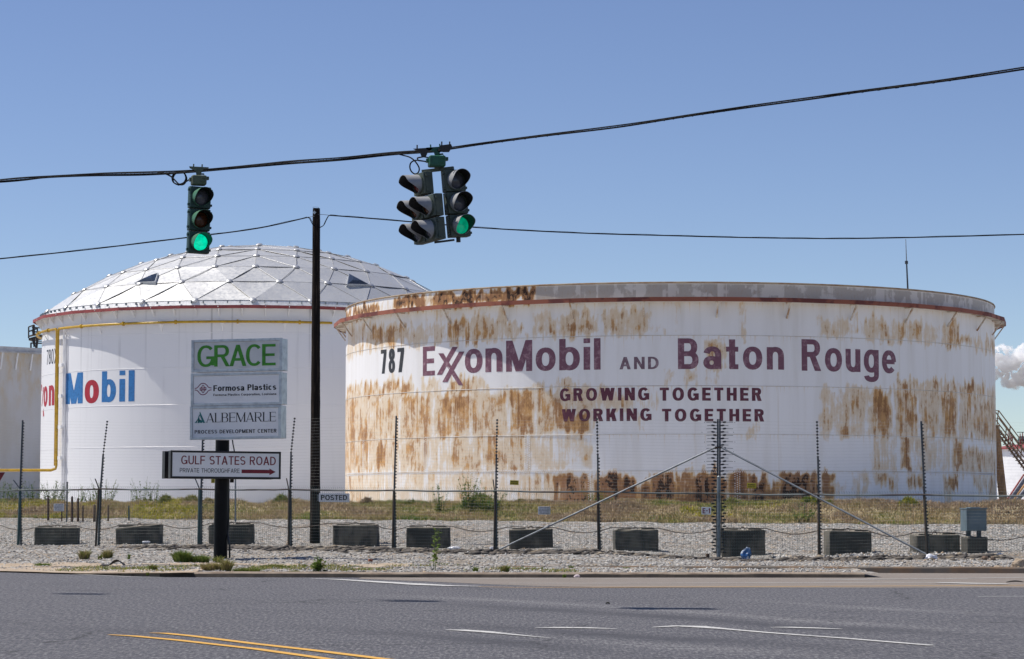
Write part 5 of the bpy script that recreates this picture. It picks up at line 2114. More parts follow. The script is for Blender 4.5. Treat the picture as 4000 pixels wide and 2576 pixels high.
put_text(c, Mx, M['t_green'], t_('GRACE', 413, 1196, 376, 168, cx, cy, v=.155, t=.125, sp=-.02))
cx, cy = 802, 596
c, Mx = cabinet(600 + cx / 2.483, 1280 + cy / 2.483, GW, 129 * gp, YG, RG, M['signpanel'], M['signframe'], yoff=-.01)


def formosa(b):
    t_('Formosa', 575, 884, 614, 557, cx, cy, v=.22, t=.17, sp=.09)(b)
    t_('Plastics', 916, 1202, 612, 555, cx, cy, v=.22, t=.17, sp=.10)(b)
    t_('Formosa Plastics Corporation, Louisiana', 575, 1202, 662, 640, cx, cy, v=.2, t=.16, sp=.13)(b)


put_text(c, Mx, M['t_black'], formosa)


def ribbon(b, pts, w, cx, cy, k=0):
    P = [(ZX(x, cx), ZY(y, cy)) for x, y in pts]
    w *= gp / 2.483
    pr = None
    for i, p in enumerate(P):
        a, e = P[max(i - 1, 0)], P[min(i + 1, len(P) - 1)]
        dx, dy = e[0] - a[0], e[1] - a[1]
        l = math.hypot(dx, dy) or 1
        n = (-dy / l * w / 2, dx / l * w / 2)
        cu = [(p[0] + n[0], YF - .002 - k * .0006, p[1] + n[1]), (p[0] - n[0], YF - .002 - k * .0006, p[1] - n[1])]
        if pr: b.add(pr + cu, [(0, 1, 3, 2)])
        pr = cu


def poly2(b, pts, cx, cy, k=0):
    b.add([(ZX(x, cx), YF - .002 - k * .0006, ZY(y, cy)) for x, y in pts], [tuple(range(len(pts)))])


def logo_f(b):
    eye = [(388, 584), (405, 582), (420, 572), (435, 553), (450, 540), (471, 535), (492, 540), (508, 553), (523, 572), (538, 580), (556, 582)]
    ribbon(b, eye, 8, cx, cy)
    ribbon(b, [(x, 1183 - y + 0) for x, y in eye], 8, cx, cy, 1)
    poly2(b, [(440, 578), (503, 576), (508, 586), (436, 588)], cx, cy, 2)
    poly2(b, [(436, 594), (508, 592), (503, 603), (440, 605)], cx, cy, 2)
    ribbon(b, [(450, 578), (462, 568), (466, 555), (477, 555), (481, 568), (493, 577)], 7, cx, cy, 3)
    ribbon(b, [(450, 604), (462, 614), (466, 626), (477, 626), (481, 614), (493, 604)], 7, cx, cy, 3)


put_text(c, Mx, M['t_plum'], logo_f)
cx, cy = 795, 921
c, Mx = cabinet(600 + cx / 2.483, 1280 + cy / 2.483, GW, 132 * gp, YG, RG, M['signpanel'], M['signframe'], yoff=.0)


def albe(b):
    t_('ALBEMARLE', 506, 1197, 917, 826, cx, cy, v=.12, t=.042, sp=.11, serif=True)(b)
    t_('PROCESS DEVELOPMENT CENTER', 388, 1205, 1025, 990, cx, cy, v=.19, t=.16, sp=.15)(b)


put_text(c, Mx, M['t_black'], albe)


def logo_a(b):
    poly2(b, [(441, 810), (493, 921), (470, 921), (445, 862), (436, 820)], cx, cy)
    for x0, x1, xt, yt in ((386, 409, 432, 832), (416, 436, 425, 850), (440, 462, 421, 866)):
        poly2(b, [(x0, 921), (x1, 921), (x1 + 6, 900), (xt + 9, yt + 18), (xt, yt), (xt - 2, yt + 34), (x0 + 10 if x0 < 400 else x0 + 2, 912)], cx, cy, 1)


put_text(c, Mx, M['t_teal'], logo_a)
b = MB()
b.add([(0, 0, 0)] * 0, [])
# arrow sign: two dark cabinets on either side of the pole
YA, RA = rad(21), rad(.3)
AW, AH = 409 * gp / math.cos(YA), 107 * gp
acx, acy = 702, 1333
ZX2 = lambda x: (x - acx) / 2.483 * gp / math.cos(YA)
pz_ = .345
fwd = Vector((math.sin(YA), -math.cos(YA), 0))
back_off = at(600 + acx / 2.483, 1280 + acy / 2.483, dG - .44)


def arrow_cab(front):
    Mx = Matrix.Translation(back_off + (fwd * 0 if front else fwd * -.93)) @ Matrix.Rotation(YA, 4, 'Z') @ Matrix.Rotation(RA, 4, 'Y')
    b = MB()
    fr = .05
    s_ = 1 if front else -1
    b.box((0, .13 * s_, 0), (AW - .01, .24, AH - .01))
    for sx in (-1, 1): b.box((sx * (AW / 2 - fr / 2), 0, 0), (fr, .05, AH))
    for sz in (-1, 1): b.box((0, 0, sz * (AH / 2 - fr / 2)), (AW - 2 * fr, .048, fr))
    xform(b, Mx)
    c = b.build('arrow_cabinet', M['bronze'], sg, bevel=.006)
    b = MB()
    b.box((0, -.004 * s_, 0), (AW - 2 * fr - .004, .02, AH - 2 * fr - .004))
    xform(b, Mx)
    b.build('panel', M['signpanel'], c)
    return c, Mx


arrow_cab(False)
c, Mx = arrow_cab(True)


def gulf(b):
    flat_text(b, 'GULF STATES ROAD', ZX2(291), ZX2(1162), ZY(1331, acy), ZY(1249, acy), -.015, v=.15, t=.12, sp=.12)


def gulf2(b):
    x0, x1, yb, yt = ZX2(845), ZX2(1162), ZY(1411, acy), ZY(1376, acy)
    xm = ZX2(1104)
    b.add([(x0, -.017, yb), (xm, -.017, yb), (xm, -.017, yt), (x0, -.017, yt)], [(0, 1, 2, 3)])
    b.add([(xm, -.0172, ZY(1427, acy)), (x1, -.0172, ZY(1396, acy)), (xm, -.0172, ZY(1364, acy))], [(0, 1, 2)])


put_text(c, Mx, M['t_maroon'], gulf)
put_text(c, Mx, M['t_maroon'], gulf2)
put_text(c, Mx, M['t_black'], lambda b: flat_text(b, 'PRIVATE THOROUGHFARE', ZX2(280), ZX2(827), ZY(1409, acy), ZY(1368, acy), -.015, v=.125, t=.11, sp=.14))
b = MB()
for sx in (-.55, .55):
    q = back_off + Vector((math.cos(YA), math.sin(YA), 0)) * sx * .36 + Vector((.06, 0, 0))
    b.bar(q - fwd * .26, q - fwd * .67, .05, .3)
b.build('arrow_mount', M['signpole'], sg)
b = MB()
zx = lambda x, y: at(600 + x / 2.483, 1280 + y / 2.483, dG - .1)
b.tube([zx(765, 1090), zx(770, 1130), zx(778, 1170), zx(786, 1215)], .018, 6)
b.tube([at(893, 1872, dG + .1), at(893, 1990, dG + .05), at(892, 2060, dG), at(889, 2085, dG), at(892, 2110, dG - .1), at(897, 2130, dG - .1), at(897, 2192, dG)], .026, 8)
b.build('feed_conduit', M['black'], sg, smooth=True)
b = MB()
for x in (903, 910): b.tube([at(x, 1872, dG + .2), at(x - 1, 1886, dG + .2)], .03, 8)
split_parts(b.build('photocell', M['bronze'], sg), 'photocell')

# ------------------------------------------------------------------ yield sign cut by the left edge of the picture
dY = 58
yc_ = [at(20, 1846, dY), at(-150, 1846, dY), at(-65, 1990, dY)]
cen = (yc_[0] + yc_[1] + yc_[2]) / 3
yz = empty('yield_sign', (cen.x, dY + .05, gz(cen.x, dY)), 'red triangular yield sign cut off by the left edge', 'sign')
b = MB()
b.add(yc_ + [p + Vector((0, .012, 0)) for p in yc_], [(0, 1, 2), (5, 4, 3), (0, 3, 4, 1), (1, 4, 5, 2), (2, 5, 3, 0)])
b.build('plate', M['yieldred'], yz, bevel=.004)
b = MB()
inn = [cen + (p - cen) * .5 + Vector((0, -.004, 0)) for p in yc_]
b.add(inn, [(0, 1, 2)])
b.build('white_field', M['plate_white'], yz)
b = MB()
b.tube([(cen.x, dY + .05, gz(cen.x, dY) - .2), (cen.x, dY + .05, yc_[0].z)], .03, 8)
b.build('post', M['steel'], yz)

# ------------------------------------------------------------------ chain link fence
fe = empty('chain_link_fence', fb[6], 'green chain link fence with rusty posts and a top rail running along the whole verge', 'fence')
kinds = ['greenpost', 'greenpost', 'rustpost', 'greenpost', 'rustpost', 'rustpost', 'rustpost', 'rustpost', 'steel', 'rustpost', 'rustpost', 'rustpost']
railm = pbr('weathered_top_rail', (.14, .16, .16), .6, .3, (.06, .045, .04), .5, (1, 1, 1), .5, .6)
for i, (p, q) in enumerate(zip(fb, ft)):
    q = Vector((q.x, float(fenceY(q.x)), q.z))
    ft[i] = q
    b = MB()
    if i == 8:
        top = at(2808, 1863, q.y)
        b.tube([p - Vector((0, 0, .3)), p, top, top + Vector((0, 0, .03))], [.056, .056, .056, .03], 14)
    else:
        r = .045 if kinds[i] == 'greenpost' else .036
        b.tube([p - Vector((0, 0, .3)), p, q, q + Vector((0, 0, .03))], [r, r, r, r * .5], 12)
    b.build('post', M[kinds[i]], fe, smooth=True)
for i in range(len(ft) - 1):
    b = MB()
    A, B_ = ft[i], ft[i + 1]
    sag = [A.lerp(B_, t) + Vector((0, -.03, -.02 * math.sin(math.pi * t) + .006 * rng.uniform(-1, 1))) for t in np.linspace(0, 1, 7)]
    b.tube(sag, .024, 8)
    b.build('top_rail', railm, fe, smooth=True)
for i, (pa, pb) in enumerate([((190, 745), (126, 660)), ((925, 742), (889, 648)), ((1865, 745), (1824, 648)), ((1000 * 2.391 + 305, 740), (1000 * 2.391 + 285, 643)), ((1000 * 2.391 + 2228, 765), (1000 * 2.391 + 2214, 655)), ((3000 * 2.391 + 470, 790), (3000 * 2.391 + 456, 700)), ((3000 * 2.391 + 1458, 795), (3000 * 2.391 + 1448, 720))]):
    f_ = lambda q: at(q[0] / 2.391, 1600 + q[1] / 2.391, float(dfence(q[0] / 2.391)))
    A, B_ = f_(pa), f_(pb)
    b = MB()
    b.bar(A, B_, .04, .02)
    b.build('outrigger_arm', M['bluesteel'] if i in (0, 2) else M['rustpost'], fe)
# the woven mesh: each wire a zigzag from ground to knuckle
pit = .072
x0, x1 = fb[0].x, fb[-1].x
sl = math.hypot(1, (fb[-1].y - fb[0].y) / (x1 - x0))
dx = pit / sl
nw = int((x1 - x0) / dx)
rows_ = 51
RZ = np.array([p.z for p in ft])
RX = np.array([p.x for p in ft])
k = np.arange(nw)[:, None]
r = np.arange(rows_)[None, :]
xx = x0 + (k + .5 * ((r + 0) % 2)) * dx + .012 * vnoise(r * .3 + k * 0, k * .11 + r * 0, 5)
zb_ = np.interp(xx, FX, FZ) + .03 + .02 * vnoise(xx * 1.3, xx * 0, 6)
zt_ = np.interp(xx, RX, RZ) + .075
zz = zb_ + (zt_ - zb_) * r / (rows_ - 1)
zz = zz + (r == rows_ - 1) * .02
yy = fenceY(xx) - .055 + .025 * vnoise(xx * .8, zz * 1.5, 7) + ((r % 2) * 2 - 1) * .004
wr = .0036
V = []
for j in range(3):
    a = 2 * math.pi * j / 3
    V.append(np.stack([xx + math.cos(a) * wr * 1.3, yy + math.sin(a) * wr, zz + 0 * xx], -1))
V = np.stack(V, 2).reshape(-1, 3)
base = (np.arange(nw)[:, None] * rows_ + np.arange(rows_ - 1)[None, :]).ravel() * 3
F = np.concatenate([np.stack([base + j, base + (j + 1) % 3, base + 3 + (j + 1) % 3, base + 3 + j], 1) for j in range(3)])
mo = np_mesh('woven_mesh', V - np.array(fb[6]), F, M['mesh'])
mo.parent = fe

# ------------------------------------------------------------------ electric fence behind it
ef = empty('electric_fence', fb[8] + Vector((0, .2, 0)), 'tall electric fence of many bright wires on slim insulator posts behind the chain link', 'fence')
OFF = .16
zc2 = lambda x, y: (x / 2.391, 1600 + y / 2.391)
EPOST = [  # upper line of each post in picture space: list of points top..rail, with rod (True) down to the second point
    (0, [(-318, 1640), (-322, 1911)], False), (1, [(89, 1642), (79, 1916)], False), (2, [(419, 1648), (403, 1778), (393, 1911)], True), (3, [(794, 1650), (786, 1911)], False),
    (4, [(1151, 1636), (1137, 1770), (1134, 1913)], True), (5, [(1548, 1625), (1540, 1916)], False), (6, [(1942, 1642), (1939, 1780), (1937, 1918)], True),
    (7, [(2332, 1638), (2335, 1778), (2336, 1921)], True), (9, [(3191, 1650), (3195, 1788), (3198, 1933)], True), (10, [(3598, 1646), (3611, 1933)], False), (11, [(4035, 1650), (4045, 1938)], False)]
top_x, top_z = [], []
ins_proto = None


def insulator(p, parent, s=1.0):
    global ins_proto
    if ins_proto is None:
        b = MB()
        b.lathe([(.012, -.03), (.03, -.02), (.034, 0), (.03, .02), (.012, .03)], 10)
        ins_proto = b.build('insulator', M['black'], None, smooth=True)
        o = ins_proto
    else:
        o = ins_proto.copy()
        COL.objects.link(o)
    o.parent = parent
    o.location = p - parent.location - ef.location
    o.scale = (s, s, s)
    return o


for i, line, rod in EPOST:
    Yp = float(dfence(line[-1][0])) + OFF
    P = [at(px, py, Yp) for px, py in line]
    base_ = fb[i] + Vector((.06, OFF, -.1))
    top_x.append(P[0].x)
    top_z.append(P[0].z - .02)
    post = MB()
    lower = [P[1], P[2], base_] if rod else [P[0], P[1], base_]
    for A, B_ in zip(lower[:-1], lower[1:]): post.bar(A, B_, .055, .05)
    po_ = empty('post_frame', lower[-1]) if False else None
    post_o = post.build('channel_post', M['bluesteel'], ef)
    post_o['x'] = 0
    del post_o['x']
    if rod:
        b = MB()
        b.tube([P[0] + Vector((0, 0, .02)), P[1]], .008, 6)
        b.build('rod', M['galvwire'], post_o)
        nI = 12
        seq = [P[0].lerp(P[1], t / (nI - 1) * .985) for t in range(nI)]
    else:
        L_ = (P[0] - P[1]).length
        nI = 0
        seq = []
    for q in seq: insulator(q, post_o, 1.0)
    # side insulators down the channel, as one row
    b = MB()
    A, B_ = (P[1], lower[-1]) if rod else (P[0], lower[-1])
    if rod:
        path = [(P[1], P[2]), (P[2], base_)]
    else:
        path = [(P[0], P[1]), (P[1], base_)]
    for A, B_ in path:
        n_ = int((A - B_).length / .094)
        for t in range(1, n_):
            q = A.lerp(B_, t / n_) + Vector((.042, -.01, 0))
            b.lathe([(.008, -.022), (.020, -.014), (.022, 0), (.020, .014), (.008, .022)], 6, q)
    o = b.build('insulator_row', M['black'], post_o, smooth=True)
    o['kind'] = 'stuff'
# the double corner post with insulators on both sides
Yc = float(dfence(2808)) + OFF
ct, cbm = at(2808, 1638, Yc), at(2807, 2180, Yc)
b = MB()
for s_ in (-.03, .03): b.bar(ct + Vector((s_, 0, 0)), cbm + Vector((s_, 0, -.2)), .03, .05)
cpost = b.build('corner_post', M['bluesteel'], ef)
b = MB()
for s_ in (-1, 1): b.tube([at(2808 + s_ * 10, 1935, Yc - .05), at(2807 + s_ * 10, 2160, Yc - .05)], .012, 6)
split_parts(b.build('insulator_rod', M['rustpost'], cpost), 'insulator_rod')
b = MB()
n_ = 41
for t in range(n_):
    q = at(2807.5, 1650 + 508 * t / (n_ - 1), Yc - .02)
    for s_ in (-1, 1):
        o_ = (.165 if (t + (s_ > 0)) % 2 else .11) * s_
        c_ = q + Vector((o_, 0, .0))
        b.lathe([(.005, -.055), (.02, -.045), (.026, 0), (.02, .045), (.005, .055)], 8, c_, Matrix.Rotation(rad(84 if s_ > 0 else 96), 3, 'Y'))
        b.tube([q + Vector((.03 * s_, 0, -.01)), c_], .006, 4, caps=False)
        if t < 20:
            ln = .12 if t % 2 else .2
            b.tube([c_ + Vector((.05 * s_, 0, 0)), c_ + Vector(((.05 + ln) * s_, 0, -.005))], .006, 4)
            if t % 3 == 0:
                w_ = c_ + Vector(((.30 + .02 * (t % 2)) * s_, 0, -.01))
                b.lathe([(.004, -.012), (.012, 0), (.004, .012)], 5, w_)
o = b.build('strain_insulators', M['black'], cpost, smooth=True)
o['kind'] = 'stuff'
top_x.append(ct.x)
top_z.append(ct.z - .04)
od = np.argsort(top_x)
top_x, top_z = np.array(top_x)[od], np.array(top_z)[od]
NW = 42
for k in range(NW):
    f_ = k / (NW - 1)
    P = []
    for x in np.linspace(x0, x1, 60):
        zb = float(np.interp(x, FX, FZ)) + .12
        zt = float(np.interp(x, top_x, top_z))
        P.append((x, float(fenceY(x)) + OFF - .03, zb + (zt - zb) * f_))
    b = MB()
    b.tube(P, .0013, 4, caps=False)
    b.build('strand', M['wire'], ef)
for A, B_ in (((2797, 1747), (1941, 2152)), ((2820, 1750), (3618, 2166))):
    b = MB()
    p = at(A[0], A[1], float(dfence(A[0])) + .02)
    q = at(B_[0], B_[1], float(dfence(B_[0])) - .09)
    b.tube([p, q], .027, 10)
    b.build('corner_brace', M['brace'], ef, smooth=True)
b = MB()
b.bar(at(2793, 1748, Yc - .1), at(2824, 1748, Yc - .1), .06, .05)
b.build('brace_clamp', M['rustpost'], cpost)


# plates hung on the fence
def plate(name, px, py, w, h, m, label, cat, lines, mt, group=None, tilt=0.0, v=.2):
    Y = float(fenceY(at(px, py, dfence(px)).x)) - .10
    c = at(px, py, Y)
    k = Y / FPX
    o = empty(name, c, label, cat, group)
    Mx = Matrix.Translation(c) @ Matrix.Rotation(tilt, 4, 'Y')
    b = MB()
    b.box((0, 0, 0), (w * k, .008, h * k))
    xform(b, Mx)
    b.build('plate', m, o, bevel=.003)
    b = MB()
    for s_, xa, xb, ya, yb in lines:
        flat_text(b, s_, xa * k, xb * k, -ya * k, -yb * k, -.006, v=v, t=v * .85, sp=.16)
    xform(b, Mx)
    b.build('lettering', mt, o)
    return o


SEC_ = [('SECURITY ALARM SYSTEM', -16, 16, -8.5, -12), ('DO NOT LEAN ON OR PLACE ANY', -17.5, 17.5, -3.2, -6.5), ('MATERIAL WITHIN THREE FEET OF', -17.5, 17.5, 2, -1.2), ('FENCE. - CALL 977-7770', -15, 15, 7, 3.8), ('FOR FURTHER INFORMATION', -16, 16, 12, 8.8)]
plate('warning_sign', 230, 1983, 40, 29, M['plate_white'], 'white security alarm notice on the fence beside the brown bollards', 'sign', SEC_, M['t_black'], 'security notices on the fence')
plate('warning_sign', 2126, 1995, 48, 31, M['plate_white'], 'white security alarm notice on the fence under the long brace', 'sign', [(a, b_ * 1.2, c_ * 1.2, d_ * 1.08, e_ * 1.08) for a, b_, c_, d_, e_ in SEC_], M['t_black'], 'security notices on the fence')
plate('zone_sign', 2759, 1996, 38, 29, M['plate_white'], 'white fence plate with red letters E-1 beside the corner post', 'sign', [('E-1', -14.5, 14.5, 10, -10)], M['t_maroon'], v=.2)
for px, py, w, h, lab in ((2009, 1886, 34, 18, 'small yellow warning plate hanging above the fence left of the long brace'), (2936, 1898, 36, 20, 'small yellow warning plate above the fence right of the corner post'), (832, 1879, 14, 17, 'small yellow warning plate half hidden behind the company sign pole')):
    plate('voltage_plate', px, py, w, h, M['tag_yellow'], lab, 'sign', [('WARNING', -w * .4, w * .4, -1, -h * .3), ('ELECTRIC FENCE', -w * .42, w * .42, h * .32, h * .08)], M['t_black'], 'yellow warning plates on the electric fence', rad(2))

# ------------------------------------------------------------------ concrete blocks behind the fence
BLK = [  # x0, x1, y top front, y bottom, yaw, dent, label
    (129, 302, 2060, 2130, 3, 'dark concrete block standing under the white security notice and brown bollards'),
    (450, 629, 2056, 2128, -4, 'dark concrete block with a sloping top, left of the company sign pole'),
    (812, 991, 2049, 2129, 2, 'dark concrete block partly hidden behind the company sign pole'),
    (1301, 1478, 2051, 2127, -7, 'dark concrete block just right of the utility pole'),
    (1586, 1759, 2061, 2139, -3, 'dark concrete block beside the white plastic bag'),
    (1988, 2163, 2067, 2147, -2, 'dark concrete block crossed by the long left brace'),
    (2397, 2573, 2070, 2149, 5, 'dark concrete block standing alone between the two braces, left of the corner post'),
    (2818, 2993, 2071, 2156, -1, 'dark concrete block right of the corner post, behind the crumpled blue wrapper'),
    (3228, 3405, 2076, 2158, 9, 'dark concrete block with a pale left end, under the right brace'),
    (3568, 3751, 2089, 2169, 11, 'dark concrete block next to the metal cabinet, at the foot of the right brace'),
    (3771, 3857, 2098, 2169, 7, 'short concrete block carrying the blue grey metal cabinet')]
rope_pts = []
for i, (xa, xb, yt, yb, yaw, lab) in enumerate(BLK):
    xm = (xa + xb) / 2
    Y = float(fenceY(at(xm, yb, dfence(xm)).x)) + 1.75
    k = Y / FPX
    c = at(xm, yb, Y)
    w, h, dpt = (xb - xa) * k * .97, (yb - yt) * k, .62
    gzv = gz(c.x, c.y + .3)
    b0 = min(c.z, gzv) - .08
    o = empty('concrete_block', (c.x, c.y + dpt / 2, c.z), lab, 'concrete block', 'concrete blocks along the fence', rad(yaw))
    o.rotation_euler = (rad(rng.uniform(-1.5, 1.5)), rad(rng.uniform(-2.2, 2.2)), rad(yaw))
    b = MB()
    top = c.z + h
    hh = top - b0
    b.box((0, 0, b0 - c.z + hh / 2), (w, dpt, hh))
    bo = b.build('block_body', M['concrete'], o, local=True, bevel=.05, seg=2)
    bm = bmesh.new()
    bm.from_mesh(bo.data)
    bmesh.ops.subdivide_edges(bm, edges=[e for e in bm.edges if e.calc_length() > .3], cuts=3, use_grid_fill=True)
    for vv in bm.verts:
        vv.co += Vector((rng.uniform(-1, 1), rng.uniform(-1, 1), rng.uniform(-1, 1))) * .008
        if i == 1 and vv.co.z > .2: vv.co.z += vv.co.x * .07
    bm.to_mesh(bo.data)
    bm.free()
    if i < 10:
        # raised keys on the top and the lifting loop
        b = MB()
        for s_ in (-1, 1):
            b.prism([(s_ * .12, h - .02), (s_ * (w / 2 - .08), h - .02), (s_ * (w / 2 - .12), h + .035), (s_ * .17, h + .035)], -.2, .24)
        b.build('top_key', M['concrete'], o, local=True)
        b = MB()
        b.tube([(.12 * math.cos(a) * .6, 0, h - .02 + .10 * math.sin(a)) for a in np.linspace(0, math.pi, 9)], .012, 6)
        b.build('lifting_loop', M['rustpost'], o, local=True)
        rope_pts.append(Vector((c.x, c.y + dpt / 2, top + .05)))
rp = []
rope_pts = [rope_pts[0] + Vector((-2.6, 1, .0))] + rope_pts + [rope_pts[-1] + Vector((3.2, -1, -.1))]
for A, B_ in zip(rope_pts[:-1], rope_pts[1:]):
    L_ = (B_ - A).length
    for t in np.linspace(0, 1, 14)[:-1]:
        p = A.lerp(B_, t)
        flat = .22 if L_ > 2.2 else .2
        s_ = max(0.0, math.sin(math.pi * min(1, max(0, (t - flat) / (1 - 2 * flat))))) if flat < t < 1 - flat else 0
        rp.append(p + Vector((0, -.12 * s_, -.16 * s_ + rng.uniform(-.006, .006))))
rp.append(rope_pts[-1])
b = MB()
b.tube(rp, .013, 6)
tag(b.build('wire_rope', M['rustpost'], smooth=True), 'rusty wire rope threaded through the lifting loops of the concrete blocks', 'rope')

# metal cabinet on two legs
Yb = float(fenceY(at(3810, 2169, dfence(3810)).x)) + 1.75
k = Yb / FPX
cb = at(3803, 2074, Yb + .25)
ob = empty('electrical_cabinet', (cb.x, Yb + .25, at(3803, 2097, Yb + .25).z), 'blue grey metal electrical cabinet on two legs above a short concrete block', 'cabinet', None, rad(14))
b = MB()
b.box((0, 0, (2097 - 2033) * k), (84 * k, .42, 84 * k))
bd = b.build('cabinet_body', M['boxmetal'], ob, local=True, bevel=.01)
b = MB()
b.box((0, -.02, (2097 - 1988) * k), (88 * k, .5, .035))
b.box((0, 0, (2097 - 1986) * k), (40 * k, .3, .05))
b.build('cabinet_lid', M['boxmetal'], ob, local=True, bevel=.006)
b = MB()
b.box((0, -.215, (2097 - 2033) * k), (72 * k, .012, 74 * k))
b.build('cabinet_door', M['boxmetal'], ob, local=True, bevel=.004)
for s_ in (-22, 22):
    b = MB()
    b.box((s_ * k, 0, 10.5 * k), (14 * k, .1, 25 * k))
    b.build('leg', M['bluesteel'], ob, local=True)

# ------------------------------------------------------------------ bollards and slim posts on the berm edge
BOL = [  # zoom coords (crop at 200,1900 scale 6.644): x, ytop, ybase, width, material, label
    (450 / 2.391, 1600 + 812 / 2.391, 2024, 9, 'bollard', 'brown round bollard left of the white security notice'),
    (674 / 2.391, 1600 + 810 / 2.391, 2024, 9.5, 'bollard', 'tall brown bollard right of the security notice and grey post'),
    (729 / 2.391, 1600 + 826 / 2.391, 2024, 9, 'bollard', 'dark brown bollard, right hand one of the tall pair'),
    (774 / 2.391, 1600 + 895 / 2.391, 2025, 8, 'bollardwood', 'short pale brown post right of the tall bollard pair'),
    (881 / 2.391, 1600 + 888 / 2.391, 2025, 12, 'bollardwood', 'broad reddish wooden post just left of a rusty fence post'),
    (1011 / 2.391, 1600 + 892 / 2.391, 2026, 8, 'bollardwood', 'grey brown short post just right of a rusty fence post'),
    (1204 / 2.391, 1600 + 896 / 2.391, 2026, 7, 'greenpost', 'short dark green post standing alone right of the other bollards'),
    (577 / 2.391, 1600 + 940 / 2.391, 2024, 5, 'bollard', 'thin reddish stub post below the white security notice')]
for px, yt, yb, w, m_, lab in BOL:
    Y = float(fenceY(at(px, yb, dfence(px)).x)) + 13.6
    p, q = at(px, yb, Y), at(px, yt, Y)
    q.x = p.x + (q.x - p.x) * 1.0
    r_ = w * Y / FPX / 2
    b = MB()
    b.tube([p - Vector((0, 0, .4)), p, q - Vector((0, 0, .07)), q - Vector((0, 0, .02)), q], [r_, r_, r_ * .97, r_ * .75, r_ * .3], 12)
    tag(b.build('bollard', M[m_], smooth=True), lab, 'bollard', 'bollards along the berm')
for px, yt, yb, lab in ((263, 1885, 2022, 'slim grey steel post standing beside the white security notice'), (920, 1873, 2034, 'slim grey steel post rising right of the company sign pole')):
    Y = float(fenceY(at(px, yb, dfence(px)).x)) + 13.3
    p, q = at(px - 2 if px < 500 else px, yb, Y), at(px, yt, Y)
    o = empty('steel_post', p, lab, 'post', 'slim steel posts on the berm')
    b = MB()
    b.bar(p - Vector((0, 0, .3)), q, .05, .05)
    b.build('post_channel', M['bluesteel'] if px < 500 else M['steel'], o)
    b = MB()
    b.box(q + Vector((0, 0, .01)), (.07, .07, .02))
    b.build('post_cap', M['steel'], o)

# ------------------------------------------------------------------ vegetation


def blades(xy, h, tint, spread=.5, w=.012, base=None, lean=None):
    """arrays of curved blades; returns vertices, triangles, tint, tip"""
    n = len(xy)
    x, y = xy[:, 0], xy[:, 1]
    z = terrain(x, y) + rough(x, y) - .02 if base is None else base
    a = nrg.uniform(0, 2 * math.pi, n)
    l = spread * h * nrg.uniform(.2, 1.1, n)
    dx, dy = np.cos(a) * l, np.sin(a) * l
    if lean is not None:
        dx, dy = dx + lean[:, 0], dy + lean[:, 1]
    b = nrg.uniform(0, math.pi, n)
    wx, wy = np.cos(b) * w, np.sin(b) * w
    z0, z1, z2 = z, z + h * .62, z + h * nrg.uniform(.8, 1.0, n)
    V = np.stack([np.stack([x - wx, y - wy, z0], 1), np.stack([x + wx, y + wy, z0], 1),
                  np.stack([x + dx * .35 - wx * .8, y + dy * .35 - wy * .8, z1], 1), np.stack([x + dx * .35 + wx * .8, y + dy * .35 + wy * .8, z1], 1),
                  np.stack([x + dx, y + dy, z2], 1)], 1).reshape(-1, 3)
    i = np.arange(n)[:, None] * 5
    F = np.concatenate([i + np.array([[0, 1, 3]]), i + np.array([[0, 3, 2]]), i + np.array([[2, 3, 4]])])
    return V, F, np.repeat(tint, 5), np.tile([0, 0, .6, .6, 1], n)


def join(parts):
    V, F, T, P, b = [], [], [], [], 0
    for v, f, t, p in parts:
        V.append(v)
        F.append(f + b)
        T.append(t)
        P.append(p)
        b += len(v)
    return np.concatenate(V), np.concatenate(F), np.concatenate(T), np.concatenate(P)


def grass_obj(name, parts, off=None):
    V, F, T, P = join(parts)
    if off is not None: V = V - np.array(off)
    o = np_mesh(name, V, F, M['grass'], {'tint': T, 'tip': P})
    if off is not None: o.location = off
    return o


# berm: patchy dry grass with green and yellow areas
n = 95000
X = nrg.uniform(-24, 24, n)
U = 13.9 + 6.2 * nrg.uniform(0, 1, n) ** 1.0
Yb_ = fenceY(X) + U + .2 * vnoise(X * 1.3, X * 0, 31)
pch = vnoise(X * .55, U * .8, 33) + .6 * vnoise(X * 1.6, U * 1.6, 34)
side = np.interp(X, [-17, -12, -8, -4, -1, 3, 6, 8, 12], [.10, .0, -.05, .25, .10, -.35, -.1, .15, -.25])
tint = np.clip(.37 + .27 * pch + side * .45 + nrg.normal(0, .10, n), 0, .82)
yel = (vnoise(X * .8, U * .9, 41) > .25) & (X > 5.5) & (X < 9.5) & (U < 17.2)
yel |= (vnoise(X * .9, U * .9, 42) > .45) & (X < -12)
tint = np.where(yel & (nrg.uniform(0, 1, n) < .7), nrg.uniform(.9, 1, n), tint)
hgt = (.13 + .09 * np.clip(vnoise(X * 1.1, U * 1.4, 36) + .3, 0, 1.3)) * nrg.uniform(.5, 1.4, n)
parts = [blades(np.stack([X, Yb_], 1), hgt, tint, 1.3, .016)]
o = grass_obj('berm_grass', parts)
tag(o, 'rough dry and green grass covering the berm in front of the tanks', 'grass', kind='stuff')


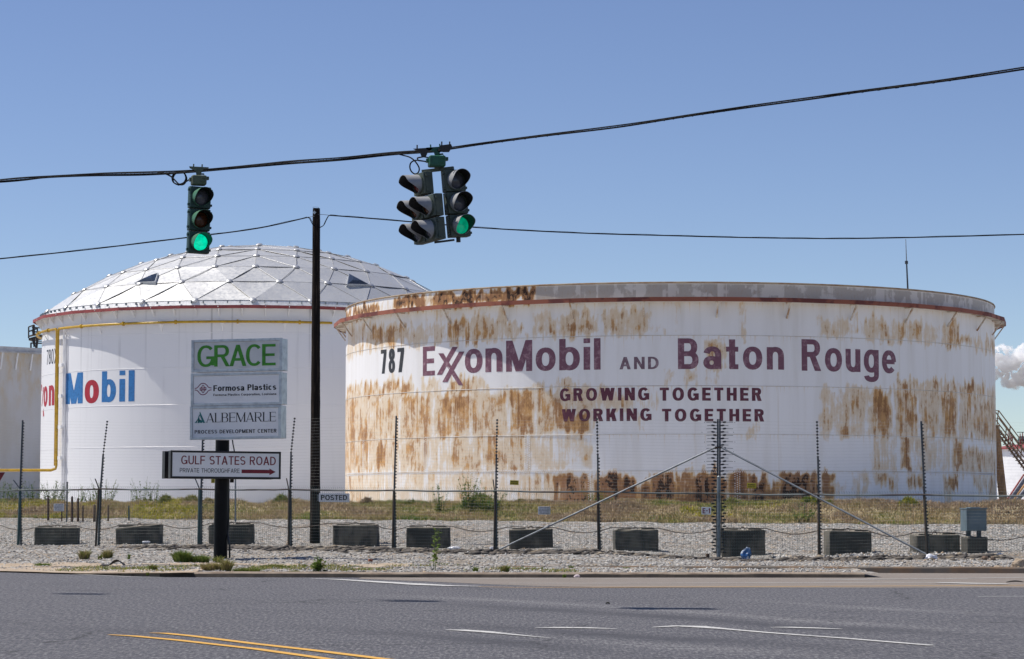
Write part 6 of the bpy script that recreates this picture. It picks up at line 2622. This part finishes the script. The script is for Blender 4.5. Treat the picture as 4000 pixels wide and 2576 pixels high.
def mound(px, py, rpx, hpx, t0, t1, lab, name='grass_mound', n=900, cat='grass clump'):
    x = at(px, py, 94).x
    Y = float(fenceY(x)) + 17.8
    x = at(px, py, Y).x
    r_ = rpx * Y / FPX
    h_ = hpx * Y / FPX
    rr = r_ * np.sqrt(nrg.uniform(0, 1, n))
    aa = nrg.uniform(0, 2 * math.pi, n)
    xy = np.stack([x + rr * np.cos(aa), Y + rr * np.sin(aa) * .8], 1)
    q = 1 - (rr / r_) ** 2
    base = terrain(xy[:, 0], xy[:, 1]) + rough(xy[:, 0], xy[:, 1]) - .05 + h_ * .75 * q * nrg.uniform(.2, 1, n)
    P = blades(xy, h_ * .5 * nrg.uniform(.5, 1.2, n), np.clip(nrg.uniform(t0, t1, n), 0, 1), .9, .015, base)
    o = grass_obj(name, [P], (x, Y, gz(x, Y)))
    return tag(o, lab, cat, 'grass clumps along the crest of the berm')


for a in ((644, 1960, 30, 36, .45, .8, 'rounded green grass clump on the berm left of the company sign, the left of two'),
          (748, 1958, 34, 36, .4, .75, 'ragged green grass clump touching the green fence post left of the company sign'),
          (815, 1970, 24, 24, .3, .6, 'low yellowish grass clump directly left of the company sign pole'),
          (945, 1972, 24, 22, .35, .65, 'low grass clump on the berm right of the company sign pole'),
          (1098, 1956, 32, 40, .5, .85, 'bright green grass clump on the berm between the company sign and utility pole'),
          (1432, 1968, 28, 34, .0, .35, 'brown dead grass clump on the berm right of the POSTED plate'),
          (1608, 1972, 34, 34, .45, .8, 'green grass clump on the berm at the lit left end of the rusty tank'),
          (1880, 1975, 52, 42, .3, .8, 'broad leafy green and brown clump on the berm left of the small yellow plate'),
          (2030, 1980, 26, 24, .25, .7, 'small olive grass clump on the berm below the left yellow plate'),
          (2105, 1982, 22, 22, .1, .5, 'small tan grass clump on the berm just above the right security notice'),
          (2860, 1975, 34, 34, .3, .8, 'olive grass clump on the berm right of the corner post'),
          (3157, 1975, 40, 36, .7, 1.0, 'yellow green flowering clump left of a rusty fence post under the right brace'),
          (3238, 1978, 26, 26, .4, .75, 'green grass clump on the berm right of a rusty fence post under the right brace'),
          (3416, 1980, 28, 30, .05, .35, 'dry brown grass clump on the berm under the grey wall of the rusty tank'),
          (3550, 1972, 40, 38, .85, 1.0, 'bright yellow flowering clump on the berm near the tallest right fence post'),
          (3350, 1982, 24, 16, .4, .7, 'low green grass clump on the berm between brown and yellow clumps')):
    mound(*a)


def weed(name, x, y, z, stems, hmin, hmax, spread, lab, leaf=.05, t0=.7, t1=.92, dens=9, group=None, cat='weed', lw=.35):
    parts = []
    for s_ in range(stems):
        h = nrg.uniform(hmin, hmax)
        a = nrg.uniform(0, 2 * math.pi)
        r_ = spread * math.sqrt(nrg.uniform(0, 1))
        bx, by = x + math.cos(a) * r_ * .5, y + math.sin(a) * r_ * .4
        lx, ly = math.cos(a) * r_ * .7 + nrg.uniform(-.05, .05), math.sin(a) * r_ * .5
        seg = 6
        pv = None
        V, F = [], []
        for k in range(seg + 1):
            t = k / seg
            c = np.array([bx + lx * t ** 1.5, by + ly * t ** 1.5, z + h * t])
            w = .007 * (1 - .6 * t)
            V += [c + [-w, 0, 0], c + [w, 0, 0]]
            if k: F += [[2 * k - 2, 2 * k - 1, 2 * k + 1], [2 * k - 2, 2 * k + 1, 2 * k]]
        nb = len(V)
        for k in range(int(dens * h / .5) + 2):
            t = nrg.uniform(.12, 1)
            c = np.array([bx + lx * t ** 1.5, by + ly * t ** 1.5, z + h * t])
            b_ = nrg.uniform(0, 2 * math.pi)
            d_ = np.array([math.cos(b_), math.sin(b_) * .8, nrg.uniform(-.2, .8)])
            L_ = leaf * nrg.uniform(.6, 1.4) * (1.2 - .6 * t)
            s2 = np.array([-math.sin(b_), math.cos(b_), nrg.uniform(-.4, .4)]) * L_ * lw
            i0 = len(V)
            V += [c, c + d_ * L_ * .5 + s2, c + d_ * L_, c + d_ * L_ * .5 - s2]
            F += [[i0, i0 + 1, i0 + 2], [i0, i0 + 2, i0 + 3]]
        V = np.array(V)
        tt = np.full(len(V), nrg.uniform(t0, t1))
        parts.append((V, np.array(F), tt, np.zeros(len(V))))
    o = grass_obj(name, parts, (x, y, z))
    return tag(o, lab, cat, group)


def berm_weed(px, py, stems, hmin, hmax, spread, lab, u=18.6, **kw):
    x = at(px, py, 96).x
    Y = float(fenceY(x)) + u
    x = at(px, py, Y).x
    weed('weed_plant', x, Y, gz(x, Y) - .05, stems, hmin, hmax, spread, lab, group='tall weeds on the berm', **kw)


for px, n_, h0, h1, sp_, lab in ((15, 16, .5, 1.0, .5, 'tall dark weed at the left edge before the grey beige tank'), (62, 14, .4, .9, .45, 'tall dark weed just left of the leftmost green fence post'),
                                 (128, 18, .4, .95, .5, 'tall dark weed straddling the left edge of the domed tank'), (200, 22, .5, 1.0, .6, 'dense tall weed behind the leftmost brown bollard'),
                                 (238, 18, .4, 1.0, .5, 'tall weed behind the white security notice by the bollards'), (315, 14, .35, .8, .5, 'weed between the dark bollard and the short pale post'),
                                 (362, 18, .45, 1.05, .5, 'tall weed directly left of the rusty fence post by the bollards'), (410, 20, .5, 1.15, .6, 'tallest weed directly right of the rusty fence post by the bollards'),
                                 (560, 14, .5, 1.15, .5, 'wispy weed before the domed tank, left of the rounded green clump'), (600, 12, .4, 1.0, .45, 'thin weed touching the left of the rounded green clump'),
                                 (525, 8, .3, .7, .4, 'sparse weed above the lone dark green post'), (1080, 6, .2, .5, .3, 'small weed beside the bright green clump')):
    berm_weed(px, 1975, n_, h0, h1, sp_, lab, leaf=.09, t0=.74, t1=.9, dens=8)
for px, n_, h0, h1, sp_, lab, u in ((1718, 12, .6, 1.15, .35, 'slender leafy weed on the berm left of the broad leafy clump', 15.8), (1835, 26, .6, 1.3, .6, 'leafy green weed with tall seed stems in the broad clump', 16.2), (1905, 22, .5, 1.0, .7, 'bushy green weed at the right side of the broad clump', 16.0),
                                    (2320, 16, .3, .6, .4, 'low leafy green weed at the foot of the rusty tank beside a fence post', 18.4), (2355, 14, .25, .5, .4, 'second low leafy weed right of the dark fence post at the rusty tank', 18.4), (3140, 18, .3, .7, .5, 'leafy green weed under the yellow green flowering clump', 15.2), (2565, 10, .15, .35, .4, 'small light green weed low on the dry berm', 14.8)):
    berm_weed(px, 1985, n_, h0, h1, sp_, lab, u=u, leaf=.10, t0=.72, t1=.9, dens=10)


# tufts and plants on the verge
def tuft(px, py, wpx, hpx, n, t0, t1, lab, spread=.6, name='grass_tuft', wb=.010):
    Yg = 60.0
    for _ in range(12):
        p = at(px, py, Yg)
        Yg += (p.z - gz(p.x, p.y)) * Yg / max(.3, EYE - p.z) * .8
    p = at(px, py, Yg)
    k = Yg / FPX
    r_ = wpx * k / 2
    h_ = hpx * k
    rr = r_ * .75 * np.sqrt(nrg.uniform(0, 1, n))
    aa = nrg.uniform(0, 2 * math.pi, n)
    xy = np.stack([p.x + rr * np.cos(aa), p.y + .2 + rr * np.sin(aa) * .6], 1)
    hh = h_ * nrg.uniform(.45, 1.1, n) * (1 - .35 * (rr / r_) ** 2)
    lean = np.stack([np.cos(aa) * rr * .5, np.sin(aa) * rr * .5], 1)
    P = blades(xy, hh, np.clip(nrg.uniform(t0, t1, n), 0, 1), spread, wb, None, lean)
    return tag(grass_obj(name, [P], (p.x, p.y, gz(p.x, p.y))), lab, 'grass tuft', 'grass tufts on the verge')


z1_ = lambda x, y: (x / 2.391, 1932 + y / 2.391)
tuft(*z1_(775, 606), 44, 46, 420, .3, .72, 'upright yellow green grass tuft, left of a pair near the left fence posts')
tuft(*z1_(992, 603), 42, 42, 400, .3, .72, 'upright yellow green grass tuft, right of a pair near the left fence posts')
tuft(*z1_(1690, 635), 76, 56, 900, .62, .84, 'dense bright green grass tuft left of the company sign pole')
tuft(*z1_(1855, 640), 84, 38, 800, .60, .82, 'wide low green grass tuft touching the company sign pole')
tuft(*z1_(2030, 640), 44, 34, 200, .45, .8, 'spiky pale grass tuft at the foot of the company sign pole', .9)
tuft(*z1_(1418, 708), 38, 28, 260, .45, .75, 'small round green tuft on the verge below the big green tuft')
tuft(*z1_(385, 660), 76, 18, 240, .68, .86, 'flat bright green creeping tuft on the left verge', 1.6)
tuft(*z1_(2110, 720), 40, 60, 420, .35, .7, 'tall straw green tuft in front of the company sign pole')
tuft(*z1_(1985, 715), 110, 42, 900, .25, .62, 'straw coloured tuft in front and left of the company sign pole', .8)
tuft(*z1_(2300, 725), 120, 24, 800, .55, .8, 'low bright green tuft right of the company sign pole near the kerb', .9)
tuft(*z1_(1365, 752), 14, 16, 40, .6, .95, 'tiny yellow green tuft at the road edge')
tuft(*z1_(1195, 600), 16, 34, 30, .66, .86, 'thin green tuft right of the pair of upright tufts')
tuft(*z1_(920, 600), 20, 34, 40, .5, .8, 'thin straw tuft between the pair of upright tufts')
z2_ = lambda x, y: (1000 + x / 2.391, 1932 + y / 2.391)
tuft(*z2_(2325, 728), 38, 36, 260, .35, .8, 'green and brown tuft behind the kerb below the left brace')
tuft(*z2_(2050, 725), 24, 28, 60, .66, .86, 'sparse green sprig behind the kerb, left of the green and brown tuft')
tuft(*z2_(140, 690), 110, 20, 500, .5, .8, 'flat mossy green tuft behind the kerb, right of the company sign')
tuft(*z2_(350, 728), 46, 12, 160, .5, .78, 'flat green tuft against the kerb below the utility pole')
z3_ = lambda x, y: (2000 + x / 2.391, 1932 + y / 2.391)
tuft(*z3_(555, 690), 20, 16, 60, .6, .85, 'small green tuft growing at the back kerb joint')
tuft(*z3_(490, 772), 14, 18, 50, .68, .86, 'small green tuft growing out of the kerb face')
tuft(*z3_(1075, 692), 30, 10, 60, .6, .85, 'thin green tuft along the back kerb')
tuft(*z3_(70, 725), 24, 10, 60, .4, .8, 'tiny straw tuft on the gravel strip between the kerbs')
wp = at(*z2_(578, 728), 52.6)
weed('leafy_weed', wp.x, wp.y, gz(wp.x, wp.y) - .03, 12, .2, .42, .14, 'small bright broad leafed weed behind the kerb below the utility pole', leaf=.12, t0=.74, t1=.8, dens=9, lw=.45)
wp = at(*z2_(1640, 705), 53.6)
weed('leafy_weed', wp.x, wp.y, gz(wp.x, wp.y) - .03, 2, .85, .95, .42, 'tall leaning green weed with paired leaves beside the kerb', leaf=.11, t0=.7, t1=.8, dens=26, lw=.3)

# thin ground cover around the pole foot
n = 26000
X = nrg.uniform(-11.5, 3.0, n)
Yg = nrg.uniform(52.2, 57, n)
keep = (Yg > np.interp(X, K1X, K1Y) + .75) & ((vnoise(X * .9, Yg * .7, 51) + .5 * vnoise(X * 3, Yg * 3, 52)) > (.26 + .045 * np.abs(X + 6)))
X, Yg = X[keep], Yg[keep]
o = grass_obj('verge_ground_cover', [blades(np.stack([X, Yg], 1), nrg.uniform(.03, .11, len(X)), np.clip(nrg.normal(.60, .17, len(X)), 0, 1), 1.2, .010)])
tag(o, 'sparse mossy ground cover on the gravel verge around the company sign', 'ground cover', kind='stuff')


# ------------------------------------------------------------------ loose stones and broken asphalt
def stones(name, X, Y, sz, m, flat=.7, lab='', cat='gravel', zoff=0.0):
    n = len(X)
    O = np.array([[1, 0, 0], [-1, 0, 0], [0, 1, 0], [0, -1, 0], [0, 0, 1], [0, 0, -1]], float)
    Ft = np.array([[0, 2, 4], [2, 1, 4], [1, 3, 4], [3, 0, 4], [2, 0, 5], [1, 2, 5], [3, 1, 5], [0, 3, 5]])
    P = O[None] * sz[:, None, None] * nrg.uniform(.55, 1.25, (n, 6, 1)) + nrg.normal(0, .22, (n, 6, 3)) * sz[:, None, None]
    P[:, :, 2] *= flat
    Z = terrain(X, Y) + rough(X, Y) + sz * flat * .25 + zoff
    P = P + np.stack([X, Y, Z], 1)[:, None, :]
    F = (np.arange(n)[:, None, None] * 6 + Ft[None]).reshape(-1, 3)
    o = np_mesh(name, P.reshape(-1, 3), F, m)
    return tag(o, lab, cat, kind='stuff')


def stone_mat(name, a, b, c):
    g = G(name)
    ge = g.n('NewGeometry')
    r = ge.outputs['Random Per Island']
    col = g.mix(g.ss(r, 0, .8), a, b)
    col = g.mix(g.ss(r, .88, .93), col, c)
    return g.done(col, .9)


M['stone'] = stone_mat('grey_limestone_chips', (.52, .50, .47), (.17, .16, .15), (.42, .31, .20))
M['chunk'] = stone_mat('asphalt_rubble', (.055, .047, .040), (.115, .098, .08), (.22, .18, .13))
n = 26000
X = nrg.uniform(-18, 16, n)
T_ = nrg.uniform(0, 1, n)
lo = np.where(X < -2, np.interp(X, K1X, K1Y) + 1.0, np.interp(X, K1X, K1Y) + .7)
hi = fenceY(X) + 13.5
Yg = lo + (hi - lo) * T_ ** 1.5
kk = (np.abs(Yg - np.interp(X, K2X, K2Y)) > .35) | (X < -2.5)
uu_ = Yg - fenceY(X)
kk &= ~((uu_ > -4.2) & (uu_ < .1) & (X > -12) & (nrg.uniform(0, 1, n) < .9))
kk &= ~((X > KEND - .2) & (Yg < np.interp(X, K2X, K2Y) + .3))
stones('loose_gravel', X[kk], Yg[kk], nrg.uniform(.012, .042, kk.sum()), M['stone'], .7, 'loose grey limestone chips scattered over the verge', 'gravel')
n = 2600
X = nrg.uniform(-12, 13, n)
Yg = fenceY(X) - np.abs(nrg.normal(1.9, 1.3, n)) - .1
Yg = np.maximum(Yg, np.interp(X, K2X, K2Y) + .6)
stones('asphalt_rubble', X, Yg, nrg.uniform(.05, .26, n) * nrg.uniform(.4, 1, n), M['chunk'], .30, 'broken slabs of old asphalt along the foot of the fence', 'rubble', .0)
n = 900
X = nrg.uniform(7.5, 12.5, n)
Yg = fenceY(X) + nrg.uniform(-.6, 1.2, n)
stones('coarse_gravel', X, Yg, nrg.uniform(.03, .075, n), M['stone'], .75, 'coarser grey stones heaped at the fence foot on the right', 'gravel', .02)


# ------------------------------------------------------------------ litter
def ground_at(px, py):
    Y = 60.0
    for _ in range(25):
        p = at(px, py, Y)
        Y += (p.z - gz(p.x, p.y)) * Y / max(.3, EYE - p.z) * .7
    p = at(px, py, Y)
    return Vector((p.x, p.y, gz(p.x, p.y))), Y / FPX


def crumple(name, px, py, w, h, m, lab, cat='litter', dep=None, jag=.3, sub=3):
    p, k = ground_at(px, py)
    bm = bmesh.new()
    bmesh.ops.create_icosphere(bm, subdivisions=sub, radius=1)
    s_ = rng.uniform(0, 50)
    for v in bm.verts:
        q = v.co.copy()
        d = mnoise.fractal(q * 1.6 + Vector((s_, 0, 0)), 1, 2, 4) * jag
        v.co = q * (1 + d)
        v.co.x *= w * k / 2
        v.co.y *= (dep or w * .6) * k / 2
        v.co.z = max(v.co.z, -.6) * h * k / 1.6 + h * k * .34
    me = bpy.data.meshes.new(name)
    bm.to_mesh(me)
    bm.free()
    me.materials.append(m)
    o = bpy.data.objects.new(name, me)
    o.location = p + Vector((0, dep * k / 2 if dep else .1, 0))
    COL.objects.link(o)
    return tag(o, lab, cat)


crumple('plastic_bag', 1776, 2146, 54, 16, M['bag_white'], 'white plastic bag lying in front of the fence block left of the long brace')
crumple('plastic_bag', 1920, 2147, 18, 13, M['bag_white'], 'small white plastic scrap at the foot of a rusty fence post')
crumple('wrapper', 2917, 2186, 40, 44, M['bag_blue'], 'crumpled blue and white wrapper at the fence right of the corner post', jag=.5)
crumple('paper_scrap', 2254, 2257, 24, 12, M['paper'], 'crumpled pale pink paper lying against the kerb')
crumple('rag', 3640, 2188, 44, 22, M['bag_white'], 'torn whitish rag snagged at the foot of the right brace', jag=.55)
crumple('plastic_scrap', 3909, 2170, 24, 10, M['bag_white'], 'flat white plastic scrap right of the metal cabinet')
crumple('rock', 3851, 2196, 26, 18, M['rock'], 'brown rock lying below the metal cabinet', 'rock')
crumple('rock', 3882, 2190, 22, 18, M['rock'], 'brown rock right of another below the metal cabinet', 'rock')
crumple('dirt_heap', 3985, 2212, 60, 34, M['dirt'], 'orange tan lump of broken clay at the right edge', 'rubble')
crumple('rubble_lump', 3905, 2222, 40, 12, M['dirt'], 'flat tan clay lump on the gravel left of the clay heap', 'rubble')
p, k = ground_at(572, 2126)
b = MB()
b.tube([p + Vector((-.13, 0, .045)), p + Vector((-.09, 0, .05)), p + Vector((.07, 0, .055)), p + Vector((.10, 0, .058)), p + Vector((.13, 0, .06))], [.04, .045, .045, .02, .018], 10)
tag(b.build('plastic_bottle', M['bag_white'], smooth=True), 'small white bottle lying before the second concrete block', 'litter')
for px, py, lab in ((1447, 2196, 'small red brick lying on the gravel below a concrete block'), (1080, 2086, 'red brick scrap on the gravel left of the utility pole')):
    p, k = ground_at(px, py)
    b = MB()
    b.box(p + Vector((0, 0, .04)), (15 * k, .1, 10 * k), Matrix.Rotation(rad(8), 3, 'Y') @ Matrix.Rotation(rad(20), 3, 'Z'))
    tag(b.build('brick', M['brick'], bevel=.008), lab, 'brick')
p, k = ground_at(2764, 2184)
b = MB()
b.box(p + Vector((0, 0, .07)), (.09, .09, .16), Matrix.Rotation(rad(10), 3, 'Z'))
tag(b.build('wooden_stub', M['bollardwood'], bevel=.006), 'short wooden stub left of the corner post foot', 'stub')
# rubber flap (torn tyre tread) and strips
p, k = ground_at(440, 2214)
b = MB()
for row in range(13):
    t = row / 12
    x = -.28 + .56 * t
    z = .015 + (.14 * math.sin(math.pi * min(1, max(0, (t - .38) / .62))) if t > .38 else 0)
    b.v += [(p.x + x, p.y - .14 + .03 * t, p.z + z), (p.x + x, p.y + .16, p.z + z * .6 + .02), (p.x + x, p.y - .14 + .03 * t, p.z + z + .02), (p.x + x, p.y + .16, p.z + z * .6 + .045)]
    if row:
        i = row * 4 - 4
        b.f += [(i, i + 1, i + 5, i + 4), (i + 2, i + 6, i + 7, i + 3), (i, i + 4, i + 6, i + 2), (i + 1, i + 3, i + 7, i + 5)]
b.f += [(0, 2, 3, 1), (48, 49, 51, 50)]
tag(b.build('tyre_scrap', M['rubber'], smooth=True), 'curled scrap of black tyre tread on the left verge', 'tyre scrap')
for px, py, L_, ang, lab in ((371, 2233, 26, 10, 'thin black rubber strip at the left road edge below the tyre scrap'), (492, 2241, 24, 4, 'thin black rubber strip at the road edge right of the tyre scrap'), (1600, 2257, 84, 3, 'long curved dark strip lying along the kerb'), (2374, 2363, 16, -3, 'small dark scrap on the road surface'), (3965, 2277, 72, 4, 'long black rubber strip at the right edge of the side lane')):
    q = atz(px, py, .012)
    k = q.y / FPX
    b = MB()
    b.tube([q + Vector(((t - .5) * L_ * k, (t - .5) * rad(ang) * L_ * k * 3, .012 + .02 * math.sin(t * math.pi))) for t in np.linspace(0, 1, 9)], [.004 + .012 * math.sin(math.pi * t) for t in np.linspace(.05, .95, 9)], 6)
    tag(b.build('rubber_strip', M['rubber'], smooth=True), lab, 'rubber strip', 'black rubber strips by the road')
